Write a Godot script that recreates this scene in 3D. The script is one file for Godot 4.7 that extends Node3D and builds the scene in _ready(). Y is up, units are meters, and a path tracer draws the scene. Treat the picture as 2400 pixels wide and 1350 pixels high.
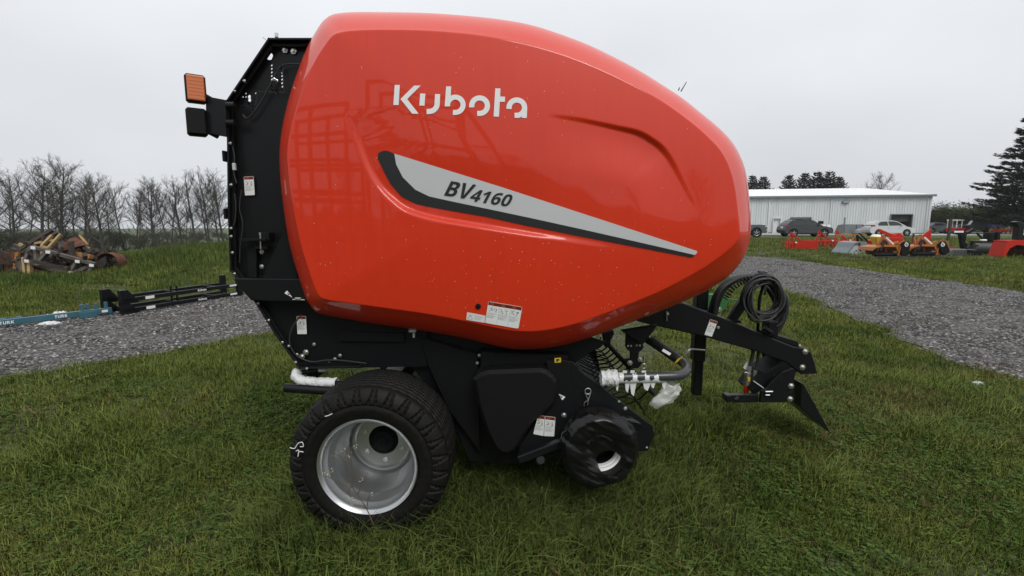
extends Node3D
# Field edge on a wet grey day: a parked round baler, gravel drives, implements, a steel building and bare trees.

class MB:
	# collects vertices in world metres; commit() turns them into one named mesh
	var v := PackedVector3Array()
	var n := PackedVector3Array()
	var u := PackedVector2Array()
	var c := PackedColorArray()
	var ix := PackedInt32Array()
	var col := Color(1, 1, 1)
	func vert(p: Vector3, nn: Vector3, uv := Vector2.ZERO) -> int:
		v.append(p); n.append(nn); u.append(uv); c.append(col)
		return v.size() - 1
	func face(a: int, b: int, d: int):
		var g := (v[d] - v[a]).cross(v[b] - v[a])
		if g.dot(n[a] + n[b] + n[d]) >= 0.0:
			ix.append(a); ix.append(b); ix.append(d)
		else:
			ix.append(a); ix.append(d); ix.append(b)
	func quad(a: Vector3, b: Vector3, d: Vector3, e: Vector3, nn := Vector3.ZERO, uvs := true):
		if nn == Vector3.ZERO: nn = (d - a).cross(b - a).normalized()
		var i := vert(a, nn, Vector2(0, 1)); vert(b, nn, Vector2(1, 1)); vert(d, nn, Vector2(1, 0)); vert(e, nn, Vector2(0, 0))
		face(i, i + 1, i + 2); face(i, i + 2, i + 3)
	func tri(a: Vector3, b: Vector3, d: Vector3, nn := Vector3.ZERO):
		if nn == Vector3.ZERO: nn = (d - a).cross(b - a).normalized()
		var i := vert(a, nn, Vector2(0, 0)); vert(b, nn, Vector2(1, 0)); vert(d, nn, Vector2(0.5, 1))
		face(i, i + 1, i + 2)
	func box(at: Vector3, s: Vector3, b := Basis()):
		for ax in 3:
			for sg in [-1.0, 1.0]:
				var nn := Vector3(); nn[ax] = sg
				var t1 := Vector3(); t1[(ax + 1) % 3] = 0.5 * s[(ax + 1) % 3]
				var t2 := Vector3(); t2[(ax + 2) % 3] = 0.5 * s[(ax + 2) % 3]
				var o: Vector3 = nn * 0.5 * s[ax]
				quad(at + b * (o - t1 - t2), at + b * (o + t1 - t2), at + b * (o + t1 + t2), at + b * (o - t1 + t2), (b * nn).normalized())
	func rbox(at: Vector3, s: Vector3, ch: float, b := Basis()):
		# box with chamfered edges
		var h := s * 0.5
		var idx := {}
		for sx in [-1, 1]:
			for sy in [-1, 1]:
				for sz in [-1, 1]:
					for ax in 3:
						var p := Vector3(sx * (h.x - ch), sy * (h.y - ch), sz * (h.z - ch))
						p[ax] = [sx, sy, sz][ax] * h[ax]
						idx[[sx, sy, sz, ax]] = at + b * p
		for ax in 3:
			var a1 := (ax + 1) % 3
			var a2 := (ax + 2) % 3
			for sg in [-1, 1]:
				var nn := Vector3(); nn[ax] = sg
				var k := []
				for pr in [[-1, -1], [1, -1], [1, 1], [-1, 1]]:
					var key := [0, 0, 0, ax]; key[ax] = sg; key[a1] = pr[0]; key[a2] = pr[1]
					k.append(idx[key])
				quad(k[0], k[1], k[2], k[3], (b * nn).normalized())
				for s2 in [-1, 1]:
					var n2 := nn; n2[a1] = s2
					var ka := [0, 0, 0, ax]; ka[ax] = sg; ka[a1] = s2; ka[a2] = -1
					var kb := ka.duplicate(); kb[3] = a1
					var kc := kb.duplicate(); kc[a2] = 1
					var kd := ka.duplicate(); kd[a2] = 1
					quad(idx[ka], idx[kb], idx[kc], idx[kd], (b * n2).normalized())
		for sx in [-1, 1]:
			for sy in [-1, 1]:
				for sz in [-1, 1]:
					tri(idx[[sx, sy, sz, 0]], idx[[sx, sy, sz, 1]], idx[[sx, sy, sz, 2]], (b * Vector3(sx, sy, sz)).normalized())
	func bar(a: Vector3, e: Vector3, w: float, h: float, up := Vector3.UP, ch := 0.0):
		var z := (e - a).normalized()
		if absf(z.dot(up)) > 0.95: up = Vector3.RIGHT
		var x := up.cross(z).normalized()
		var y := z.cross(x)
		var bb := Basis(x, y, z)
		if ch > 0.0: rbox((a + e) * 0.5, Vector3(w, h, a.distance_to(e)), ch, bb)
		else: box((a + e) * 0.5, Vector3(w, h, a.distance_to(e)), bb)
	func tube(path: PackedVector3Array, r0: float, r1 := -1.0, sides := 8, cap := true):
		if r1 < 0.0: r1 = r0
		var m := path.size()
		var fx := Vector3.ZERO
		var base := v.size()
		for i in m:
			var t := (path[mini(i + 1, m - 1)] - path[maxi(i - 1, 0)]).normalized()
			if fx == Vector3.ZERO:
				fx = t.cross(Vector3.UP if absf(t.y) < 0.9 else Vector3.RIGHT).normalized()
			fx = (fx - t * fx.dot(t)).normalized()
			var fy := t.cross(fx)
			var r := lerpf(r0, r1, float(i) / (m - 1))
			for k in sides:
				var a := TAU * k / sides
				var d := fx * cos(a) + fy * sin(a)
				vert(path[i] + d * r, d, Vector2(float(k) / sides, float(i) / (m - 1)))
		for i in m - 1:
			for k in sides:
				var a := base + i * sides + k
				var b := base + i * sides + (k + 1) % sides
				face(a, b, b + sides); face(a, b + sides, a + sides)
		if cap:
			for e in [0, m - 1]:
				var t2 := (path[1] - path[0] if e == 0 else path[m - 1] - path[m - 2]).normalized() * (-1.0 if e == 0 else 1.0)
				var ci := vert(path[e], t2)
				var ring := []
				for k in sides: ring.append(vert(v[base + e * sides + k], t2))
				for k in sides: face(ci, ring[k], ring[(k + 1) % sides])
	func lathe(prof: Array, at: Vector3, axis: Vector3, segs := 48, a0 := 0.0, a1 := TAU):
		# prof: Vector2(radius, distance along the axis); the normal lies to the left of the profile's run
		var z := axis.normalized()
		var x := z.cross(Vector3.UP if absf(z.y) < 0.9 else Vector3.RIGHT).normalized()
		var y := z.cross(x)
		var seg := []
		for i in prof.size() - 1:
			var d: Vector2 = (prof[i + 1] - prof[i]).normalized()
			seg.append(Vector2(-d.y, d.x))
		for i in prof.size() - 1:
			var na: Vector2 = seg[i]
			var nb: Vector2 = seg[i]
			if i > 0 and seg[i].dot(seg[i - 1]) > 0.86: na = (seg[i] + seg[i - 1]).normalized()
			if i < seg.size() - 1 and seg[i].dot(seg[i + 1]) > 0.86: nb = (seg[i] + seg[i + 1]).normalized()
			var base := v.size()
			for k in segs + 1:
				var a := lerpf(a0, a1, float(k) / segs)
				var rd := x * cos(a) + y * sin(a)
				vert(at + rd * prof[i].x + z * prof[i].y, rd * na.x + z * na.y, Vector2(float(k) / segs, 0))
				vert(at + rd * prof[i + 1].x + z * prof[i + 1].y, rd * nb.x + z * nb.y, Vector2(float(k) / segs, 1))
			for k in segs:
				var b := base + 2 * k
				face(b, b + 1, b + 3); face(b, b + 3, b + 2)
	func cyl(a: Vector3, e: Vector3, r: float, segs := 12, ch := 0.0):
		var l := a.distance_to(e)
		if ch > 0.0: lathe([Vector2(0, l), Vector2(r - ch, l), Vector2(r, l - ch), Vector2(r, ch), Vector2(r - ch, 0), Vector2(0, 0)], a, e - a, segs)
		else: lathe([Vector2(0, l), Vector2(r, l), Vector2(r, 0), Vector2(0, 0)], a, e - a, segs)
	func prism(poly: PackedVector2Array, z0: float, z1: float, ch := 0.0):
		# outline in x and y, front at z0 (towards +z), back at z1
		if Geometry2D.is_polygon_clockwise(poly): poly.reverse()
		var m := poly.size()
		var inner := PackedVector2Array()
		for i in m:
			var e1 := (poly[i] - poly[(i + m - 1) % m]).normalized()
			var e2 := (poly[(i + 1) % m] - poly[i]).normalized()
			var mm := (Vector2(-e1.y, e1.x) + Vector2(-e2.y, e2.x))
			mm = mm.normalized() / maxf(0.5, mm.length() * 0.5)
			inner.append(poly[i] + mm * ch)
		var tr := Geometry2D.triangulate_polygon(inner)
		for side in 2:
			var zz := z0 if side == 0 else z1
			var nn := Vector3(0, 0, 1 if side == 0 else -1)
			var b := v.size()
			for p in inner: vert(Vector3(p.x, p.y, zz), nn, p)
			for t in range(0, tr.size(), 3): face(b + tr[t], b + tr[t + 1], b + tr[t + 2])
		for i in m:
			var j := (i + 1) % m
			var e := (poly[j] - poly[i]).normalized()
			var o := Vector3(e.y, -e.x, 0)
			quad(Vector3(poly[i].x, poly[i].y, z0 - ch), Vector3(poly[j].x, poly[j].y, z0 - ch), Vector3(poly[j].x, poly[j].y, z1 + ch), Vector3(poly[i].x, poly[i].y, z1 + ch), o)
			if ch > 0.0:
				quad(Vector3(inner[i].x, inner[i].y, z0), Vector3(inner[j].x, inner[j].y, z0), Vector3(poly[j].x, poly[j].y, z0 - ch), Vector3(poly[i].x, poly[i].y, z0 - ch), (o + Vector3(0, 0, 1)).normalized())
				quad(Vector3(inner[i].x, inner[i].y, z1), Vector3(inner[j].x, inner[j].y, z1), Vector3(poly[j].x, poly[j].y, z1 + ch), Vector3(poly[i].x, poly[i].y, z1 + ch), (o - Vector3(0, 0, 1)).normalized())
	func ball(at: Vector3, r: Vector3, segs := 10, rings := 6):
		var base := v.size()
		for i in rings + 1:
			var t := PI * i / rings
			for k in segs + 1:
				var a := TAU * k / segs
				var d := Vector3(sin(t) * cos(a), cos(t), sin(t) * sin(a))
				vert(at + d * r, (d / r).normalized(), Vector2(float(k) / segs, float(i) / rings))
		for i in rings:
			for k in segs:
				var q := base + i * (segs + 1) + k
				face(q, q + 1, q + segs + 2); face(q, q + segs + 2, q + segs + 1)
	func grid(p: Array, smooth := true, closed := false):
		# p: rows of PackedVector3Array; normals from the neighbours, to the side of (next row - row) x (next column - column)
		var rows := p.size()
		var cols: int = p[0].size()
		var base := v.size()
		for i in rows:
			for k in cols:
				var kp := (k + 1) % cols if closed else mini(k + 1, cols - 1)
				var km := (k + cols - 1) % cols if closed else maxi(k - 1, 0)
				var du: Vector3 = p[i][kp] - p[i][km]
				var dv: Vector3 = p[mini(i + 1, rows - 1)][k] - p[maxi(i - 1, 0)][k]
				vert(p[i][k], dv.cross(du).normalized(), Vector2(float(k) / (cols - 1), float(i) / (rows - 1)))
		for i in rows - 1:
			for k in (cols if closed else cols - 1):
				var a := base + i * cols + k
				var b := base + i * cols + (k + 1) % cols
				face(a, b, b + cols); face(a, b + cols, a + cols)

func v2(a: Array) -> PackedVector2Array:
	var r := PackedVector2Array()
	for i in range(0, a.size(), 2): r.append(Vector2(a[i], a[i + 1]))
	return r

func v3(a: Array) -> PackedVector3Array:
	var r := PackedVector3Array()
	for i in range(0, a.size(), 3): r.append(Vector3(a[i], a[i + 1], a[i + 2]))
	return r

func spline(p: PackedVector3Array, per := 6) -> PackedVector3Array:
	var r := PackedVector3Array()
	var m := p.size()
	for i in m - 1:
		for k in per:
			r.append(p[i].cubic_interpolate(p[i + 1], p[maxi(i - 1, 0)], p[mini(i + 2, m - 1)], float(k) / per))
	r.append(p[m - 1])
	return r

func loop2(p: PackedVector2Array, per := 8) -> PackedVector2Array:
	var r := PackedVector2Array()
	var m := p.size()
	for i in m:
		for k in per:
			r.append(p[i].cubic_interpolate(p[(i + 1) % m], p[(i + m - 1) % m], p[(i + 2) % m], float(k) / per))
	return r

func wpos(o: Node3D) -> Vector3:
	var s := Vector3.ZERO
	var q: Node = o
	while q != self and q != null:
		s += q.position
		q = q.get_parent()
	return s

func mesh_of(m: MB, off: Vector3, colored := false) -> ArrayMesh:
	var a := []
	a.resize(Mesh.ARRAY_MAX)
	var vv := PackedVector3Array(m.v)
	for i in vv.size(): vv[i] -= off
	a[Mesh.ARRAY_VERTEX] = vv
	a[Mesh.ARRAY_NORMAL] = m.n
	a[Mesh.ARRAY_TEX_UV] = m.u
	if colored: a[Mesh.ARRAY_COLOR] = m.c
	a[Mesh.ARRAY_INDEX] = m.ix
	var am := ArrayMesh.new()
	am.add_surface_from_arrays(Mesh.PRIMITIVE_TRIANGLES, a)
	return am

func put(m: MB, called: String, mat: Material, parent: Node3D = self, colored := false) -> MeshInstance3D:
	# commits a collected shape as one mesh whose origin is its own centre (its foot for top-level things)
	var o := MeshInstance3D.new()
	o.name = called
	var lo := m.v[0]
	var hi := m.v[0]
	for p in m.v:
		lo = lo.min(p); hi = hi.max(p)
	var mid := (lo + hi) * 0.5
	if parent == self: mid.y = lo.y
	o.mesh = mesh_of(m, mid, colored)
	o.mesh.surface_set_material(0, mat)
	parent.add_child(o, true)
	o.position = mid - (Vector3.ZERO if parent == self else wpos(parent))
	return o

var taken := {}
func numbered(called: String) -> String:
	taken[called] = taken.get(called, 0) + 1
	return called if taken[called] == 1 else "%s_%03d" % [called, taken[called] - 1]

func thing(called: String, label: String, category: String, at := Vector3.ZERO, group := "") -> Node3D:
	var o := Node3D.new()
	o.name = numbered(called)
	add_child(o)
	o.position = at
	tag(o, label, category, group)
	return o

func tag(o: Node, label: String, category := "", group := "", kind := ""):
	o.set_meta("label", label)
	if category: o.set_meta("category", category)
	if group: o.set_meta("group", group)
	if kind: o.set_meta("kind", kind)

func copy(src: Node3D, at: Vector3, turn: float, size: float, label: String, group := "") -> Node3D:
	var o: Node3D = src.duplicate()
	o.name = numbered(String(src.get_meta("base_name")))
	add_child(o)
	o.position = at
	o.rotation.y = turn
	o.scale = Vector3.ONE * size
	tag(o, label, src.get_meta("category"), group)
	return o

func paint(r: float, g: float, b: float, rough := 0.6, metal := 0.0) -> StandardMaterial3D:
	# base colour given as linear reflectance
	var m := StandardMaterial3D.new()
	m.albedo_color = Color(r, g, b).linear_to_srgb()
	m.roughness = rough
	m.metallic = metal
	return m

func noise_image(size: int, freq: float, sd: int, lo: Color, hi: Color, octaves := 4, pw := 1.0, sx := 1.0) -> ImageTexture:
	var fn := FastNoiseLite.new()
	fn.seed = sd
	fn.frequency = freq
	fn.noise_type = FastNoiseLite.TYPE_SIMPLEX_SMOOTH
	fn.fractal_octaves = octaves
	var im := fn.get_seamless_image(size, size)
	im.convert(Image.FORMAT_L8)
	var out := Image.create(size, size, false, Image.FORMAT_RGB8)
	for y in size:
		for x in size:
			out.set_pixel(x, y, lo.lerp(hi, pow(im.get_pixel(x, y).r, pw)))
	return ImageTexture.create_from_image(out)

func ss(a: float, b: float, x: float) -> float:
	var t := clampf((x - a) / (b - a), 0.0, 1.0)
	return t * t * (3.0 - 2.0 * t)

const CENTER_Z := -3.87   # the baler's centre plane
var rng := RandomNumberGenerator.new()
var M := {}
var hn := FastNoiseLite.new()
var pn := FastNoiseLite.new()
var LA := Vector2(-8.6788,-8.1143)
var LB := Vector2(-6.624,-11.8977)
var road_left: PackedVector2Array
var road_right: PackedVector2Array
var prof_t := 0

func stage(s: String):
	var t := Time.get_ticks_msec()
	print("%s at %d ms" % [s, t])

func _ready():
	view_and_light()
	materials()
	hn.seed = 5; hn.frequency = 0.5; hn.fractal_octaves = 3
	pn.seed = 9; pn.frequency = 0.35; pn.fractal_octaves = 4
	land()
	stage("land")
	steel_building()
	baler()
	stage("baler")
	yard_frames()
	scrap_heap()
	stage("scrap")
	vehicles()
	implements()
	stage("implements")
	woods()
	stage("woods")
	behind_viewer()
	grass()
	stage("grass")

func view_and_light():
	var cam := Camera3D.new()
	cam.name = "camera"
	cam.fov = 61.14
	cam.near = 0.05
	cam.far = 2000.0
	add_child(cam)
	cam.position = Vector3(0, 1.9, 0)
	cam.rotation_degrees.x = -7.48
	cam.current = true
	var env := Environment.new()
	env.tonemap_mode = Environment.TONE_MAPPER_LINEAR
	env.tonemap_exposure = 1.1
	env.background_mode = Environment.BG_SKY
	env.sdfgi_enabled = true
	env.ssao_enabled = true
	env.ssil_enabled = true
	env.fog_enabled = true
	env.fog_density = 0.0003
	env.fog_light_color = Color(0.82, 0.84, 0.86)
	var sky := Sky.new()
	var pm := PanoramaSkyMaterial.new()
	var im := Image.create(512, 256, false, Image.FORMAT_RGBF)
	var cn := FastNoiseLite.new()
	cn.seed = 21; cn.frequency = 1.3; cn.fractal_octaves = 5
	for y in 256:
		var e := PI * (0.5 - (y + 0.5) / 256.0)
		var se := maxf(0.0, sin(e))
		var base := 0.635 * (1.0 + 0.75 * se)
		for x in 512:
			var a := TAU * x / 512.0
			var d := Vector3(cos(a) * cos(e), sin(e) * 2.2, sin(a) * cos(e))
			var k := base * (1.0 + 0.11 * cn.get_noise_3dv(d * 1.1))
			im.set_pixel(x, y, Color(k * 0.962, k * 0.99, k * 1.035))
	pm.panorama = ImageTexture.create_from_image(im)
	sky.sky_material = pm
	env.sky = sky
	var we := WorldEnvironment.new()
	we.name = "world_environment"
	we.environment = env
	add_child(we)
	var sun := DirectionalLight3D.new()
	sun.name = "sun"
	sun.light_energy = 0.45
	sun.light_angular_distance = 24.0
	sun.light_color = Color(1.0, 0.985, 0.96)
	sun.shadow_enabled = true
	add_child(sun)
	sun.rotation_degrees = Vector3(-46, 22, 0)

func materials():
	M.red = paint(0.62, 0.034, 0.009, 0.42)
	M.red.clearcoat_enabled = true
	M.red.metallic_specular = 0.3
	M.red.clearcoat = 0.62
	M.red.clearcoat_roughness = 0.03
	var st := noise_image(512, 0.02, 4, Color(0.97, 0.97, 0.97), Color(1, 1, 1), 5, 0.8)
	M.red.albedo_texture = st
	M.red.uv1_triplanar = true
	M.red.uv1_world_triplanar = true
	M.red.uv1_scale = Vector3(1.7, 0.13, 1.7)
	M.black = paint(0.008, 0.0085, 0.0095, 0.36)
	M.black.clearcoat_enabled = true
	M.black.clearcoat = 0.15
	M.black.clearcoat_roughness = 0.2
	M.black_matt = paint(0.006, 0.0062, 0.007, 0.6)
	M.black_plastic = paint(0.007, 0.0075, 0.0075, 0.5)
	M.rubber = paint(0.011, 0.0108, 0.0105, 0.55)
	M.rubber.albedo_color = Color.WHITE
	M.rubber.albedo_texture = noise_image(256, 0.018, 19, Color(0.07, 0.07, 0.07), Color(0.14, 0.122, 0.105), 5, 2.0)
	M.rubber.heightmap_enabled = true
	M.rubber.heightmap_texture = noise_image(256, 0.03, 8, Color.BLACK, Color.WHITE, 4)
	M.rubber.heightmap_scale = 0.15
	M.rubber.uv1_triplanar = true
	M.rubber.uv1_scale = Vector3(4, 4, 4)
	M.rim = paint(0.46, 0.47, 0.475, 0.32, 0.88)
	for k in ["black", "black_matt", "black_plastic", "rubber"]: M[k].metallic_specular = 0.28
	M.steel = paint(0.62, 0.62, 0.6, 0.28, 0.9)
	M.white = paint(0.72, 0.72, 0.71, 0.5)
	M.decal_white = paint(0.8, 0.8, 0.8, 0.35)
	M.silver = paint(0.52, 0.53, 0.54, 0.32, 0.15)
	M.decal_black = paint(0.012, 0.012, 0.013, 0.3)
	M.amber = paint(0.55, 0.12, 0.008, 0.2)
	M.amber.clearcoat_enabled = true
	M.hose = paint(0.02, 0.02, 0.021, 0.5)
	M.film_black = paint(0.006, 0.006, 0.0065, 0.24)
	M.film_black.metallic_specular = 0.4
	M.film_white = paint(0.72, 0.73, 0.73, 0.3)
	M.film_white.backlight_enabled = true
	M.film_white.backlight = Color(0.5, 0.5, 0.5)
	M.film_clear = paint(0.62, 0.63, 0.6, 0.25)
	M.film_clear.transparency = BaseMaterial3D.TRANSPARENCY_ALPHA
	M.film_clear.albedo_color.a = 0.55
	M.yellow = paint(0.62, 0.42, 0.02, 0.45)
	M.sticker_red = paint(0.35, 0.03, 0.012, 0.4)
	M.green_paint = paint(0.02, 0.11, 0.03, 0.4)
	M.teal = paint(0.035, 0.11, 0.14, 0.45)
	M.leaf = StandardMaterial3D.new()
	M.leaf.vertex_color_use_as_albedo = true
	M.leaf.roughness = 0.8
	M.leaf.metallic_specular = 0.2
	M.leaf.backlight_enabled = true
	M.leaf.backlight = Color(0.35, 0.4, 0.2)
	M.bark = paint(0.036, 0.031, 0.026, 0.9)
	M.twig = paint(0.044, 0.036, 0.03, 0.9)
	M.grey_wood = wood(Color(0.23, 0.21, 0.195), Color(0.38, 0.35, 0.32), 31)
	M.dark_wood = wood(Color(0.15, 0.125, 0.11), Color(0.3, 0.255, 0.22), 32)
	M.pale_wood = wood(Color(0.52, 0.44, 0.29), Color(0.68, 0.59, 0.41), 33)
	M.orange_wood = wood(Color(0.5, 0.34, 0.17), Color(0.7, 0.5, 0.27), 34)
	M.rust = StandardMaterial3D.new()
	M.rust.albedo_texture = noise_image(256, 0.02, 12, Color(0.2, 0.11, 0.07), Color(0.47, 0.27, 0.16), 5)
	M.rust.uv1_triplanar = true
	M.rust.roughness = 0.9

func wood(a: Color, b: Color, sd: int) -> StandardMaterial3D:
	var m := StandardMaterial3D.new()
	m.albedo_texture = noise_image(256, 0.015, sd, a, b, 5)
	m.uv1_triplanar = true
	m.uv1_scale = Vector3(0.6, 3.0, 3.0)
	m.roughness = 0.85
	return m

func height(x: float, z: float) -> float:
	var d := -z
	if d < 0.5: return 0.012 * hn.get_noise_2d(x * 2.0, z * 2.0)
	var h := 0.2 * ss(2.6, 4.8, d)
	var k := x / d
	var t := (LB - LA).normalized()
	var u := (Vector2(x, z) - LA).dot(Vector2(t.y, -t.x))
	var wl := 1.0 - ss(-0.4, 0.0, k)
	if wl > 0.0:
		h += wl * (lerpf(0.2, 0.62, ss(-1.0, -0.6, k)) * ss(0.8, 8.0, u) * (1.0 - ss(10.0, 19.0, u)) - 2.7 * ss(14.0, 78.0, u))
	h += 0.5 * ss(14.0, 45.0, d) * ss(0.0, 0.4, k)
	return h + 0.018 * hn.get_noise_2d(x * 2.0, z * 2.0) * (1.0 - ss(20.0, 60.0, d))

func on_land(p: Vector2, up := 0.0) -> Vector3:
	return Vector3(p.x, height(p.x, p.y) + up, p.y)

func in_road(p: Vector2) -> bool:
	return Geometry2D.is_point_in_polygon(p, road_left) or Geometry2D.is_point_in_polygon(p, road_right)

func draped(poly: PackedVector2Array, cell: float, up: Callable) -> MB:
	# a flat outline cut into small cells, each corner lifted by up(point)
	var m := MB.new()
	var lo := poly[0]
	var hi := poly[0]
	for p in poly:
		lo = lo.min(p); hi = hi.max(p)
	var nx := int(ceil((hi.x - lo.x) / cell))
	var ny := int(ceil((hi.y - lo.y) / cell))
	for i in nx:
		for j in ny:
			var a := lo + Vector2(i, j) * cell
			var sq := PackedVector2Array([a, a + Vector2(cell, 0), a + Vector2(cell, cell), a + Vector2(0, cell)])
			for piece in Geometry2D.intersect_polygons(sq, poly):
				var tr := Geometry2D.triangulate_polygon(piece)
				if tr.is_empty(): continue
				var b := m.v.size()
				for p in piece:
					var q: Array = up.call(p)
					m.vert(q[0], q[1], p)
				for k in range(0, tr.size(), 3): m.face(b + tr[k], b + tr[k + 1], b + tr[k + 2])
	return m

func ragged(p: PackedVector2Array, amount: float, sd: int) -> PackedVector2Array:
	var r := PackedVector2Array()
	var fn := FastNoiseLite.new()
	fn.seed = sd; fn.frequency = 0.6; fn.fractal_octaves = 4
	for i in p.size():
		var a := p[i]
		var b := p[(i + 1) % p.size()]
		var k := maxi(1, int(a.distance_to(b) / 0.25))
		if a.distance_to(b) > 60.0: k = 1
		for j in k:
			var q := a.lerp(b, float(j) / k)
			r.append(q + Vector2(fn.get_noise_2dv(q), fn.get_noise_2dv(q + Vector2(50, 9))) * amount)
	return r

func land():
	road_left = PackedVector2Array([Vector2(-13.5, -1.0), LA + (LA - LB) * 1.2, LA, Vector2(-7.7678,-9.5102), LB, Vector2(-5.273,-13.5921), Vector2(1.0, -22.0), Vector2(9.0, -22.0), Vector2(3.0, -13.0), Vector2(-3.1822,-8.1143), Vector2(-3.7946,-7.319), Vector2(-4.7953,-6.1309), Vector2(-5.2476,-5.5382), Vector2(-5.7301,-5.2815), Vector2(-8.5, -1.5)])
	road_right = PackedVector2Array([Vector2(5.6, -1.0), Vector2(5.4565,-5.0187), Vector2(5.4766,-6.0903), Vector2(5.8675,-7.377), Vector2(6.5252,-9.8066), Vector2(7.0061,-12.2025), Vector2(7.0, -14.5), Vector2(5.0, -20.0), Vector2(11.2448,-23.8024), Vector2(11.9737,-23.8024), Vector2(12.8259,-20.9125), Vector2(12.9035,-16.3114), Vector2(12.7738,-12.0482), Vector2(13.8, -1.0)])
	road_left = ragged(road_left, 0.28, 3)
	road_right = ragged(road_right, 0.22, 4)
	# ground sheet, rings around the viewer out to the horizon
	var g := MB.new()
	var nr := 150
	var na := 300
	var rad := []
	for i in nr: rad.append(0.25 * pow(2400.0, float(i) / (nr - 1)))
	var rows := []
	for i in nr:
		var row := PackedVector3Array()
		for k in na:
			var a := TAU * k / na
			var x: float = rad[i] * sin(a)
			var z: float = -rad[i] * cos(a)
			row.append(Vector3(x, height(x, z), z))
		rows.append(row)
	g.grid(rows, true, true)
	var ci := g.vert(Vector3(0, height(0, 0), 0), Vector3.UP)
	for k in na: g.face(ci, k, (k + 1) % na)
	for i in g.n.size():
		if g.n[i].y < 0.0: g.n[i] = -g.n[i]
	for i in g.v.size():
		var p := g.v[i]
		var q := pn.get_noise_2d(p.x, p.z)
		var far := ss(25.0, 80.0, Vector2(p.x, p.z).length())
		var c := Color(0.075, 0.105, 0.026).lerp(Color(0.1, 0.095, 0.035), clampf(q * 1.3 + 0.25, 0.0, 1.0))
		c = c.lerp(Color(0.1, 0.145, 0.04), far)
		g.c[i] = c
	# winding was settled before the normals were turned up, so run it again
	var ix := g.ix.duplicate()
	g.ix = PackedInt32Array()
	for k in range(0, ix.size(), 3): g.face(ix[k], ix[k + 1], ix[k + 2])
	M.ground = StandardMaterial3D.new()
	M.ground.vertex_color_use_as_albedo = true
	M.ground.roughness = 0.95
	M.ground.albedo_texture = noise_image(512, 0.03, 77, Color(0.5, 0.5, 0.45), Color(1, 1, 1), 6)
	M.ground.uv1_triplanar = true
	M.ground.uv1_world_triplanar = true
	M.ground.uv1_scale = Vector3(0.45, 0.45, 0.45)
	M.ground.heightmap_enabled = true
	M.ground.heightmap_texture = noise_image(512, 0.05, 78, Color.BLACK, Color.WHITE, 5)
	M.ground.heightmap_scale = 3.0
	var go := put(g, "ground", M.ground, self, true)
	tag(go, "mown grass ground sheet running to the field edge", "", "", "structure")
	M.gravel = StandardMaterial3D.new()
	M.gravel.albedo_texture = gravel_image()
	M.gravel.roughness = 0.9
	M.gravel.uv1_triplanar = true
	M.gravel.uv1_world_triplanar = true
	M.gravel.uv1_scale = Vector3(0.5, 0.5, 0.5)
	M.gravel.heightmap_enabled = true
	M.gravel.heightmap_texture = M.gravel.albedo_texture
	M.gravel.heightmap_scale = 2.0
	var up := func(p: Vector2): return [Vector3(p.x, height(p.x, p.y) + 0.012, p.y), Vector3.UP]
	var rl := put(draped(road_left, 0.7, up), "gravel_drive", M.gravel)
	tag(rl, "grey gravel drive passing behind the baler on the left", "", "", "structure")
	var rr := put(draped(road_right, 0.9, func(p: Vector2): return [Vector3(p.x, height(p.x, p.y) + 0.016, p.y), Vector3.UP]), "gravel_drive", M.gravel)
	rr.name = "gravel_drive_001"
	tag(rr, "dark gravel drive running towards the building on the right", "", "", "structure")
	stones()

func gravel_image() -> ImageTexture:
	var fn := FastNoiseLite.new()
	fn.noise_type = FastNoiseLite.TYPE_CELLULAR
	fn.cellular_return_type = FastNoiseLite.RETURN_CELL_VALUE
	fn.frequency = 0.11
	fn.seed = 3
	fn.fractal_type = FastNoiseLite.FRACTAL_NONE
	var a := fn.get_seamless_image(512, 512)
	var im := Image.create(512, 512, false, Image.FORMAT_RGB8)
	for y in 512:
		for x in 512:
			var q := a.get_pixel(x, y).r
			im.set_pixel(x, y, Color(0.17, 0.16, 0.158).lerp(Color(0.5, 0.48, 0.465), q * q))
	return ImageTexture.create_from_image(im)

func spread(called: String, mesh: Mesh, xf: Array, cols: PackedColorArray, label: String) -> MultiMeshInstance3D:
	var mm := MultiMesh.new()
	mm.transform_format = MultiMesh.TRANSFORM_3D
	mm.use_colors = true
	mm.mesh = mesh
	mm.instance_count = xf.size()
	for i in xf.size():
		mm.set_instance_transform(i, xf[i])
		mm.set_instance_color(i, cols[i])
	var o := MultiMeshInstance3D.new()
	o.name = called
	o.multimesh = mm
	add_child(o)
	tag(o, label, "", "", "stuff")
	return o

func pebble(sd: int) -> Mesh:
	var r := RandomNumberGenerator.new()
	r.seed = sd
	var m := MB.new()
	var top := Vector3(r.randf_range(-0.2, 0.2), 0.55, r.randf_range(-0.2, 0.2))
	var ring := []
	for k in 6:
		var a := TAU * k / 6.0
		ring.append(Vector3(cos(a) * r.randf_range(0.75, 1.2), r.randf_range(0.0, 0.3), sin(a) * r.randf_range(0.7, 1.1)))
	for k in 6:
		m.tri(top, ring[k], ring[(k + 1) % 6], ((top + ring[k] + ring[(k + 1) % 6]) / 3.0 + Vector3(0, 0.1, 0)).normalized())
		var lo: Vector3 = ring[k] - Vector3(0, 0.7, 0)
		var lo2: Vector3 = ring[(k + 1) % 6] - Vector3(0, 0.7, 0)
		m.quad(ring[k], ring[(k + 1) % 6], lo2, lo, Vector3(ring[k].x, 0, ring[k].z).normalized())
	var am := mesh_of(m, Vector3.ZERO)
	am.surface_set_material(0, M.pebble)
	return am

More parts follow.
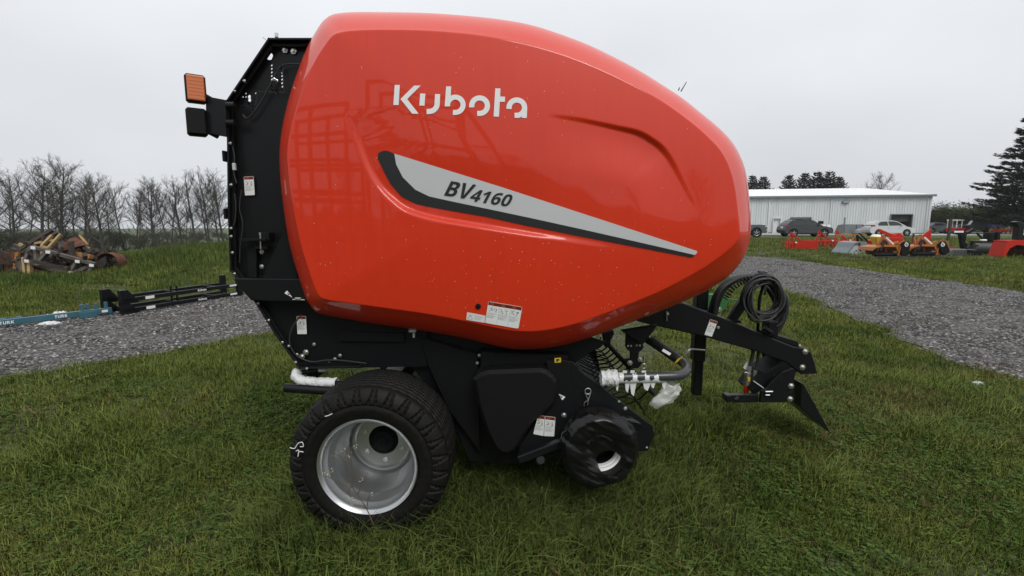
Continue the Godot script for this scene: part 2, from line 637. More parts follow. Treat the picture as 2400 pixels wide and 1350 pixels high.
func stones():
	rng.seed = 44
	M.pebble = StandardMaterial3D.new()
	M.pebble.vertex_color_use_as_albedo = true
	M.pebble.roughness = 0.75
	for half in 2:
		var xf := []
		var cols := PackedColorArray()
		var poly := road_left if half == 0 else road_right
		var count := 60000 if half == 0 else 90000
		for i in count:
			var d := 4.2 + 24.0 * pow(rng.randf(), 1.35)
			var k := rng.randf_range(-1.14, -0.3) if half == 0 else rng.randf_range(0.4, 1.14)
			var p := Vector2(k * d, -d)
			p += Vector2(rng.randfn(0, 0.05), rng.randfn(0, 0.05))
			if not Geometry2D.is_point_in_polygon(p, poly):
				if rng.randf() > 0.02 or not Geometry2D.is_point_in_polygon(p + Vector2(0.25 * signf(k), -0.25), poly): continue
			var s := (0.009 + 0.014 * pow(rng.randf(), 2.0)) * (1.0 + d * 0.025)
			var b := Basis(Vector3.UP, rng.randf() * TAU) * Basis(Vector3.RIGHT, rng.randf_range(-0.35, 0.35))
			xf.append(Transform3D(b.scaled(Vector3(s, s, s)), Vector3(p.x, height(p.x, p.y) + 0.012 + s * 0.1, p.y)))
			var q := 0.03 + 0.25 * pow(rng.randf(), 2.0)
			if rng.randf() < 0.05: q = 0.42
			if half == 1: q *= 0.85
			cols.append(Color(q * 1.03, q * 0.985, q * 0.95))
		spread("gravel_stones" if half == 0 else "gravel_stones_001", pebble(half + 3), xf, cols, "loose grey stones of the gravel drive on the left" if half == 0 else "loose dark stones of the gravel drive on the right")

# ---------------------------------------------------------------- the baler
var B: Node3D
var bolt_mesh: ArrayMesh
var ledge_low: PackedVector2Array
var ledge_up: PackedVector2Array
var face_c: Vector2
var face_r := PackedFloat32Array()
var rim_r := PackedFloat32Array()
const NA := 540

func along(p: Vector2, line: PackedVector2Array) -> Vector3:
	# nearest point on a line: x signed distance (positive to the left of its run), y share of its length
	var best := 1e9
	var sd := 0.0
	var share := 0.0
	for i in line.size() - 1:
		var e := line[i + 1] - line[i]
		var t := clampf((p - line[i]).dot(e) / e.length_squared(), 0.0, 1.0)
		var q := line[i] + e * t
		var dd := p.distance_squared_to(q)
		if dd < best:
			best = dd
			sd = signf(e.cross(p - line[i])) * sqrt(dd)
			share = (i + t) / (line.size() - 1)
	return Vector3(sd, share, sqrt(best))

func bump_at(s: float, a: float, b: float) -> float:
	return ss(0.0, a, s) * (1.0 - ss(b, 1.0, s))

func radius_at(a: float, tab: PackedFloat32Array) -> float:
	var f := fposmod(a / TAU, 1.0) * NA
	var i := int(f) % NA
	return lerpf(tab[i], tab[(i + 1) % NA], f - floor(f))

func face_depth(p: Vector2, t: float) -> float:
	# how far the red face lies behind z = -2.765
	var d := 0.045 * pow(t, 2.4)
	var l := along(p, ledge_low)
	if l.x > -0.03:
		d += 0.03 * bump_at(l.y, 0.55, 0.6) * ss(-0.017, 0.017, l.x) * (1.0 - ss(0.05, 0.42, l.x))
	var u := along(p, ledge_up)
	if u.x < 0.03:
		d += 0.026 * bump_at(u.y, 0.5, 0.6) * ss(-0.014, 0.014, -u.x) * (1.0 - ss(0.04, 0.3, -u.x))
	return d

func face_point(p: Vector2, off := 0.0) -> Vector3:
	var r := p - face_c
	var t := r.length() / radius_at(r.angle(), face_r)
	return Vector3(p.x, p.y, -2.765 - face_depth(p, t) + off)

func cast(poly: PackedVector2Array, tab: PackedFloat32Array):
	tab.resize(NA)
	for k in NA:
		var dir := Vector2.from_angle(TAU * k / NA)
		var far := 0.0
		for i in poly.size():
			var q: Variant = Geometry2D.segment_intersects_segment(face_c, face_c + dir * 6.0, poly[i], poly[(i + 1) % poly.size()])
			if q != null: far = maxf(far, face_c.distance_to(q))
		tab[k] = far

func decal(poly: PackedVector2Array, called: String, mat: Material, parent: Node3D, off := 0.0025, cell := 0.03) -> MeshInstance3D:
	var m := draped(poly, cell, func(p: Vector2): return [face_point(p, off), Vector3(0, 0, 1)])
	return put(m, called, mat, parent)

func bolt(p: Vector3, r := 0.011, parent: Node3D = B, turn := Basis()) -> MeshInstance3D:
	if bolt_mesh == null:
		var m := MB.new()
		m.lathe([Vector2(0, 0.75), Vector2(0.8, 0.75), Vector2(0.95, 0.6), Vector2(0.95, 0.12), Vector2(1.45, 0.12), Vector2(1.45, -0.1)], Vector3.ZERO, Vector3(0, 0, 1), 6)
		m.lathe([Vector2(0, 1.25), Vector2(0.45, 1.25), Vector2(0.45, 0.7)], Vector3.ZERO, Vector3(0, 0, 1), 8)
		bolt_mesh = mesh_of(m, Vector3.ZERO)
		bolt_mesh.surface_set_material(0, M.steel)
	var o := MeshInstance3D.new()
	o.name = "bolt"
	o.mesh = bolt_mesh
	parent.add_child(o, true)
	o.position = p - wpos(parent)
	o.basis = turn.scaled(Vector3.ONE * r)
	return o

func label_texture(w: int, h: int, panels: int, wide: bool) -> StandardMaterial3D:
	# printed safety sticker: red heading, pictogram boxes and lines of small print
	var im := Image.create(w, h, false, Image.FORMAT_RGB8)
	im.fill(Color(0.86, 0.87, 0.86))
	var r := RandomNumberGenerator.new()
	r.seed = w * 7 + h + panels
	var head := int(h * 0.15)
	var ink := Color(0.1, 0.1, 0.1)
	im.fill_rect(Rect2i(3, 3, w - 6, head), Color(0.42, 0.12, 0.07))
	var pw := (w - 6) / panels
	for k in panels:
		var x0 := 3 + k * pw
		if k > 0: im.fill_rect(Rect2i(x0, head, 1, h - head - 3), Color(0.35, 0.35, 0.35))
		# warning triangle and word as bars
		for j in 7: im.fill_rect(Rect2i(x0 + 8 - j / 2, 6 + j, 1 + j, 1), ink)
		for j in 8: im.fill_rect(Rect2i(x0 + 16 + j * 4, 7, 3, head - 9), Color(0.62, 0.3, 0.2))
		var py := head + int(h * 0.06)
		var ph := int(h * 0.3)
		for b in 2:
			var cx := x0 + int(pw * (0.28 + 0.42 * b))
			for j in 26:
				var q := Vector2(r.randf_range(-0.14, 0.14) * pw, r.randf_range(0.1, 0.9) * ph)
				im.fill_rect(Rect2i(cx + int(q.x), py + int(q.y), 2 + r.randi() % 5, 2 + r.randi() % 3), ink)
			im.fill_rect(Rect2i(cx - int(pw * 0.2), py, 1, ph), Color(0.5, 0.5, 0.5))
		var y := py + ph + 5
		im.fill_rect(Rect2i(x0 + 3, y - 4, pw - 6, 1), Color(0.45, 0.45, 0.45))
		var line := 0
		while y < h - 12 and line < 7:
			var x := x0 + 5
			var stop := x0 + int(pw * (0.55 + 0.4 * r.randf()))
			while x < stop:
				var l := 3 + r.randi() % 6
				im.fill_rect(Rect2i(x, y, mini(l, stop - x), 2), Color(0.28, 0.28, 0.28))
				x += l + 2
			y += 6 if line != 1 else 9
			line += 1
	var m := StandardMaterial3D.new()
	m.albedo_texture = ImageTexture.create_from_image(im)
	m.roughness = 0.4
	return m

func sticker(a: Vector3, b: Vector3, c: Vector3, d: Vector3, mat: Material, called := "safety_label", parent: Node3D = B) -> MeshInstance3D:
	# corners: lower left, lower right, upper right, upper left; a sheet a millimetre thick with rounded corners
	var m := MB.new()
	var nn := (c - a).cross(b - a).normalized()
	if nn.z < 0: nn = -nn
	var ring := []
	for corner in 4:
		for k in 4:
			var ang := PI + corner * PI / 2 + k * PI / 6
			var cu := Vector2([0.06, 0.94, 0.94, 0.06][corner], [0.04, 0.04, 0.96, 0.96][corner])
			ring.append(cu + Vector2(cos(ang) * 0.06, sin(ang) * 0.04))
	var at := func(q: Vector2): return a.lerp(b, q.x).lerp(d.lerp(c, q.x), q.y)
	var i0 := m.vert(at.call(Vector2(0.5, 0.5)) + nn * 0.001, nn, Vector2(0.5, 0.5))
	for q in ring: m.vert(at.call(q) + nn * 0.001, nn, Vector2(q.x, 1.0 - q.y))
	for k in 16: m.face(i0, i0 + 1 + k, i0 + 1 + (k + 1) % 16)
	for k in 16:
		var p: Vector3 = at.call(ring[k])
		var p2: Vector3 = at.call(ring[(k + 1) % 16])
		m.quad(p - nn * 0.001, p2 - nn * 0.001, p2 + nn * 0.001, p + nn * 0.001, (p - at.call(Vector2(0.5, 0.5))).normalized())
	return put(m, called, mat, parent)

func part(m: MB, called: String, mat: Material, parent: Node3D = B) -> MeshInstance3D:
	return put(m, called, mat, parent)

func mirror_z(z: float) -> float:
	return 2.0 * CENTER_Z - z

func panel(far: bool) -> MeshInstance3D:
	var m := MB.new()
	var rings := 120 if not far else 24
	var step := 1 if not far else 6
	var rows := []
	for i in range(1, rings + 1):
		var t := float(i) / rings
		var row := PackedVector3Array()
		for k in range(0, NA, step):
			var p := face_c + Vector2.from_angle(TAU * k / NA) * face_r[k] * t
			row.append(Vector3(p.x, p.y, -2.765 - (face_depth(p, t) if not far else 0.045 * pow(t, 2.4))))
		rows.append(row)
	# rolled edge
	var prof := [[0.02, 0.015], [0.07, 0.06], [0.16, 0.13], [0.3, 0.24], [0.48, 0.39], [0.66, 0.56], [0.82, 0.74], [0.94, 0.9], [1.0, 1.0], [0.985, 1.12], [0.93, 1.2], [0.8, 1.22]]
	for q in prof:
		var row := PackedVector3Array()
		for k in range(0, NA, step):
			var p := face_c + Vector2.from_angle(TAU * k / NA) * lerpf(face_r[k], rim_r[k], q[0])
			row.append(Vector3(p.x, p.y, -2.81 - 0.21 * q[1]))
		rows.append(row)
	if far:
		for row in rows:
			for k in row.size(): row[k].z = mirror_z(row[k].z)
	m.grid(rows, true, true)
	var ci := m.vert(Vector3(face_c.x, face_c.y, rows[0][0].z), Vector3(0, 0, -1 if far else 1))
	var nc: int = rows[0].size()
	for i in m.n.size() - 1:
		var want := 1.0
		var ri := i / nc
		if ri < rings and m.n[i].z * (-1.0 if far else 1.0) < 0.0: want = -1.0
		if ri >= rings:
			var out := Vector3(m.v[i].x - face_c.x, m.v[i].y - face_c.y, 0).normalized()
			var o2 := out + Vector3(0, 0, 0.6 * (-1.0 if far else 1.0)) if ri < rings + 10 else out * 0.2 + Vector3(0, 0, 1.0 if far else -1.0)
			if m.n[i].dot(o2) < 0.0: want = -1.0
		m.n[i] *= want
	var ix := m.ix.duplicate()
	m.ix = PackedInt32Array()
	for k in range(0, ix.size(), 3): m.face(ix[k], ix[k + 1], ix[k + 2])
	for k in nc: m.face(ci, k, (k + 1) % nc)
	return put(m, "side_panel", M.red, B)

func text_on_face(words: String, size: float, at: Vector2, turn: float, lean: float, stretch: float, mat: Material, parent: Node3D, called: String):
	var tm := TextMesh.new()
	var f := SystemFont.new()
	f.font_names = PackedStringArray(["Droid Sans"])
	f.font_weight = 700
	tm.font = f
	tm.text = words
	tm.font_size = 64
	tm.pixel_size = size / 64.0
	tm.depth = 0.002
	tm.horizontal_alignment = HORIZONTAL_ALIGNMENT_LEFT
	var a := tm.get_mesh_arrays()
	var m := MB.new()
	var rot := Transform2D(turn, at)
	var lo := 1e9
	for p in a[Mesh.ARRAY_VERTEX]: lo = minf(lo, p.y)
	for i in a[Mesh.ARRAY_VERTEX].size():
		var p: Vector3 = a[Mesh.ARRAY_VERTEX][i]
		var y := p.y - lo
		var q := rot * Vector2(p.x * stretch + y * lean, y)
		m.vert(face_point(q, 0.006 + p.z), a[Mesh.ARRAY_NORMAL][i])
	var ii: PackedInt32Array = a[Mesh.ARRAY_INDEX]
	for k in range(0, ii.size(), 3): m.face(ii[k], ii[k + 1], ii[k + 2])
	put(m, called, mat, parent)

func baler():
	B = thing("round_baler", "red and black round hay baler standing on the grass in the middle", "baler", Vector3(0.3, 0.0, CENTER_Z))
	var inner := loop2(v2([-0.928,2.9326,-0.858,2.9414,-0.6955,2.9457,-0.4638,2.9414,-0.2321,2.9238,-0.0465,2.8975,0.1397,2.8579,0.3269,2.8026,0.5155,2.7292,0.706,2.6395,0.8504,2.5603,0.997,2.46,1.0961,2.3794,1.1719,2.3029,1.2252,2.2095,1.2603,2.1033,1.2883,1.9601,1.3039,1.8635,1.2949,1.81,1.2373,1.7465,1.1334,1.6677,0.9895,1.581,0.844,1.506,0.6971,1.4432,0.5492,1.385,0.4004,1.3291,0.2507,1.2909,0.1254,1.2755,0,1.2806,-0.1253,1.3036,-0.3001,1.3419,-0.4994,1.38,-0.7478,1.4154,-0.946,1.4432,-1.0893,1.4658,-1.1277,1.4935,-1.1517,1.556,-1.1827,1.6677,-1.2127,1.7905,-1.2396,1.9601,-1.2575,2.1506,-1.2587,2.2913,-1.2436,2.3841,-1.2084,2.4989,-1.1474,2.6575,-1.0746,2.7915,-0.9996,2.8909,-0.9656,2.9217]), 5)
	var outer := loop2(v2([-1.0298,3.1128,-0.9178,3.1221,-0.7441,3.1221,-0.4962,3.1175,-0.2483,3.1012,-0.0497,3.0801,0.0995,3.0544,0.2493,3.0121,0.4502,2.9413,0.6276,2.8605,0.7553,2.796,0.8841,2.7213,1.0141,2.6414,1.1194,2.5632,1.2256,2.4821,1.3065,2.4078,1.3623,2.3331,1.4063,2.2452,1.4333,2.1439,1.4502,2.0418,1.4646,1.9387,1.4686,1.8347,1.4559,1.7429,1.4234,1.6716,1.3669,1.5972,1.3035,1.5437,1.2006,1.4766,1.07,1.4144,0.912,1.3493,0.7531,1.2865,0.5933,1.2233,0.4325,1.1682,0.2978,1.1322,0.1626,1.1127,0,1.1127,-0.1353,1.1405,-0.2702,1.1737,-0.4318,1.2068,-0.6467,1.2426,-0.8612,1.2728,-1.0747,1.3111,-1.2129,1.3411,-1.259,1.3819,-1.2954,1.4496,-1.3286,1.5705,-1.3607,1.7033,-1.3856,1.8608,-1.4028,2.093,-1.4047,2.2704,-1.3919,2.3954,-1.3638,2.5191,-1.3169,2.6657,-1.258,2.8103,-1.2012,2.9295,-1.1331,3.0356,-1.0883,3.0848]), 5)
	face_c = inner[0]
	face_c = (v2([0,2.1262]))[0]
	cast(inner, face_r)
	cast(outer, rim_r)
	ledge_low = loop_open(v2([-0.908,2.5263,-0.897,2.4563,-0.852,2.3514,-0.7985,2.2085,-0.7425,2.1105,-0.6662,2.0329,-0.5886,1.9784,-0.4502,1.9356,-0.2508,1.8998,0.0967,1.8447,0.2517,1.823,0.4849,1.7844,0.7045,1.7433]))
	ledge_up = loop_open(v2([0.1875,2.4925,0.2345,2.488,0.392,2.4653,0.5879,2.4267,0.6945,2.404,0.764,2.3698,0.8344,2.3193,0.8971,2.2363,0.9826,2.0823,1.0631,1.9547]))
	var pnl := panel(false)
	panel(true)
	# print on the panel
	for l in [[-0.639,2.6512,-0.611,2.6512,-0.6201,2.545,-0.6493,2.5457],
		[-0.5331,2.6478,-0.4971,2.6478,-0.5726,2.5757,-0.5106,2.4983,-0.5469,2.499,-0.609,2.5764],
		[-0.501,2.6056,-0.473,2.605,-0.4779,2.541,-0.506,2.5416],
		[-0.4198,2.6029,-0.3917,2.6023,-0.3945,2.5518,-0.3954,2.5427,-0.3979,2.5339,-0.4018,2.5256,-0.4071,2.518,-0.4136,2.5113,-0.4212,2.5057,-0.4296,2.5013,-0.4386,2.4983,-0.4479,2.4968,-0.4677,2.4963,-0.4664,2.5234,-0.4498,2.5242,-0.4438,2.5253,-0.4381,2.5276,-0.4331,2.531,-0.4289,2.5353,-0.4257,2.5404,-0.4237,2.5459,-0.4229,2.5518],
		[-0.3588,2.6435,-0.3315,2.6435,-0.3341,2.5942,-0.3223,2.598,-0.3112,2.5995,-0.2999,2.5989,-0.2891,2.5961,-0.279,2.5914,-0.2702,2.5847,-0.263,2.5765,-0.2577,2.567,-0.2544,2.5567,-0.2533,2.5459,-0.2546,2.5351,-0.258,2.5247,-0.2635,2.5151,-0.2709,2.5068,-0.2799,2.5001,-0.2901,2.4951,-0.301,2.4923,-0.3123,2.4915,-0.3241,2.4918,-0.3226,2.5183,-0.311,2.5183,-0.3029,2.5191,-0.2955,2.5221,-0.2891,2.5269,-0.2844,2.5332,-0.2817,2.5405,-0.2812,2.5483,-0.283,2.5558,-0.2869,2.5625,-0.2926,2.5678,-0.2996,2.5714,-0.3075,2.573,-0.3155,2.5723,-0.323,2.5696,-0.3295,2.5649,-0.3344,2.5587,-0.3373,2.5515,-0.338,2.5438,-0.3389,2.5369,-0.3677,2.5369],
		[-0.2345,2.5318,-0.2343,2.5371,-0.2336,2.5497,-0.2299,2.5618,-0.2235,2.5728,-0.2146,2.5822,-0.2038,2.5893,-0.1916,2.594,-0.1787,2.5959,-0.1656,2.5949,-0.1532,2.591,-0.142,2.5846,-0.1327,2.5759,-0.1256,2.5653,-0.1213,2.5535,-0.1199,2.541,-0.1214,2.5284,-0.1259,2.5165,-0.1331,2.5059,-0.1426,2.4971,-0.154,2.4906,-0.1665,2.4868,-0.1796,2.4858,-0.191,2.4868,-0.19,2.5139,-0.1784,2.5132,-0.1703,2.5141,-0.1627,2.5171,-0.1563,2.5219,-0.1516,2.5283,-0.1489,2.5358,-0.1484,2.5436,-0.1503,2.5512,-0.1543,2.558,-0.1601,2.5634,-0.1672,2.567,-0.1752,2.5686,-0.1833,2.5679,-0.1909,2.5651,-0.1974,2.5604,-0.2023,2.5542,-0.2052,2.5468,-0.2059,2.539,-0.2068,2.5318],
		[-0.091,2.6335,-0.063,2.6328,-0.0649,2.5898,-0.0375,2.5888,-0.0394,2.5612,-0.0667,2.5622,-0.0716,2.4823,-0.1008,2.4834],
		[-0.0303,2.5241,-0.0306,2.5308,-0.0294,2.5422,-0.0257,2.5531,-0.0197,2.563,-0.0118,2.5715,-0.0021,2.5782,0.0087,2.5828,0.0203,2.5852,0.0322,2.5852,0.0438,2.5828,0.0547,2.5782,0.0643,2.5715,0.0723,2.563,0.0783,2.5531,0.082,2.5422,0.0833,2.5308,0.081,2.4755,0.0546,2.4766,0.0539,2.4874,0.0514,2.4815,0.044,2.4786,0.0363,2.4767,0.0284,2.4759,0.0204,2.4762,0.0141,2.4766,0.014,2.5037,0.0254,2.5037,0.0332,2.5045,0.0404,2.5074,0.0466,2.512,0.0512,2.5181,0.0539,2.5252,0.0544,2.5327,0.0527,2.5401,0.0491,2.5467,0.0436,2.5521,0.0368,2.5559,0.0292,2.5577,0.0214,2.5574,0.014,2.5551,0.0075,2.5509,0.0025,2.5451,-0.0007,2.5383,-0.0018,2.5308,-0.0021,2.5234]]: decal(v2(l), "letter", M.decal_white, pnl, 0.003, 0.02)
	decal(v2([-0.6534,2.2871,-0.0478,2.1011,0.4816,1.9309,1.0615,1.7457,1.0597,1.7335,1.048,1.7238,0.4033,1.8687,0.0963,1.9356,-0.3476,2.0282,-0.4668,2.0541,-0.5448,2.0917,-0.6122,2.1596,-0.6457,2.2294]), "silver_stripe", M.silver, pnl, 0.0035, 0.02)
	decal(v2([-0.7168,2.3032,-0.6907,2.3032,-0.6534,2.2871,-0.6457,2.2294,-0.6122,2.1596,-0.5448,2.0917,-0.4668,2.0541,-0.3476,2.0282,0.0963,1.9356,0.4033,1.8687,1.048,1.7238,1.0413,1.7117,1.0268,1.7092,0.4041,1.8279,0.0965,1.8879,-0.1588,1.9428,-0.449,1.9927,-0.5469,2.014,-0.6248,2.0541,-0.6825,2.1222,-0.7204,2.1992,-0.7489,2.2641,-0.7432,2.2917]), "black_stripe", M.decal_black, pnl, 0.0035, 0.02)
	text_on_face("BV", 0.116, (v2([-0.3939,2.0618]))[0], -0.155, 0.36, 1.06, M.decal_black, pnl, "model_lettering")
	text_on_face("4160", 0.093, (v2([-0.2453,2.031]))[0], -0.155, 0.36, 1.12, M.decal_black, pnl, "model_lettering")
	var big := label_texture(288, 190, 3, true)
	var a := face_point((v2([-0.1577,1.3266]))[0], 0.004)
	var b := face_point((v2([0.0376,1.2909]))[0], 0.004)
	var c := face_point((v2([0.0598,1.423]))[0], 0.004)
	var d := face_point((v2([-0.1368,1.4558]))[0], 0.004)
	sticker(a, b, c, d, big, "safety_label", pnl)
	sticker(face_point((v2([-0.2676,1.3444]))[0], 0.004), face_point((v2([-0.1602,1.3266]))[0], 0.004), face_point((v2([-0.1549,1.3698]))[0], 0.004), face_point((v2([-0.262,1.3901]))[0], 0.004), small_print(), "safety_label", pnl)
	var m := MB.new()
	var pp := face_point((v2([-0.1968,1.4255]))[0], 0.0)
	m.lathe([Vector2(0, 0.001), Vector2(0.006, 0.001), Vector2(0.006, 0.008), Vector2(0.016, 0.006), Vector2(0.017, 0.0)], pp, Vector3(0, 0, 1), 20)
	part(m, "grommet", M.black_plastic, pnl)
	# drops of rain water on the red skin
	rng.seed = 91
	m = MB.new()
	for i in 300:
		var ang := rng.randf() * TAU
		var t := sqrt(rng.randf()) * 0.97
		var q := face_c + Vector2.from_angle(ang) * radius_at(ang, face_r) * t
		if q.y > 1.95 and rng.randf() < 0.75: continue
		m.ball(face_point(q, 0.0005), Vector3(1, 1.25, 0.6) * rng.randf_range(0.0008, 0.002), 6, 4)
	var drops := part(m, "water_drops", M.film_white, pnl)
	drops.set_meta("kind", "stuff")
	baler_rear()
	baler_chassis()
	main_wheel(-2.66, 1.0)
	main_wheel(mirror_z(-2.66), -1.0)
	pickup_and_gauge_wheel()
	drawbar()
	hoses()
	guard_tube()

func loop_open(p: PackedVector2Array) -> PackedVector2Array:
	var q := PackedVector3Array()
	for a in p: q.append(Vector3(a.x, a.y, 0))
	var r := PackedVector2Array()
	for a in spline(q, 4): r.append(Vector2(a.x, a.y))
	return r

func small_print() -> StandardMaterial3D:
	var im := Image.create(96, 40, false, Image.FORMAT_RGB8)
	im.fill(Color(0.84, 0.84, 0.84))
	for j in 26:
		im.fill_rect(Rect2i(18 - j / 2, 7 + j, 1, 1), Color(0.15, 0.15, 0.15))
		im.fill_rect(Rect2i(18 + j / 2, 7 + j, 1, 1), Color(0.15, 0.15, 0.15))
		im.fill_rect(Rect2i(7 + j, 8 + int(j * 0.8), 1, 1), Color(0.3, 0.3, 0.3))
		im.fill_rect(Rect2i(32 - j, 8 + int(j * 0.8), 1, 1), Color(0.3, 0.3, 0.3))
	im.fill_rect(Rect2i(6, 33, 25, 1), Color(0.15, 0.15, 0.15))
	for j in 4: im.fill_rect(Rect2i(40, 10 + j * 6, 46 - j * 5, 2), Color(0.62, 0.62, 0.62))
	var m := StandardMaterial3D.new()
	m.albedo_texture = ImageTexture.create_from_image(im)
	m.roughness = 0.4
	return m

func hole_plate(poly: PackedVector2Array, z: float, thick: float, holes: Array, called: String, mat: Material, parent: Node3D = B) -> CSGCombiner3D:
	# a steel plate with real holes: [x, y, radius] each
	var cc := CSGCombiner3D.new()
	cc.name = called
	parent.add_child(cc, true)
	cc.position = Vector3(0, 0, z) - wpos(parent)
	var pl := CSGPolygon3D.new()
	pl.polygon = poly
	pl.depth = thick
	pl.material = mat
	cc.add_child(pl)
	pl.position.z = -thick
	for h in holes:
		var cy := CSGCylinder3D.new()
		cy.operation = CSGShape3D.OPERATION_SUBTRACTION
		cy.radius = h[2]
		cy.height = thick * 4.0
		cy.sides = 12
		cy.material = mat
		cc.add_child(cy)
		cy.rotation_degrees.x = 90
		cy.position = Vector3(h[0], h[1], -thick * 0.5)
	return cc

func holes_of(p: PackedVector2Array, r: float) -> Array:
	var o := []
	for q in p: o.append([q.x, q.y, r])
	return o

func baler_rear():
	var outline := v2([-1.4657,3.0126,-1.1788,3.0102,-1.1539,2.4848,-1.1248,1.4238,-0.5525,1.2562,-0.559,0.9715,-0.9925,0.9629,-1.3984,0.9542,-1.5507,1.1969,-1.649,1.3793,-1.7426,1.5288,-1.8051,1.6056,-1.7913,1.9663,-1.7629,2.4085,-1.7444,2.651])
	var holes := [] 
	holes += holes_of(v2([-1.4699,2.908]), 0.022)
	holes += holes_of(v2([-1.4849,2.9543,-1.221,2.9883,-1.2284,2.947]), 0.006)
	holes += holes_of(v2([-1.4617,2.8565,-1.463,2.8368,-1.4643,2.8164,-1.4657,2.7952,-1.467,2.7747,-1.4683,2.7535,-1.4682,2.7322,-1.468,2.7108,-1.399,2.8565,-1.4003,2.8354,-1.4016,2.815,-1.4028,2.7952,-1.4041,2.7747,-1.4054,2.7535,-1.4052,2.7322,-1.4065,2.7108,-1.4323,2.8252]), 0.007)
	holes += holes_of(v2([-1.4372,2.6998,-1.6107,2.6739,-1.6105,2.654,-1.6119,2.6347]), 0.012)
	holes += holes_of(v2([-1.6493,2.6725,-1.6484,2.6525,-1.6498,2.6332,-1.6498,2.6124,-1.6301,2.6931,-1.6316,2.6725,-1.5707,2.6946,-1.5721,2.6747,-1.5734,2.6547,-1.5895,2.634,-1.5908,2.6154,-1.5907,2.5953]), 0.006)
	holes += holes_of(v2([-1.5051,1.6138]), 0.024)
	hole_plate(outline, -3.1, 0.012, holes, "rear_side_plate", M.black)
	# the same plate on the far side, plain
	var far := hole_plate(outline, mirror_z(-3.1), 0.012, [], "rear_side_plate", M.black)
	far.position.z += 0.012
	# edge flange following the outline, standing out towards the viewer
	var fl := v2([-1.1686,2.9887,-1.4375,2.9887,-1.7106,2.6365,-1.7262,2.3987,-1.754,1.965,-1.7675,1.6113,-1.7062,1.536,-1.6144,1.3894,-1.518,1.2105,-1.3684,0.9753,-0.9733,0.981])
	var m := MB.new()
	for i in fl.size() - 1:
		var a := Vector3(fl[i].x, fl[i].y, -3.07)
		var b := Vector3(fl[i + 1].x, fl[i + 1].y, -3.07)
		var dir := (b - a).normalized()
		var nn := Vector3(dir.y, -dir.x, 0)
		if nn.dot(Vector3(face_c.x, face_c.y, 0) - a) > 0: nn = -nn
		m.bar(a - nn * 0.006 - dir * 0.004, b - nn * 0.006 + dir * 0.004, 0.06, 0.012, nn, 0.002)
	part(m, "edge_flange", M.black)
	# inner rail that casts the dark band behind the flange
	m = MB.new()
	var fi := v2([-1.2287,2.9582,-1.4335,2.9582,-1.7019,2.6211,-1.71,2.4069,-1.7374,1.9661,-1.7519,1.6228,-1.688,1.53,-1.5951,1.3699,-1.5038,1.2076,-1.3693,0.9974,-1.002,0.9974])
	for i in fi.size() - 1:
		m.bar(Vector3(fi[i].x, fi[i].y, -3.085), Vector3(fi[i + 1].x, fi[i + 1].y, -3.085), 0.02, 0.03, Vector3(0, 0, 1), 0.003)
	part(m, "edge_rail", M.black_matt)
	# rollers between the two plates and the belt around the chamber
	for q in v2([-1.4174,2.8835,-1.6562,2.6109,-1.7009,2.1765,-1.7303,1.6981,-1.5434,1.3123,-1.3368,1.0576,-0.8345,1.0862]):
		m = MB.new()
		m.cyl(Vector3(q.x, q.y, -3.13), Vector3(q.x, q.y, mirror_z(-3.13)), 0.05, 20)
		part(m, "belt_roller", M.black_matt)
	m = MB.new()
	var belt := v2([-1.5435,2.8098,-1.6983,2.6059,-1.7076,2.4085,-1.7115,2.1765,-1.7338,1.7252,-1.5425,1.3263,-1.3309,1.0633,-0.834,1.1004])
	for i in belt.size() - 1:
		m.bar(Vector3(belt[i].x, belt[i].y, CENTER_Z), Vector3(belt[i + 1].x, belt[i + 1].y, CENTER_Z), 1.3, 0.012, Vector3(0, 1, 0.001) if absf(belt[i].y - belt[i + 1].y) < 0.1 else Vector3.RIGHT)
	part(m, "bale_belt", M.rubber)
	# bale chamber body between the red panels
	m = MB.new()
	var body := PackedVector2Array()
	for k in range(0, NA, 9):
		var q := face_c + Vector2.from_angle(TAU * k / NA) * rim_r[k] * 0.93
		q.x = maxf(q.x, face_c.x - 0.85)
		body.append(q)
	m.prism(body, -3.06, mirror_z(-3.06))
	part(m, "bale_chamber", M.black_matt)
	# bolts along the flange
	for q in v2([-1.5959,2.7466,-1.6588,2.688,-1.683,2.6044,-1.6957,2.5028,-1.7071,2.3852,-1.7204,2.1387,-1.7402,1.8735,-1.744,1.8235,-1.7435,1.7227,-1.7399,1.5915,-1.6732,1.5104,-1.6053,1.4014,-1.5447,1.2942]):
		bolt(Vector3(q.x, q.y, -3.045), 0.008, B, Basis(Vector3.UP, -0.5))
	for q in v2([-1.4656,1.151,-1.4264,1.1267,-1.3882,1.0204,-1.3191,0.9783]):
		bolt(Vector3(q.x, q.y, -3.04), 0.007)
	for q in v2([-1.368,2.9412,-1.3172,2.9339]): bolt(Vector3(q.x, q.y, -3.1), 0.013)
	for q in v2([-1.5769,1.7258,-1.5831,1.6337]): bolt(Vector3(q.x, q.y, -3.075), 0.01)
	for q in v2([-1.3379,1.0749,-1.3654,1.0457]): bolt(Vector3(q.x, q.y, -3.085), 0.014)
	for q in v2([-1.2827,1.1266,-1.1182,1.0521,-1.1905,0.9987,-1.152,1.0286,-1.3986,1.0584]): bolt(Vector3(q.x, q.y, -3.085), 0.009)
	# bolt heads standing on the top edge
	m = MB.new()
	m.cyl(Vector3(-1.4146,3.0102,-3.1), Vector3(-1.4129,3.0368,-3.1), 0.011, 8, 0.002)
	part(m, "eye_bolt", M.steel)
	m = MB.new()
	m.tube(v3([-1.4434,2.9732,-3.05,-1.4723,2.9946,-3.05]), 0.003, 0.003, 5)
	part(m, "split_pin", M.steel)
	# hinge bracket, gusset and ledge of the tailgate
	m = MB.new()
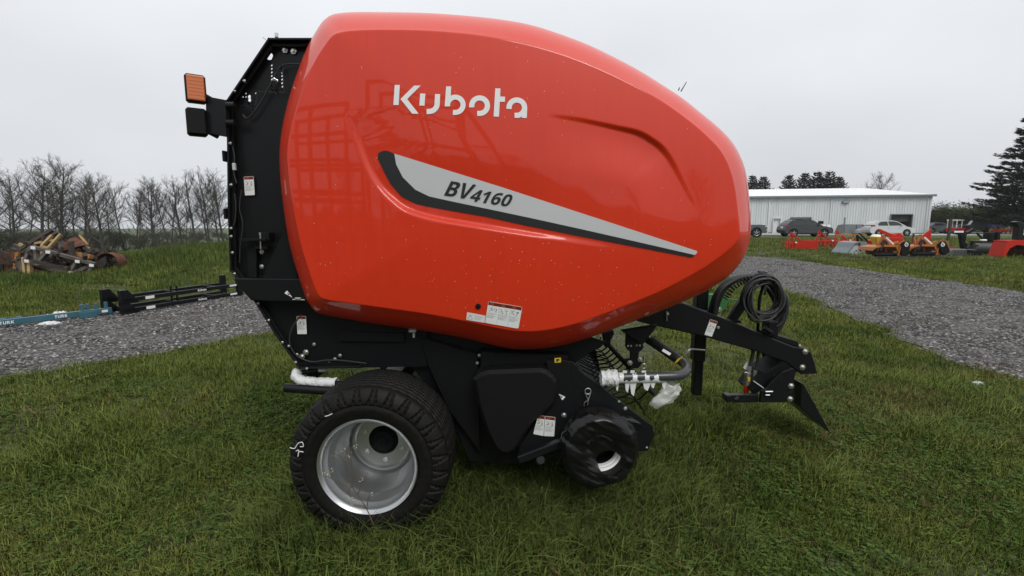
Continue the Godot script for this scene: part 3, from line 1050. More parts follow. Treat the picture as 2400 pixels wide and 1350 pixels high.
	m.prism(v2([-1.4115,1.8866,-1.3535,1.5912,-1.3558,1.5503,-1.5805,1.5558]), -3.06, -3.095, 0.003)
	part(m, "gusset_plate", M.black)
	m = MB.new()
	m.prism(v2([-1.7228,1.5656,-1.3058,1.5602,-1.2653,1.4167,-1.6253,1.4276,-1.6722,1.4873]), -3.0, -3.09, 0.004)
	part(m, "lower_box_section", M.black)
	m = MB.new()
	m.prism(v2([-1.6695,1.7537,-1.6078,1.7537,-1.6207,1.565,-1.672,1.565]), -3.075, -3.1, 0.002)
	m.prism(v2([-1.5992,1.7617,-1.5189,1.7617,-1.5199,1.7457,-1.6003,1.7457]), -3.03, -3.1, 0.001)
	part(m, "latch_bracket", M.black)
	m = MB.new()
	m.prism(v2([-1.6734,1.81,-1.5082,1.81,-1.509,1.7967,-1.6743,1.7967]), -3.0, -3.1, 0.001)
	m.prism(v2([-1.5537,1.8471,-1.5005,1.8471,-1.504,1.7914,-1.5574,1.7914]), -3.03, -3.1, 0.002)
	part(m, "latch_plate", M.black)
	m = MB.new()
	m.tube(v3([-1.5543,1.8476,-3.03,-1.5585,1.745,-3.03]), 0.0045, 0.0045, 8)
	m.cyl(Vector3(-1.5579,1.8317,-3.035), Vector3(-1.5568,1.8475,-3.035), 0.008, 6)
	part(m, "latch_bolt", M.steel)
	# small clips on the rear edge
	for q in v2([-1.7575,2.3109,-1.7763,1.9628]):
		m = MB.new()
		m.rbox(Vector3(q.x, q.y, -3.07), Vector3(0.016, 0.065, 0.05), 0.004)
		part(m, "edge_clip", M.black_plastic)
	# cable ties and rod on the plate
	m = MB.new()
	m.tube(spline(v3([-1.2588,2.8495,-3.075,-1.3805,2.8423,-3.075,-1.4473,2.748,-3.075,-1.5323,2.6163,-3.075,-1.6068,2.5387,-3.075,-1.6359,2.5609,-3.075])), 0.005, 0.005, 6)
	part(m, "control_rod", M.hose)
	m = MB.new()
	m.tube(spline(v3([-1.3819,2.8583,-3.08,-1.38,2.7019,-3.08,-1.3998,2.6909,-3.08,-1.5299,2.6909,-3.08,-1.5457,2.6836,-3.08,-1.554,2.6174,-3.08])), 0.0028, 0.0028, 5)
	part(m, "tie_wire", M.hose)
	m = MB.new()
	m.lathe([Vector2(0.005, 0.01), Vector2(0.01, 0.008), Vector2(0.012, 0.0), Vector2(0.01, -0.008)], Vector3(-1.4241,2.7567,-3.06), Vector3(0.3, 0, 1), 12)
	m.lathe([Vector2(0.005, 0.01), Vector2(0.01, 0.008), Vector2(0.012, 0.0), Vector2(0.01, -0.008)], Vector3(-1.4187,2.7535,-3.075), Vector3(0.3, 0, 1), 12)
	part(m, "ring_clip", M.steel)
	m = MB.new()
	m.tube(spline(v3([-1.7032,2.3683,-3.06,-1.6966,2.3007,-3.06,-1.7077,2.2252,-3.06,-1.6962,2.1491,-3.06])), 0.005, 0.005, 6)
	m.tube(spline(v3([-1.7125,2.0869,-3.06,-1.7098,2.0176,-3.06,-1.7206,1.9246,-3.06,-1.7353,1.8857,-3.06])), 0.005, 0.005, 6)
	m.tube(spline(v3([-1.6679,2.1099,-3.06,-1.688,1.9945,-3.06,-1.6751,1.9013,-3.06,-1.7011,1.7601,-3.06,-1.7125,1.657,-3.06])), 0.004, 0.004, 6)
	part(m, "wiring_loom", M.hose)
	m = MB.new()
	m.rbox(Vector3(-1.6995,2.2467,-3.055), Vector3(0.02, 0.045, 0.02), 0.004)
	part(m, "plug_connector", M.silver)
	m = MB.new()
	m.tube(spline(v3([-1.3374,1.3279,-3.05,-1.4027,1.2419,-3.05,-1.4236,1.1429,-3.05,-1.3828,1.0618,-3.05,-1.2936,1.0211,-3.05,-1.1955,1.0305,-3.05,-1.098,1.0292,-3.05,-0.9401,1.0104,-3.05])), 0.005, 0.005, 6)
	part(m, "lower_cable", M.hose)
	# latch casting with its arrow
	m = MB.new()
	m.rbox(Vector3(-1.3256,1.4407,-2.99), Vector3(0.04, 0.014, 0.02), 0.003)
	m.cyl(Vector3(-1.3581,1.4361,-2.985), Vector3(-1.2842,1.4335,-2.985), 0.004, 8)
	part(m, "toggle_latch", M.steel)
	arrow(v2([-1.412,1.4743,-1.3951,1.4904,-1.3659,1.4475]), -2.998, v2([-1.3933,1.477,-1.378,1.4663,-1.3888,1.4636]))
	# side light arm and lamps
	m = MB.new()
	m.prism(v2([-1.8205,2.6536,-1.7001,2.6316,-1.7162,2.4195,-1.8225,2.4394,-1.8353,2.4716]), -3.02, -3.05, 0.003)
	part(m, "lamp_arm", M.black)
	for q in v2([-1.6796,2.5998,-1.6871,2.4989]):
		m = MB.new()
		m.cyl(Vector3(q.x - 0.02, q.y, -3.02), Vector3(q.x + 0.03, q.y, -3.02), 0.02, 14, 0.003)
		part(m, "arm_clamp", M.black)
	lamp(Vector3(-1.8644,2.6871,-3), true)
	lamp(Vector3(-1.8728,2.4978,-3), false)
	# printed stickers on the rear
	var tall := label_texture(96, 176, 1, false)
	var q4 := v2([-1.668,2.0768,-1.6066,2.0794,-1.6066,2.1942,-1.6678,2.1916])
	sticker(on(q4[0], -3.096), on(q4[1], -3.096), on(q4[2], -3.096), on(q4[3], -3.096), tall)
	q4 = v2([-1.391,1.1924,-1.3301,1.1924,-1.3292,1.3105,-1.3897,1.3105])
	sticker(on(q4[0], -3.096), on(q4[1], -3.096), on(q4[2], -3.096), on(q4[3], -3.096), tall)

func on(p: Vector2, z: float) -> Vector3:
	return Vector3(p.x, p.y, z)

func arrow(outer: PackedVector2Array, z: float, hole: PackedVector2Array):
	var m := MB.new()
	m.prism(outer, z + 0.003, z)
	var o := part(m, "lock_arrow", M.decal_white)
	m = MB.new()
	m.prism(hole, z + 0.005, z + 0.001)
	put(m, "arrow_mark", M.decal_black, o)

func lamp(at: Vector3, amber: bool):
	var bs := Basis(Vector3.UP, 0.62)
	var m := MB.new()
	m.rbox(at, Vector3(0.105, 0.16, 0.062), 0.012, bs)
	m.cyl(at + bs * Vector3(0.04, -0.03, -0.02), at + bs * Vector3(0.11, -0.06, -0.04), 0.02, 10)
	var h := part(m, "lamp_housing", M.black_plastic)
	m = MB.new()
	m.rbox(at + bs * Vector3(0, 0, 0.033), Vector3(0.088, 0.142, 0.012), 0.005, bs)
	put(m, "lamp_lens", M.amber if amber else M.black_plastic, h)
	if amber:
		m = MB.new()
		for i in 7:
			m.box(at + bs * Vector3(0, -0.06 + 0.02 * i, 0.0395), Vector3(0.078, 0.004, 0.002), bs)
		put(m, "lens_rib", M.amber, h)

func baler_chassis():
	var m := MB.new()
	m.prism(v2([-1.2382,1.4115,0.3688,1.2106,0.6263,1.1236,0.4152,0.977,0.4323,0.8139,0.2936,0.3425,0,0.2648,-0.2942,0.2866,-0.4352,0.6486,-0.6873,0.977,-0.9174,0.9475]), -3.16, -3.19, 0.004)
	part(m, "chassis_plate", M.black)
	m = MB.new()
	m.prism(v2([-1.2382,1.4115,0.3688,1.2106,0.4152,0.977,0.2936,0.3425,-0.2942,0.2866,-0.6873,0.977]), mirror_z(-3.16), mirror_z(-3.19), 0.004)
	part(m, "chassis_plate", M.black)
	# axle and cross members
	m = MB.new()
	m.rbox(Vector3(-0.98, 0.62, CENTER_Z), Vector3(0.16, 0.16, 1.35), 0.01)
	part(m, "axle_beam", M.black)
	m = MB.new()
	m.prism(v2([-0.596,1.1715,-0.2228,1.0576,-0.2147,0.3816,-0.4242,0.6801,-0.5583,1.0003]), -3.1, -3.155, 0.006)
	part(m, "axle_carrier", M.black)
	m = MB.new()
	m.prism(v2([-1.128,1.2095,-0.6965,1.2009,-0.6983,1.1382,-1.1308,1.1468]), -3.085, -3.16, 0.004)
	part(m, "side_rail", M.black)
	for q in v2([-0.2131,1.0493,-0.2275,0.9973]): bolt(Vector3(q.x, q.y, -3.098), 0.008)
	m = MB.new()
	m.prism(v2([-0.2031,1.0862,0.3621,1.0576,0.3634,0.9657,-0.204,0.9715]), -3.06, -3.16, 0.006)
	part(m, "gear_housing", M.black_matt)
	# rounded drive cover
	m = MB.new()
	m.prism(v2([-0.2429,0.9384,-0.226,0.9617,-0.1966,0.9816,-0.1465,0.9962,0.0119,1.003,0.1786,1.0099,0.2204,0.9945,0.2582,0.9643,0.2812,0.9255,0.286,0.8735,0.2825,0.8169,0.2646,0.7688,0.1809,0.6985,0.1305,0.6543,0.0801,0.5655,0.0462,0.503,0.0122,0.4626,-0.0262,0.4446,-0.0731,0.4491,-0.1113,0.485,-0.1659,0.6011,-0.2152,0.7688]), -2.93, -3.15, 0.022)
	part(m, "drive_cover", M.black_plastic)
	# side shield under the panel with its catch
	m = MB.new()
	m.rbox(Vector3(-0.6364,1.2227,-3.06), Vector3(0.045, 0.018, 0.03), 0.004)
	m.cyl(Vector3(-0.6287,1.206,-3.06), Vector3(-0.6294,1.1781,-3.06), 0.008, 8)
	part(m, "panel_catch", M.silver)
	m = MB.new()
	m.bar(Vector3(-0.6453,1.0291,-3.12), Vector3(-0.6574,0.9945,-3.12), 0.005, 0.003)
	part(m, "grey_marker", M.silver)
	# ejector ramp pipe and its plastic wrap behind the wheel
	m = MB.new()
	m.tube(v3([-1.4472,0.8641,-3,-0.8176,0.8189,-3]), 0.028, 0.028, 18)
	part(m, "ramp_tube", M.black)
	m = MB.new()
	m.tube(spline(v3([-1.2934,0.9331,-3.15,-1.3945,0.9278,-3.12,-1.4098,0.9022,-3.1,-1.3603,0.8827,-3.08,-1.2153,0.8783,-3.05,-0.8698,0.8838,-3])), 0.02, 0.02, 14)
	part(m, "ramp_arm", M.black)
	crumple_tube(spline(v3([-1.4078,0.9423,-3.12,-1.4175,0.9138,-3.1,-1.3769,0.8856,-3.08,-1.2744,0.8807,-3.06,-1.1286,0.8845,-3.04])), 0.03, M.film_white, "plastic_wrap", 17, 0.006)
	m = MB.new()
	m.tube(spline(v3([-1.2656,0.9247,-3.03,-1.2553,0.8884,-3.02,-1.2617,0.8465,-3.01,-1.2756,0.8145,-3.02])), 0.0035, 0.0035, 6)
	part(m, "tie_string", M.film_white)
	m = MB.new()
	m.prism(v2([-1.3858,0.9237,-1.2414,0.9237,-1.3164,0.87,-1.3453,0.87]), -3.14, -3.2, 0.003)
	part(m, "ramp_bracket", M.black)

func crumple_tube(path: PackedVector3Array, r: float, mat: Material, called: String, sd: int, amp: float, parent: Node3D = B) -> MeshInstance3D:
	# a torn, wrinkled film wound round a tube
	var fn := FastNoiseLite.new()
	fn.seed = sd; fn.frequency = 28.0; fn.fractal_octaves = 3
	var dense := PackedVector3Array()
	for i in path.size() - 1:
		for k in 3: dense.append(path[i].lerp(path[i + 1], k / 3.0))
	dense.append(path[path.size() - 1])
	var rows := []
	var fx := Vector3.ZERO
	for i in dense.size():
		var t := (dense[mini(i + 1, dense.size() - 1)] - dense[maxi(i - 1, 0)]).normalized()
		if fx == Vector3.ZERO: fx = t.cross(Vector3.UP).normalized()
		fx = (fx - t * fx.dot(t)).normalized()
		var fy := t.cross(fx)
		var row := PackedVector3Array()
		for k in 25:
			var a := TAU * (k % 24) / 24.0
			var dd := fx * cos(a) + fy * sin(a)
			var p := dense[i] + dd * r
			row.append(p + dd * amp * (0.3 + fn.get_noise_3dv(p)) + dd * amp * 0.7 * fn.get_noise_3d(p.x * 3.0, p.y * 3.0, p.z * 3.0))
		rows.append(row)
	var m := MB.new()
	m.grid(rows)
	for i in m.n.size():
		var c: Vector3 = dense[i / 25]
		if m.n[i].dot(m.v[i] - c) < 0: m.n[i] = -m.n[i]
	var ix := m.ix.duplicate()
	m.ix = PackedInt32Array()
	for k in range(0, ix.size(), 3): m.face(ix[k], ix[k + 1], ix[k + 2])
	return put(m, called, mat, parent)

func main_wheel(z: float, s: float):
	# outer face at z, s = 1 faces the viewer
	var hub := (v2([-0.8396,0.5009]))[0]
	var at := Vector3(hub.x, hub.y, z)
	var w := Node3D.new()
	w.name = "wheel"
	B.add_child(w, true)
	w.position = at - wpos(B)
	# tyre: sidewall, lugged shoulder and zigzag ribs
	var prof := [[0.276, 0.05], [0.283, 0.03], [0.296, 0.016], [0.315, 0.006], [0.338, 0.001], [0.35, -0.001], [0.354, 0.001], [0.366, 0.002], [0.371, 0.007], [0.376, 0.007], [0.381, 0.002]]
	for i in 14: prof.append([0.383 + 0.0062 * i, -0.001 + 0.00024 * i * i])
	for i in 57:
		var t := i / 56.0
		prof.append([0.468 + 0.014 * sin(PI * t), 0.05 + 0.355 * t])
	prof.append_array([[0.455, 0.425], [0.42, 0.448], [0.36, 0.46], [0.31, 0.452], [0.28, 0.42]])
	var rows := []
	var nseg := 448
	for i in prof.size():
		var row := PackedVector3Array()
		for k in nseg + 1:
			var a := TAU * (k % nseg) / nseg
			var r: float = prof[i][0]
			var y: float = prof[i][1]
			var ph := fposmod(a / TAU * 28.0, 1.0)
			var q := absf(ph - 0.5) * 2.0
			if i >= 11 and i < 25:
				# lugs split by pairs of slots that open towards the hub
				var rr := (i - 11) / 13.0
				var slot := 1.0 - ss(0.07, 0.14, absf(q - 0.12 - 0.4 * (1.0 - rr)))
				y += 0.016 * slot
				r -= 0.004 * slot * rr
			elif i >= 25 and i < 82:
				var t := (i - 25) / 56.0
				var zig := 0.012 * (absf(fposmod(a / TAU * 48.0, 1.0) - 0.5) * 4.0 - 1.0)
				var g := 0.0
				for gi in 9:
					g = maxf(g, 1.0 - ss(0.012, 0.024, absf(t - 0.1 - 0.1 * gi - zig)))
				r -= 0.013 * g
				if t < 0.07: r -= 0.008 * (1.0 - ss(0.1, 0.2, q)) * (1.0 - t / 0.07)
			row.append(at + Vector3(cos(a) * r, sin(a) * r, -s * y))
		rows.append(row)
	var m := MB.new()
	m.grid(rows)
	fix_out(m, at + Vector3(0, 0, -s * 0.23), 0.34)
	var ty := put(m, "tyre", M.rubber, w)
	if s > 0:
		# raised size mark and the tie string left on the sidewall
		m = MB.new()
		m.tube(spline(v3([-1.061,0.8165,-2.65,-1.0415,0.8221,-2.65,-1.0201,0.8326,-2.65])), 0.004, 0.004, 5)
		put(m, "chalk_mark", M.silver, ty)
		m = MB.new()
		m.tube(spline(v3([-1.2718,0.6304,-2.648,-1.2448,0.6263,-2.648,-1.2237,0.655,-2.648,-1.2,0.6632,-2.648,-1.1936,0.6386,-2.648,-1.2131,0.637,-2.648])), 0.0028, 0.0028, 5)
		m.tube(spline(v3([-1.238,0.6099,-2.648,-1.2222,0.614,-2.648,-1.2282,0.577,-2.648,-1.2187,0.6058,-2.648,-1.1955,0.6041,-2.648])), 0.0028, 0.0028, 5)
		put(m, "tie_string", M.film_white, ty)
	var rp := [Vector2(0.095, -0.40), Vector2(0.097, -0.372), Vector2(0.172, -0.362), Vector2(0.178, -0.338), Vector2(0.188, -0.336), Vector2(0.194, -0.352), Vector2(0.2, -0.352), Vector2(0.232, -0.145), Vector2(0.236, -0.128), Vector2(0.246, -0.112), Vector2(0.248, -0.075), Vector2(0.252, -0.062), Vector2(0.264, -0.048), Vector2(0.268, -0.026), Vector2(0.274, -0.014), Vector2(0.286, -0.004), Vector2(0.29, -0.001), Vector2(0.293, -0.006), Vector2(0.285, -0.03)]
	m = MB.new()
	m.lathe(rp, at, Vector3(0, 0, s), 96)
	for i in m.n.size(): m.n[i] = m.n[i] * 1.0
	var rim := put(m, "rim", M.rim, w)
	m = MB.new()
	m.lathe([Vector2(0, -0.335), Vector2(0.03, -0.335), Vector2(0.036, -0.342), Vector2(0.066, -0.35), Vector2(0.07, -0.36), Vector2(0.095, -0.385), Vector2(0.096, -0.42)], at, Vector3(0, 0, s), 32)
	put(m, "hub", M.black_matt, w)
	for k in 6:
		var a := TAU * k / 6.0 + 0.6
		bolt(at + Vector3(cos(a) * 0.132, sin(a) * 0.132, -s * 0.364), 0.013, w, Basis() if s > 0 else Basis(Vector3.UP, PI))
	if s > 0:
		m = MB.new()
		var lp := v2([-0.8821,0.2685,-0.8184,0.2614,-0.8293,0.2411,-0.8905,0.2493])
		m.prism(lp, -2.845, -2.847)
		put(m, "paper_tag", M.white, w)
	return w

func fix_out(m: MB, c: Vector3, ring: float):
	# turns normals away from the core circle of a wheel-like ring
	for i in m.n.size():
		var q := m.v[i] - c
		var f := Vector3(q.x, q.y, 0).normalized() * ring
		if m.n[i].dot(q - f) < 0: m.n[i] = -m.n[i]
	var ix := m.ix.duplicate()
	m.ix = PackedInt32Array()
	for k in range(0, ix.size(), 3): m.face(ix[k], ix[k + 1], ix[k + 2])

func pickup_and_gauge_wheel():
	# side plate of the pickup
	var m := MB.new()
	m.prism(v2([0.215,1.0402,0.3164,1.0472,0.3885,1.0315,0.4361,0.9748,0.7226,0.7498,0.8281,0.6693,0.9075,0.6109,0.923,0.5431,0.8836,0.4384,0.8361,0.4338,0.7058,0.443,0.2731,0.3788,0.0385,0.365,0.047,0.4795,0.184,0.6693,0.269,0.7498]), -3.0, -3.03, 0.004)
	part(m, "pickup_side_plate", M.black)
	m = MB.new()
	m.prism(v2([0.215,1.0402,0.3885,1.0315,0.8281,0.6693,0.8836,0.4384,0.2731,0.3788,0.0385,0.365]), mirror_z(-3.0), mirror_z(-3.03), 0.004)
	part(m, "pickup_side_plate", M.black)
	# adjusting strip with its holes
	var strip := v2([0.3694,0.997,0.3892,1.0186,0.4146,1.0057,0.4538,0.9276,0.4725,0.8315,0.4784,0.7524,0.428,0.7258,0.4098,0.7964,0.3869,0.9015])
	var hs := holes_of(v2([0.3878,1.0013,0.3942,0.9728,0.4023,0.9381,0.3969,0.9076,0.405,0.8788,0.4122,0.8517,0.4212,0.8219,0.4302,0.7911,0.44,0.7629,0.4374,0.9041,0.443,0.8753,0.4477,0.8491,0.4559,0.8184,0.4623,0.7911]), 0.0095)
	hole_plate(strip, -2.985, 0.012, hs, "adjusting_strip", M.black_matt)
	# spring clip
	m = MB.new()
	var ring := PackedVector3Array()
	var rc := Vector3(0.4798,0.8521,-2.97)
	for k in 15: ring.append(rc + Vector3(cos(TAU * k / 14.0 + 0.3), sin(TAU * k / 14.0 + 0.3), 0.0) * 0.019)
	m.tube(ring, 0.0035, 0.0035, 7)
	m.tube(v3([0.4612,0.8409,-2.97,0.4845,0.7914,-2.975,0.4806,0.7556,-2.98]), 0.003, 0.003, 6)
	m.tube(v3([0.4963,0.8381,-2.97,0.4837,0.7932,-2.97,0.4597,0.7792,-2.97,0.4582,0.7519,-2.975]), 0.003, 0.003, 6)
	part(m, "spring_clip", M.steel)
	bolt(Vector3(0.3344,0.6823,-3), 0.013)
	bolt(Vector3(0.7277,0.728,-3), 0.009)
	bolt(Vector3(0.6854,0.7735,-3), 0.006)
	bolt(Vector3(0.8741,0.4627,-3), 0.006)
	m = MB.new()
	m.prism(v2([0.2689,1.0599,0.3092,1.0626,0.3096,1.0322,0.2693,1.0294]), -2.996, -2.999)
	var yl := part(m, "yellow_label", M.yellow)
	m = MB.new()
	m.prism(v2([0.2798,1.0543,0.2986,1.0543,0.2987,1.0433,0.288,1.0433,0.2881,1.035,0.28,1.035]), -2.9945, -2.9955)
	put(m, "label_mark", M.decal_black, yl)
	arrow(v2([0.2988,0.8253,0.3398,0.8056,0.3211,0.7829]), -2.997, v2([0.307,0.8169,0.3207,0.8084,0.3182,0.7971]))
	var two := label_texture(96, 176, 1, false)
	var q4 := v2([0.1373,0.5573,0.2034,0.5428,0.2104,0.6778,0.1667,0.6835])
	sticker(on(q4[0], -2.997), on(q4[1], -2.997), on(q4[2], -2.997), on(q4[3], -2.997), two)
	q4 = v2([0.2061,0.5428,0.2721,0.5399,0.2789,0.6692,0.2132,0.6778])
	sticker(on(q4[0], -2.997), on(q4[1], -2.997), on(q4[2], -2.997), on(q4[3], -2.997), two)
	# gauge wheel arm
	m = MB.new()
	m.bar(Vector3(0.0409,0.409,-2.95), Vector3(0.3237,0.5332,-2.93), 0.05, 0.05, Vector3.UP, 0.006)
	part(m, "wheel_arm", M.black)
	m = MB.new()
	m.cyl(Vector3(0.181,0.4185,-2.92), Vector3(0.1872,0.3678,-3.02), 0.028, 20, 0.003)
	part(m, "arm_pivot", M.black)
	# wrapped gauge wheel
	var hub := (v2([0.536,0.5325]))[0]
	var at := Vector3(hub.x, hub.y, -2.80)
	var w := Node3D.new()
	w.name = "gauge_wheel"
	B.add_child(w, true)
	w.position = at - wpos(B)
	m = MB.new()
	m.lathe([Vector2(0.12, -0.03), Vector2(0.135, -0.012), Vector2(0.17, 0.002), Vector2(0.205, -0.006), Vector2(0.226, -0.03), Vector2(0.234, -0.07), Vector2(0.232, -0.13), Vector2(0.222, -0.165), Vector2(0.19, -0.18), Vector2(0.13, -0.17)].map(func(q): return q), at, Vector3(0, 0, 1), 64)
	fix_out(m, at + Vector3(0, 0, -0.08), 0.17)
	put(m, "tyre", M.rubber, w)
	m = MB.new()
	m.lathe([Vector2(0.108, -0.06), Vector2(0.112, -0.035), Vector2(0.12, -0.032), Vector2(0.124, -0.02), Vector2(0.132, -0.014), Vector2(0.137, -0.012), Vector2(0.14, -0.014)], at, Vector3(0, 0, 1), 64)
	put(m, "rim", M.white, w)
	m = MB.new()
	m.lathe([Vector2(0, -0.1), Vector2(0.03, -0.1), Vector2(0.034, -0.13), Vector2(0.1, -0.135), Vector2(0.11, -0.05)], at, Vector3(0, 0, 1), 40)
	put(m, "hub_disc", M.black_matt, w)
	wheel_wrap(at, w)

func wheel_wrap(at: Vector3, w: Node3D):
	# torn black film drawn over the wheel: open at the lower right, gathered in folds
	var fn := FastNoiseLite.new()
	fn.seed = 61; fn.frequency = 1.0; fn.fractal_octaves = 3
	var rows := []
	var na := 220
	var rings := 46
	var oc := Vector2(0.06, -0.058)
	for i in rings:
		var t := i / float(rings - 1)
		var row := PackedVector3Array()
		for k in na + 1:
			var a := TAU * (k % na) / na
			var dir := Vector2(cos(a), sin(a))
			# the opening: a lens shape right and below the hub
			var open := 0.08 + 0.01 * fn.get_noise_2d(cos(a) * 2.0, sin(a) * 2.0)
			if sin(a) > 0.0: open *= lerpf(1.0, 0.75, sin(a))
			var outer := 0.242 + 0.012 * fn.get_noise_2d(cos(a) * 3.0 + 9.0, sin(a) * 3.0) + 0.05 * exp(-pow((a - 0.62) / 0.16, 2.0)) + 0.022 * exp(-pow((a - 4.4) / 0.3, 2.0))
			var p0 := oc + dir * open
			var p1 := dir * outer
			var tt := minf(t / 0.8, 1.0)
			var p := p0.lerp(p1, tt)
			var rr := p.length()
			var z := 0.012 + 0.012 * ss(0.08, 0.17, rr) - 0.05 * ss(0.2, 0.25, rr)
			if rr < 0.13: z -= 0.028 * (1.0 - ss(0.06, 0.13, rr))
			if t > 0.8:
				z -= (t - 0.8) / 0.2 * 0.15
				p = dir * (outer + 0.004 - 0.03 * (t - 0.8) / 0.2)
			# folds running down from the right shoulder to the lower left
			var f := p.rotated(0.5)
			var fold := 1.4 * fn.get_noise_2d(f.x * 2.5, f.y * 7.0) + 0.16 * fn.get_noise_2d(f.x * 6.0 + 5.0, f.y * 24.0)
			z += 0.013 * fold * (0.35 + 0.65 * ss(0.0, 0.3, tt))
			row.append(at + Vector3(p.x, p.y, z))
		rows.append(row)
	var m := MB.new()
	m.grid(rows)
	for i in m.n.size():
		var q := m.v[i] - at
		var o := Vector3(q.x, q.y, 0.12 if i / (na + 1) < 37 else 0.0)
		if (m.n[i].dot(Vector3(0, 0, 1)) < 0 and i / (na + 1) < 34) or (i / (na + 1) >= 34 and m.n[i].dot(o) < 0): m.n[i] = -m.n[i]
	var ix := m.ix.duplicate()
	m.ix = PackedInt32Array()
	for k in range(0, ix.size(), 3): m.face(ix[k], ix[k + 1], ix[k + 2])
	var o := put(m, "plastic_wrap", M.film_black, w)
	tag(o, "crumpled black plastic film torn open over the rim")

func drawbar():
	# tongue: two side plates joined to a box, front nose lower
	var side := v2([0.8693,1.3197,1.3212,1.2968,1.6987,1.1528,2.0382,1.0137,2.2089,0.9469,2.2769,0.9394,2.3449,0.9075,2.3837,0.8133,2.4083,0.7294,2.2832,0.724,2.1559,0.8209,1.9209,0.9075,1.4676,1.037,1.1232,1.1129,0.9984,1.1423,0.8316,1.2052])
	var m := MB.new()
	m.prism(side, -3.72, -4.0, 0.008)
	var t := part(m, "drawbar", M.black)
	m = MB.new()
	m.prism(v2([2.0366,1.037,2.0994,1.0264,2.2583,0.9788,2.2768,0.9416,2.2088,0.948,2.0382,1.0137]), -3.76, -3.96, 0.004)
	part(m, "step_plate", M.black_matt)
	for q in v2([2.2961,0.9102,2.2831,0.7841]): bolt(Vector3(q.x, q.y, -3.718), 0.017, t)
	for q in v2([2.249,0.9569,1.6025,1.1025,1.2047,1.2102]): bolt(Vector3(q.x, q.y, -3.716), 0.009, t)
	m = MB.new()
	m.tube(v3([1.1925,1.2353,-3.7,1.1957,1.1584,-3.7]), 0.004, 0.004, 6)
	part(m, "hanging_pin", M.steel, t)
	var lab := label_texture(96, 176, 1, false)
	var q4 := v2([1.4993,1.0456,1.557,1.0287,1.5958,1.1496,1.5373,1.1674])
	sticker(on(q4[0], -3.718), on(q4[1], -3.718), on(q4[2], -3.718), on(q4[3], -3.718), lab, "safety_label", t)
	# hitch: adjusting plates and clevis
	m = MB.new()
	m.prism(v2([2.1717,0.7931,2.1859,0.7825,2.2078,0.5192,1.937,0.516,1.9432,0.6111,1.9812,0.6326,2.0191,0.6863,2.0964,0.7633]), -3.66, -3.69, 0.004)
	var h := part(m, "hitch_plate", M.black)
	m = MB.new()
	m.prism(v2([2.184,0.8356,2.2516,0.7612,2.2271,0.6756,2.2001,0.6219,2.1749,0.7505,1.9343,0.5571,1.901,0.5895,1.9954,0.7292,2.0943,0.7931,2.1325,0.8356]), -3.73, -3.98, 0.004)
	part(m, "hitch_block", M.black_matt)
	for q in v2([2.1698,0.6524,2.1704,0.5472]): bolt(Vector3(q.x, q.y, -3.658), 0.017, h)
	for q in v2([2.0337,0.7387,2.1629,0.7589,2.1638,0.7057,2.1644,0.5999,2.0836,0.7174]):
		m = MB.new()
		m.cyl(Vector3(q.x, q.y, -3.662), Vector3(q.x, q.y, -3.657), 0.008, 10)
		part(m, "bolt_hole", M.decal_black, h)
	m = MB.new()
	m.prism(v2([1.9682,0.6128,2.0392,0.616,2.0425,0.5698,1.9713,0.5666]), -3.652, -3.66, 0.002)
	part(m, "pin_block", M.black_matt, h)
	m = MB.new()
	m.cyl(Vector3(1.9674,0.6088,-3.65), Vector3(2.0241,0.6088,-3.65), 0.007, 8)
	m.cyl(Vector3(1.9693,0.581,-3.65), Vector3(2.0023,0.581,-3.65), 0.007, 8)
	part(m, "hitch_pin", M.steel, h)
	m = MB.new()
	m.prism(v2([1.7241,0.5661,1.9382,0.5716,1.9393,0.5063,1.7488,0.503,1.7319,0.5226]), -3.69, -3.73, 0.004)
	m.prism(v2([1.6823,0.5661,1.7241,0.5661,1.7399,0.5117,1.6962,0.5063,1.6758,0.5335]), -3.685, -3.76, 0.008)
	var cl := part(m, "clevis_arm", M.black)
	m = MB.new()
	m.cyl(Vector3(1.7615,0.5499,-3.688), Vector3(1.7911,0.5272,-3.75), 0.02, 14)
	part(m, "clevis_hole", M.decal_black, cl)
	# skid foot reaching the ground
	m = MB.new()
	var sk := v2([2.2745,0.6578,2.2895,0.6578,2.5409,0.2452,2.5062,0.2714,2.3034,0.4462,2.2802,0.4686])
	m.prism(sk, -3.7, -4.02, 0.003)
	part(m, "skid_foot", M.black)
	m = MB.new()
	m.tube(v3([1.8954,0.6779,-3.7,1.969,0.6258,-3.68]), 0.005, 0.005, 6)
	part(m, "safety_pin", M.steel)
	# jack stand beside the drawbar
	m = MB.new()
	m.rbox((Vector3(1.614,1.2996,-4.15) + Vector3(1.6347,0.8867,-4.15)) * 0.5, Vector3(0.1, 0.75, 0.1), 0.006)
	var jk := part(m, "jack_stand", M.black)
	m = MB.new()
	var jt := Vector3(1.6273,0.8867,-4.15)
	m.rbox(Vector3(jt.x, (jt.y + 0.41) * 0.5 , jt.z), Vector3(0.075, jt.y - 0.41 , 0.075), 0.005)
	part(m, "jack_leg", M.black, jk)
	m = MB.new()
	m.tube(spline(v3([1.4852,0.7845,-4.05,1.5016,0.8218,-4.05,1.5448,0.8326,-4.08,1.6632,0.8199,-4.1])), 0.009, 0.009, 8)
	part(m, "jack_pin", M.steel, jk)
	# hanging bracket of the crop guard
	m = MB.new()
	m.prism(v2([0.7518,1.1716,0.9981,1.2129,0.9732,1.1702,0.9452,1.1345,0.9052,1.0787]), -3.28, -3.33, 0.004)
	part(m, "guard_bracket", M.black)
	m = MB.new()
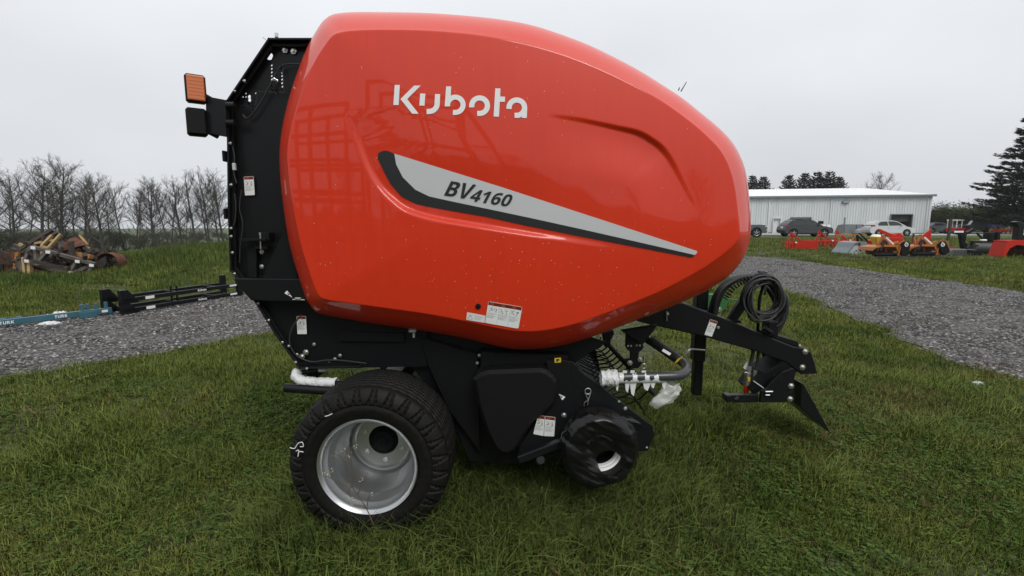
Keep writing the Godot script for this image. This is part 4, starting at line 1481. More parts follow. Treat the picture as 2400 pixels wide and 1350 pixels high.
	m.prism(v2([0.7968,1.1469,0.9161,1.0709,0.9241,1.0455,0.9142,1.0236,0.8913,1.0076,0.8898,0.9667,0.9267,0.9711,0.9288,0.9506,0.9074,0.9102,0.8882,0.8881,0.8331,0.8918,0.7923,0.9432,0.7918,0.9579,0.833,0.9638,0.8315,1.0091,0.8112,1.0236,0.7963,1.0455]), -3.335, -3.36, 0.004)
	var gb := part(m, "guard_hanger", M.black)
	for q in v2([0.8114,1.0538,0.8334,1.0538,0.8729,1.0567,0.8948,1.0567]): bolt(Vector3(q.x, q.y, -3.332), 0.005, gb)
	for q in v2([0.8294,0.9315,0.9018,0.9571]): bolt(Vector3(q.x, q.y, -3.332), 0.014, gb)
	bolt(Vector3(0.9617,1.1204,-3.33), 0.006, gb)
	m = MB.new()
	var ring := PackedVector3Array()
	var rc := Vector3(0.9191,0.9177,-3.3)
	for k in 15: ring.append(rc + Vector3(cos(TAU * k / 14.0), sin(TAU * k / 14.0), 0.0) * 0.017)
	m.tube(ring, 0.0035, 0.0035, 7)
	part(m, "ring_pin", M.steel, gb)
	m = MB.new()
	ring = PackedVector3Array()
	rc = Vector3(0.7112,1.1245,-3.3)
	for k in 15: ring.append(rc + Vector3(cos(TAU * k / 14.0), sin(TAU * k / 14.0), 0.0) * 0.016)
	m.tube(ring, 0.0025, 0.0025, 6)
	part(m, "ring_pin", M.steel, gb)
	# crop guard: bar with curved tines
	m = MB.new()
	m.prism(v2([0.6421,1.126,0.7207,1.1481,0.7215,1.1187,0.7009,1.0819,0.6986,1.0301,0.6588,1.0338,0.654,1.0819]), -3.38, -3.44, 0.004)
	part(m, "guard_mount", M.black)
	m = MB.new()
	m.tube(v3([0.6938,1.0361,-3.45,0.7807,0.942,-3.45,0.8721,0.8434,-3.45,0.9567,0.7441,-3.45,1.0412,0.6634,-3.45]), 0.017, 0.017, 10)
	part(m, "guard_bar", M.black)
	var starts := v3([0.6506,1.073,-3.5,0.6771,1.0502,-3.5,0.7077,1.016,-3.5,0.7271,0.9855,-3.5,0.7502,0.9587,-3.5,0.777,0.9319,-3.5,0.8001,0.9051,-3.5,0.8233,0.8782,-3.5,0.8542,0.8474,-3.5,0.8929,0.8049,-3.5,0.9635,0.7157,-3.5,1.0104,0.665,-3.5])
	var sags := v3([0.5828,0.9829,-3.6,0.591,0.9554,-3.6,0.5992,0.9318,-3.6,0.6075,0.9003,-3.6,0.6235,0.8727,-3.6,0.6434,0.8411,-3.6,0.6632,0.8133,-3.6,0.7101,0.7856,-3.6,0.7577,0.7338,-3.6,0.8053,0.6859,-3.6,0.8238,0.5814,-3.6,0.8643,0.5249,-3.6])
	var ends := v3([0.4883,0.9976,-3.7,0.4886,0.9775,-3.7,0.4929,0.9574,-3.7,0.4972,0.9332,-3.7,0.5054,0.913,-3.7,0.5098,0.8888,-3.7,0.5141,0.8645,-3.7,0.5185,0.8401,-3.7,0.531,0.8076,-3.7,0.5475,0.7668,-3.7,0.7171,0.6274,-3.7,0.7499,0.5862,-3.7])
	for i in starts.size():
		m = MB.new()
		m.tube(spline(PackedVector3Array([starts[i], (starts[i] + sags[i]) * 0.5 + Vector3(0.02, -0.012, 0), sags[i], (sags[i] + ends[i]) * 0.5 + Vector3(0, -0.01, 0), ends[i]]), 4), 0.0062, 0.0055, 6)
		part(m, "guard_tine", M.black)
	# pickup reel with spring tines behind the shield
	m = MB.new()
	m.cyl(Vector3(0.62, 0.52, -3.05), Vector3(0.62, 0.52, mirror_z(-3.05)), 0.17, 28)
	part(m, "pickup_drum", M.black_matt)
	for k in 14:
		m = MB.new()
		var zz := -3.15 - k * 0.1
		m.tube(spline(PackedVector3Array([Vector3(0.6, 0.62, zz), Vector3(0.72, 0.74, zz), Vector3(0.84, 0.72, zz), Vector3(0.9, 0.62, zz)]), 4), 0.006, 0.004, 5)
		part(m, "pickup_tine", M.black)
	for k in 4:
		m = MB.new()
		m.prism(v2([0.3311,1.0761,0.3843,1.0761,0.4154,0.9789,0.3502,0.9789]), -3.3 - k * 0.3, -3.32 - k * 0.3)
		part(m, "stripper_band", M.rim)
	# wires above the front roller
	m = MB.new()
	m.tube(v3([1.3938,2.9851,-4.2,1.4361,3.059,-4.2]), 0.005, 0.003, 5)
	m.tube(v3([1.3724,2.9918,-4.2,1.3819,3.0154,-4.2]), 0.005, 0.004, 5)
	part(m, "indicator_wire", M.hose)

func hoses():
	# coiled control cable and hydraulic hoses on their holder above the drawbar
	var m := MB.new()
	m.tube(v3([2.0472,0.8333,-3.86,1.9835,1.0632,-3.86,1.9812,1.3071,-3.86,2.0253,1.5129,-3.86]), 0.012, 0.012, 8)
	m.tube(spline(v3([1.9297,1.529,-3.8,2.0164,1.5173,-3.85,2.0269,1.4891,-3.86,2.0246,1.4745,-3.9,2.0458,1.4921,-3.8])), 0.008, 0.008, 8)
	m.tube(spline(v3([2.0253,1.5129,-3.86,1.9917,1.4517,-3.8,1.9499,1.3618,-3.72])), 0.009, 0.009, 8)
	var st := part(m, "hose_holder", M.black)
	m = MB.new()
	m.bar(Vector3(1.7555,1.1179,-3.85), Vector3(1.8785,1.343,-3.85), 0.07, 0.05, Vector3(0, 0, 1), 0.006)
	m.rbox(Vector3(1.7592,1.1383,-3.8), Vector3(0.08, 0.02, 0.09), 0.004)
	part(m, "holder_bracket", M.black, st)
	m = MB.new()
	m.rbox(Vector3(2.029,1.0918,-3.76), Vector3(0.09, 0.12, 0.1), 0.01)
	m.cyl(Vector3(1.9366,1.109,-3.68), Vector3(1.9984,1.0687,-3.68), 0.018, 10, 0.003)
	part(m, "coupling_block", M.black_plastic, st)
	rng.seed = 5
	for i in 14:
		m = MB.new()
		var c := Vector3(1.9033,1.3474,-3.64) + Vector3(rng.randf_range(-0.012, 0.012), rng.randf_range(-0.02, 0.012), 0.005 * i - 0.05)
		var rx := rng.randf_range(0.1, 0.155)
		var ry := rng.randf_range(0.115, 0.175)
		var path := PackedVector3Array()
		for k in 33:
			var a := TAU * k / 32.0
			path.append(c + Vector3(cos(a) * rx, sin(a) * ry, 0.015 * sin(a * 2.0 + i)))
		m.tube(path, 0.008, 0.008, 7)
		part(m, "cable_coil", M.hose)
	# thick hoses looping from the body over the holder
	for i in 5:
		m = MB.new()
		var o := Vector3(0.0, -0.012 * i, -0.035 * i)
		var path := v3([1.6039,1.1585,-3.82,1.6459,1.3503,-3.8,1.7402,1.4585,-3.8,1.8783,1.5009,-3.78,2.0311,1.4541,-3.78,2.1229,1.3224,-3.76,2.1327,1.1872,-3.76,2.0752,1.0634,-3.78,2.0242,0.9722,-3.8])
		var p2 := PackedVector3Array()
		for k in path.size():
			p2.append(path[k] + o + Vector3(rng.randf_range(-0.02, 0.02), rng.randf_range(-0.02, 0.02), 0))
		m.tube(spline(p2, 6), 0.018, 0.018, 8)
		part(m, "hydraulic_hose", M.hose)
	m = MB.new()
	var sp := spline(v3([1.646,1.3286,-3.72,1.7129,1.4215,-3.72,1.8079,1.4799,-3.7,1.9214,1.4865,-3.7,2.0408,1.4109,-3.7,2.0967,1.3151,-3.7]), 10)
	for k in range(0, sp.size() - 1, 2):
		m.cyl(sp[k], sp[k].lerp(sp[k + 1], 0.9), 0.021, 10)
	part(m, "hose_spiral_guard", M.black_plastic)
	m = MB.new()
	m.tube(spline(v3([1.8105,1.2819,-3.7,1.8125,1.2023,-3.68,1.841,1.1664,-3.66,1.8947,1.1457,-3.68])), 0.006, 0.006, 6)
	m.tube(spline(v3([2.0974,1.2153,-3.7,2.0891,1.1483,-3.7,2.0454,1.1147,-3.7])), 0.005, 0.005, 6)
	part(m, "loose_cable", M.hose)
	# hose ends hanging below the drawbar
	m = MB.new()
	m.tube(spline(v3([1.9554,0.8893,-3.85,1.9411,0.821,-3.84,1.9238,0.7457,-3.83])), 0.015, 0.013, 8)
	m.tube(spline(v3([1.9969,0.8893,-3.85,1.9894,0.821,-3.84,1.974,0.7172,-3.83])), 0.012, 0.011, 8)
	var hh := part(m, "hanging_hose", M.hose)
	m = MB.new()
	m.cyl(Vector3(1.9263,0.76,-3.83), Vector3(1.9191,0.7101,-3.83), 0.016, 12, 0.002)
	m.cyl(Vector3(1.9124,0.7065,-3.83), Vector3(1.9088,0.5991,-3.83), 0.025, 14, 0.004)
	m.cyl(Vector3(1.9735,0.7244,-3.83), Vector3(1.9687,0.6386,-3.83), 0.014, 12, 0.002)
	part(m, "hose_coupling", M.steel, hh)
	m = MB.new()
	m.cyl(Vector3(1.9095,0.6717,-3.805), Vector3(1.9078,0.6432,-3.805), 0.012, 10)
	part(m, "coupling_band", M.yellow, hh)
	m = MB.new()
	m.cyl(Vector3(1.9088,0.5991,-3.83), Vector3(1.9059,0.5342,-3.83), 0.02, 12, 0.004)
	part(m, "dust_cap", M.red, hh)
	m = MB.new()
	m.cyl(Vector3(1.9689,0.635,-3.83), Vector3(1.9613,0.5378,-3.83), 0.017, 12, 0.004)
	part(m, "dust_cap", M.green_paint, hh)
	m = MB.new()
	m.prism(v2([1.9094,0.7969,1.9276,0.7826,1.9108,0.7182,1.8817,0.7397]), -3.85, -3.852)
	part(m, "paper_tag", M.white, hh)

func guard_tube():
	# bent pipe with a printed sleeve and torn packing film
	var m := MB.new()
	var path := spline(v3([0.5751,0.9288,-3,0.7594,0.9344,-3,0.9762,0.94,-3,1.0608,0.9424,-3.01,1.1091,0.9499,-3.04,1.1464,0.96,-3.1,1.1573,0.9682,-3.18,1.1286,0.99,-3.26,1.0578,1.0273,-3.42,0.9649,1.0802,-3.6]), 6)
	m.tube(path, 0.031, 0.031, 20)
	var tb := part(m, "bent_pipe", paint(0.04, 0.042, 0.046, 0.3))
	crumple_tube(spline(v3([1.1368,0.9836,-3.24,1.0946,1.0078,-3.34,1.0481,1.0348,-3.44,0.9974,1.0616,-3.54]), 6), 0.034, M.hose, "printed_sleeve", 3, 0.0015, tb)
	m = MB.new()
	m.bar(Vector3(1.0422,1.0363,-3.29), Vector3(1.0817,1.0152,-3.245), 0.022, 0.003, Vector3(0.1, 0.5, 1))
	part(m, "sleeve_print", M.white, tb)
	m = MB.new()
	for k in 3:
		m.bar(Vector3(1.1009,0.9683,-3.2) + Vector3(k * 0.012, k * 0.006, 0.0), Vector3(1.1225,1.0009,-3.2) + Vector3(k * 0.012, k * 0.006, 0.004), 0.006, 0.003, Vector3(0, 0, 1))
	for k in 2:
		m.bar(Vector3(1.0228,1.0562,-3.43) + Vector3(k * 0.016, -k * 0.01, 0.0), Vector3(1.0481,1.0374,-3.43) + Vector3(k * 0.016, -k * 0.01, 0.0), 0.005, 0.003, Vector3(0, 0, 1))
	part(m, "yellow_print", M.yellow, tb)
	var wr := crumple_tube(spline(v3([0.5643,0.9288,-3,0.6104,0.9288,-3,0.67,0.9316,-3]), 5), 0.044, M.film_white, "plastic_wrap", 23, 0.013)
	tag(wr, "bundled white plastic film on the pipe end")
	# torn strips along the pipe
	rng.seed = 12
	m = MB.new()
	var fn := FastNoiseLite.new()
	fn.seed = 8; fn.frequency = 30.0
	var rows := []
	var a0 := Vector3(0.6511,0.9288,-3)
	var a1 := Vector3(0.9764,0.9344,-3)
	for i in 49:
		var t := i / 48.0
		var row := PackedVector3Array()
		for k in 9:
			var an := lerpf(-2.3, -0.2, k / 8.0) + 0.5 * fn.get_noise_2d(t * 0.5, 0.0)
			if t > 0.75: an = lerpf(an, -1.2, (t - 0.75) * 2.0)
			var c := a0.lerp(a1, t)
			var p := c + Vector3(0, sin(an), -cos(an + PI)) * (0.0335 + 0.005 * absf(fn.get_noise_3d(t, k * 0.02, 1.0)))
			row.append(p)
		rows.append(row)
	m.grid(rows)
	for bandt in [0.12, 0.38, 0.62, 0.8]:
		var band := []
		for i in 5:
			var row := PackedVector3Array()
			for k in 13:
				var an := lerpf(-0.6, 2.2, k / 12.0)
				var c := a0.lerp(a1, bandt + (i - 2) * 0.022 + 0.02 * fn.get_noise_2d(k * 0.02, bandt))
				row.append(c + Vector3(0, sin(an), cos(an)) * (0.0335 + 0.004 * absf(fn.get_noise_2d(k * 0.05, i * 0.05 + bandt))))
			band.append(row)
		m.grid(band)
	# drips of torn film
	for q in [[0.02, 0.05, 0.02], [0.2, 0.06, 0.03], [0.3, 0.085, 0.04], [0.36, 0.05, 0.012], [0.55, 0.05, 0.05], [0.7, 0.035, 0.03], [0.92, 0.04, 0.03]]:
		var c: Vector3 = a0.lerp(a1, q[0]) + Vector3(0, -0.03, 0.012)
		m.quad(c, c + Vector3(q[2], 0, 0.004), c + Vector3(q[2] * 0.6, -q[1], 0.01), c + Vector3(q[2] * 0.2, -q[1] * 0.8, 0.006), Vector3(0, 0, 1))
	for q in [[0.3, 0.02], [0.52, 0.018], [0.15, 0.02]]:
		var c: Vector3 = a0.lerp(a1, q[0]) + Vector3(0, 0.03, 0.006)
		m.quad(c, c + Vector3(0.03, 0, 0), c + Vector3(0.028, q[1], 0), c + Vector3(0.004, q[1], -0.004), Vector3(0, 0, 1))
	for i in m.n.size():
		if m.n[i].z < 0: m.n[i] = -m.n[i]
	var ix := m.ix.duplicate()
	m.ix = PackedInt32Array()
	for k in range(0, ix.size(), 3): m.face(ix[k], ix[k + 1], ix[k + 2])
	var tw := part(m, "torn_film", M.film_white)
	tag(tw, "torn strips of white plastic film hanging from the pipe")
	# clear bag end hanging down
	rows = []
	fn.frequency = 9.0
	var top := Vector3(1.029,0.885,-3.03)
	for i in 15:
		var t := i / 14.0
		var row := PackedVector3Array()
		for k in 19:
			var an := TAU * (k % 18) / 18.0
			var wdt := lerpf(0.05, 0.075, sin(t * PI * 0.8)) * (1.0 - 0.6 * ss(0.8, 1.0, t))
			var c := top + Vector3(-0.085 * t * t - 0.02 * t, -0.155 * t, 0.01)
			var p := c + Vector3(cos(an) * wdt, 0.01 * sin(an * 3.0), sin(an) * wdt * 0.4)
			row.append(p + Vector3(1, 0.4, 1) * 0.02 * fn.get_noise_3dv(p * 3.0))
		rows.append(row)
	m = MB.new()
	m.grid(rows)
	var bag := part(m, "plastic_bag_end", M.film_clear)
	tag(bag, "crumpled clear plastic bag hanging below the pipe")

# ---------------------------------------------------------------- the steel building
func steel_building():
	var foot := Vector3(51.6, height(51.6, -61.0) - 0.05, -61.0)
	var b := thing("steel_building", "long white metal building with low pitched white roof and grey trim", "building", foot)
	var along_w := Vector3(-0.978, 0, -0.208)
	var back := Vector3(0.208, 0, -0.978)
	var face_n := -back
	var eave := 4.75
	M.cladding = paint(0.64, 0.67, 0.68, 0.5)
	M.cladding.albedo_texture = noise_image(128, 0.02, 15, Color(0.9, 0.9, 0.9), Color(1, 1, 1), 4)
	M.cladding.uv1_triplanar = true
	M.cladding.uv1_scale = Vector3(0.5, 0.05, 0.5)
	M.trim = paint(0.16, 0.19, 0.2, 0.4)
	M.roof_white = paint(0.85, 0.85, 0.84, 0.4)
	# openings: from, to (metres from the right corner), top
	var gaps := [[1.8, 4.2, 2.4], [13.2, 15.6, 2.05], [16.8, 17.7, 1.95]]
	var m := MB.new()
	var s := 0.0
	var length := 46.0
	while s < length - 0.01:
		var e := minf(s + 0.3, length)
		var y0 := 0.0
		for g in gaps:
			if (s + e) * 0.5 > g[0] and (s + e) * 0.5 < g[1]: y0 = g[2]
		var a := foot + along_w * s
		# flat pan and raised rib
		var pan := 0.235
		var pts := [a, a + along_w * pan, a + along_w * (pan + 0.015) + face_n * 0.05, a + along_w * (e - s - 0.015) + face_n * 0.05, a + along_w * (e - s)]
		for k in 4:
			var p: Vector3 = pts[k]
			var q: Vector3 = pts[k + 1]
			m.quad(p + Vector3(0, y0, 0), q + Vector3(0, y0, 0), q + Vector3(0, eave, 0), p + Vector3(0, eave, 0))
		s = e
	for i in m.n.size():
		if m.n[i].dot(face_n) < 0: m.n[i] = -m.n[i]
	var ix := m.ix.duplicate()
	m.ix = PackedInt32Array()
	for k in range(0, ix.size(), 3): m.face(ix[k], ix[k + 1], ix[k + 2])
	put(m, "wall", M.cladding, b)
	# gable end, back wall and far end
	m = MB.new()
	var depth := 36.0
	var c0 := foot
	var c1 := foot + back * depth
	var rise := 2.0
	for sgn in [0.0, length]:
		var o: Vector3 = along_w * sgn
		m.quad(c0 + o, c1 + o, c1 + o + Vector3(0, eave, 0), c0 + o + Vector3(0, eave, 0), -along_w if sgn == 0.0 else along_w)
		m.tri(c0 + o + Vector3(0, eave, 0), c1 + o + Vector3(0, eave, 0), (c0 + c1) * 0.5 + o + Vector3(0, eave + rise, 0), -along_w if sgn == 0.0 else along_w)
	m.quad(c1, c1 + along_w * length, c1 + along_w * length + Vector3(0, eave, 0), c1 + Vector3(0, eave, 0), back)
	put(m, "end_wall", M.cladding, b)
	# roof slopes with standing seams
	m = MB.new()
	var r0 := foot + face_n * 0.35 - along_w * 0.3 + Vector3(0, eave + 0.1, 0)
	var rid := foot + back * depth * 0.5 - along_w * 0.3 + Vector3(0, eave + rise + 0.14, 0)
	var r1 := foot + back * (depth + 0.35) - along_w * 0.3 + Vector3(0, eave + 0.1, 0)
	var len2 := along_w * (length + 0.6)
	var th := Vector3(0, -0.1, 0)
	m.quad(r0, r0 + len2, rid + len2, rid, Vector3(0, 1, 0))
	m.quad(rid, rid + len2, r1 + len2, r1, Vector3(0, 1, 0))
	m.quad(r0 + th, r0 + len2 + th, rid + len2 + th, rid + th, Vector3(0, -1, 0))
	m.quad(rid + th, rid + len2 + th, r1 + len2 + th, r1 + th, Vector3(0, -1, 0))
	m.quad(r0, rid, rid + th, r0 + th, -along_w)
	m.quad(rid, r1, r1 + th, rid + th, -along_w)
	var roof := put(m, "roof", M.roof_white, b)
	m = MB.new()
	var slope := rid - r0
	for k in 77:
		var o := r0 + along_w * (0.2 + k * 0.6)
		m.bar(o + Vector3(0, 0.012, 0), o + slope + Vector3(0, 0.012, 0), 0.05, 0.03)
	put(m, "roof_seam", M.roof_white, roof)
	# gutter and rake trim
	m = MB.new()
	m.bar(r0 + Vector3(0, -0.12, 0) + face_n * 0.06, r0 + len2 + Vector3(0, -0.12, 0) + face_n * 0.06, 0.2, 0.26, Vector3.UP, 0.03)
	m.bar(r0 + face_n * 0.16 - along_w * 0.03 + Vector3(0, -0.13, 0), rid - along_w * 0.03 + Vector3(0, -0.13, 0), 0.06, 0.24)
	put(m, "gutter", M.trim, b)
	for q in [0.3, 11.0, 18.3]:
		m = MB.new()
		var p: Vector3 = foot + along_w * q + face_n * 0.08
		m.bar(p, p + Vector3(0, eave - 0.05, 0), 0.1, 0.08, face_n)
		put(m, "downspout", M.cladding, b)
	m = MB.new()
	m.bar(foot + face_n * 0.04 - along_w * 0.04, foot + face_n * 0.04 - along_w * 0.04 + Vector3(0, eave, 0), 0.2, 0.1, face_n)
	put(m, "corner_trim", paint(0.66, 0.68, 0.68, 0.45), b)
	# base strip
	m = MB.new()
	for seg in [[0.0, 1.8], [4.2, 13.2], [15.6, 16.8], [17.7, 46.0]]:
		m.bar(foot + along_w * seg[0] + face_n * 0.045 + Vector3(0, 0.08, 0), foot + along_w * seg[1] + face_n * 0.045 + Vector3(0, 0.08, 0), 0.04, 0.16)
	put(m, "base_trim", M.trim, b)
	# doors
	var names := ["garage_door", "roller_door", "entry_door"]
	for i in 3:
		var g: Array = gaps[i]
		var a: Vector3 = foot + along_w * g[1] + back * 0.12
		var e: Vector3 = foot + along_w * g[0] + back * 0.12
		m = MB.new()
		if i == 0:
			# half-raised dark door, unlit room behind it
			a += back * 0.25; e += back * 0.25
			m.quad(a + Vector3(0, 1.55, 0), e + Vector3(0, 1.55, 0), e + Vector3(0, 2.6, 0), a + Vector3(0, 2.6, 0), face_n)
			var d0 := put(m, names[i], paint(0.06, 0.055, 0.05, 0.6), b)
			m = MB.new()
			for k in 3: m.bar(a + face_n * 0.02 + Vector3(0, 1.7 + k * 0.3, 0), e + face_n * 0.02 + Vector3(0, 1.7 + k * 0.3, 0), 0.03, 0.04)
			put(m, "door_rib", paint(0.05, 0.046, 0.042, 0.6), d0)
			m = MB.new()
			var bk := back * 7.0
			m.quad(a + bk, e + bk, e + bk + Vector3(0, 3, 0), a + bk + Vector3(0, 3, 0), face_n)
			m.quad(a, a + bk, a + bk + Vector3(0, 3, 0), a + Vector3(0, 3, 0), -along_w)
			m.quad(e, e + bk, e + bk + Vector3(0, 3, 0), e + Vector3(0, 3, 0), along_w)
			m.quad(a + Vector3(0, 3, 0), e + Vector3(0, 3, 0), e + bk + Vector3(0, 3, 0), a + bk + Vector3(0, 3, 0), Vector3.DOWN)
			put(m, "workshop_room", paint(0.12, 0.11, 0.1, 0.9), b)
		else:
			m.quad(a, e, e + Vector3(0, g[2], 0), a + Vector3(0, g[2], 0), face_n)
			var d1 := put(m, names[i], paint(0.68, 0.68, 0.67, 0.5), b)
			m = MB.new()
			if i == 1:
				for k in 4: m.bar(a + face_n * 0.012 + Vector3(0, 0.45 + k * 0.47, 0), e + face_n * 0.012 + Vector3(0, 0.45 + k * 0.47, 0), 0.02, 0.03)
				put(m, "door_rib", paint(0.55, 0.55, 0.54, 0.5), d1)
			else:
				m.cyl(e + along_w * 0.12 + Vector3(0, 1.0, 0), e + along_w * 0.12 + Vector3(0, 1.0, 0) + face_n * 0.08, 0.04, 8)
				put(m, "door_knob", M.steel, d1)
		m = MB.new()
		var fa: Vector3 = foot + along_w * g[1] + face_n * 0.045
		var fe: Vector3 = foot + along_w * g[0] + face_n * 0.045
		m.bar(fa + Vector3(0, g[2] + 0.05, 0), fe + Vector3(0, g[2] + 0.05, 0), 0.3, 0.1)
		m.bar(fa, fa + Vector3(0, g[2], 0), 0.08, 0.3, face_n)
		m.bar(fe, fe + Vector3(0, g[2], 0), 0.08, 0.3, face_n)
		put(m, "door_frame", M.trim if i < 2 else M.cladding, b)
	m = MB.new()
	m.rbox(foot + along_w * 9.4 + face_n * 0.15 + Vector3(0, 4.0, 0), Vector3(0.75, 0.3, 0.28), 0.04, Basis(Vector3.UP, -0.21))
	var wl := put(m, "wall_light", M.trim, b)
	m = MB.new()
	m.rbox(foot + along_w * 9.4 + face_n * 0.3 + Vector3(0, 3.98, 0), Vector3(0.6, 0.18, 0.04), 0.01, Basis(Vector3.UP, -0.21))
	put(m, "light_lens", paint(0.3, 0.31, 0.32, 0.3), wl)
	# lean-to canopy at the right end
	var cp := foot + back * 6.0
	var can := thing("lean_to_canopy", "dark blue ribbed metal canopy at the right end of the building", "canopy", cp)
	m = MB.new()
	var t0 := cp + Vector3(0, 4.0, 0)
	var t1 := t0 + Vector3(2.2, -1.2, 0.0)
	var run := back * 12.0
	m.quad(t0, t1, t1 + run, t0 + run, Vector3(0.4, 0.9, 0))
	m.quad(t0 + Vector3(0, -0.08, 0), t1 + Vector3(0, -0.08, 0), t1 + run + Vector3(0, -0.08, 0), t0 + run + Vector3(0, -0.08, 0), Vector3(-0.4, -0.9, 0))
	m.tri(t0, t1, t0 + Vector3(0, -1.2, 0), face_n)
	put(m, "canopy_sheet", paint(0.07, 0.1, 0.13, 0.5), can)
	for k in 8:
		m = MB.new()
		var q := t0.lerp(t1, (k + 0.5) / 8.0) + face_n * 0.03
		m.bar(q + Vector3(0, -0.02, 0), Vector3(q.x, t1.y, q.z), 0.05, 0.05, face_n)
		put(m, "canopy_rib", paint(0.09, 0.12, 0.15, 0.5), can)
	for q in [t1 + Vector3(-0.1, 0, 0) + run, t1 + Vector3(-0.1, 0, -0.3)]:
		m = MB.new()
		m.bar(q, Vector3(q.x, cp.y - 0.1, q.z), 0.14, 0.14)
		put(m, "canopy_post", M.trim, can)
	# pale paved lane in front of the building
	var lane := PackedVector2Array([Vector2(24, -55.0), Vector2(44, -51.5), Vector2(58, -50.5), Vector2(95, -47.0), Vector2(95, -53.5), Vector2(58, -57.5), Vector2(44, -59.5), Vector2(24, -63.0)])
	var lm := put(draped(lane, 3.0, func(p: Vector2): return [Vector3(p.x, height(p.x, p.y) + 0.03, p.y), Vector3.UP]), "paved_lane", paint(0.36, 0.355, 0.34, 0.8))
	tag(lm, "pale concrete lane in front of the white building", "", "", "structure")

# ---------------------------------------------------------------- frames by the drive, scrap heap
func lettering(words: String, size: float, at: Vector3, dir: Vector3, out: Vector3, mat: Material, parent: Node3D, called := "lettering"):
	var tm := TextMesh.new()
	var f := SystemFont.new()
	f.font_names = PackedStringArray(["Droid Sans"])
	f.font_weight = 700
	tm.font = f
	tm.text = words
	tm.font_size = 32
	tm.pixel_size = size / 32.0
	tm.depth = 0.002
	tm.material = mat
	var o := MeshInstance3D.new()
	o.name = called
	o.mesh = tm
	parent.add_child(o, true)
	var x := dir.normalized()
	var z := (out - x * out.dot(x)).normalized()
	o.transform = Transform3D(Basis(x, z.cross(x), z), at - wpos(parent))

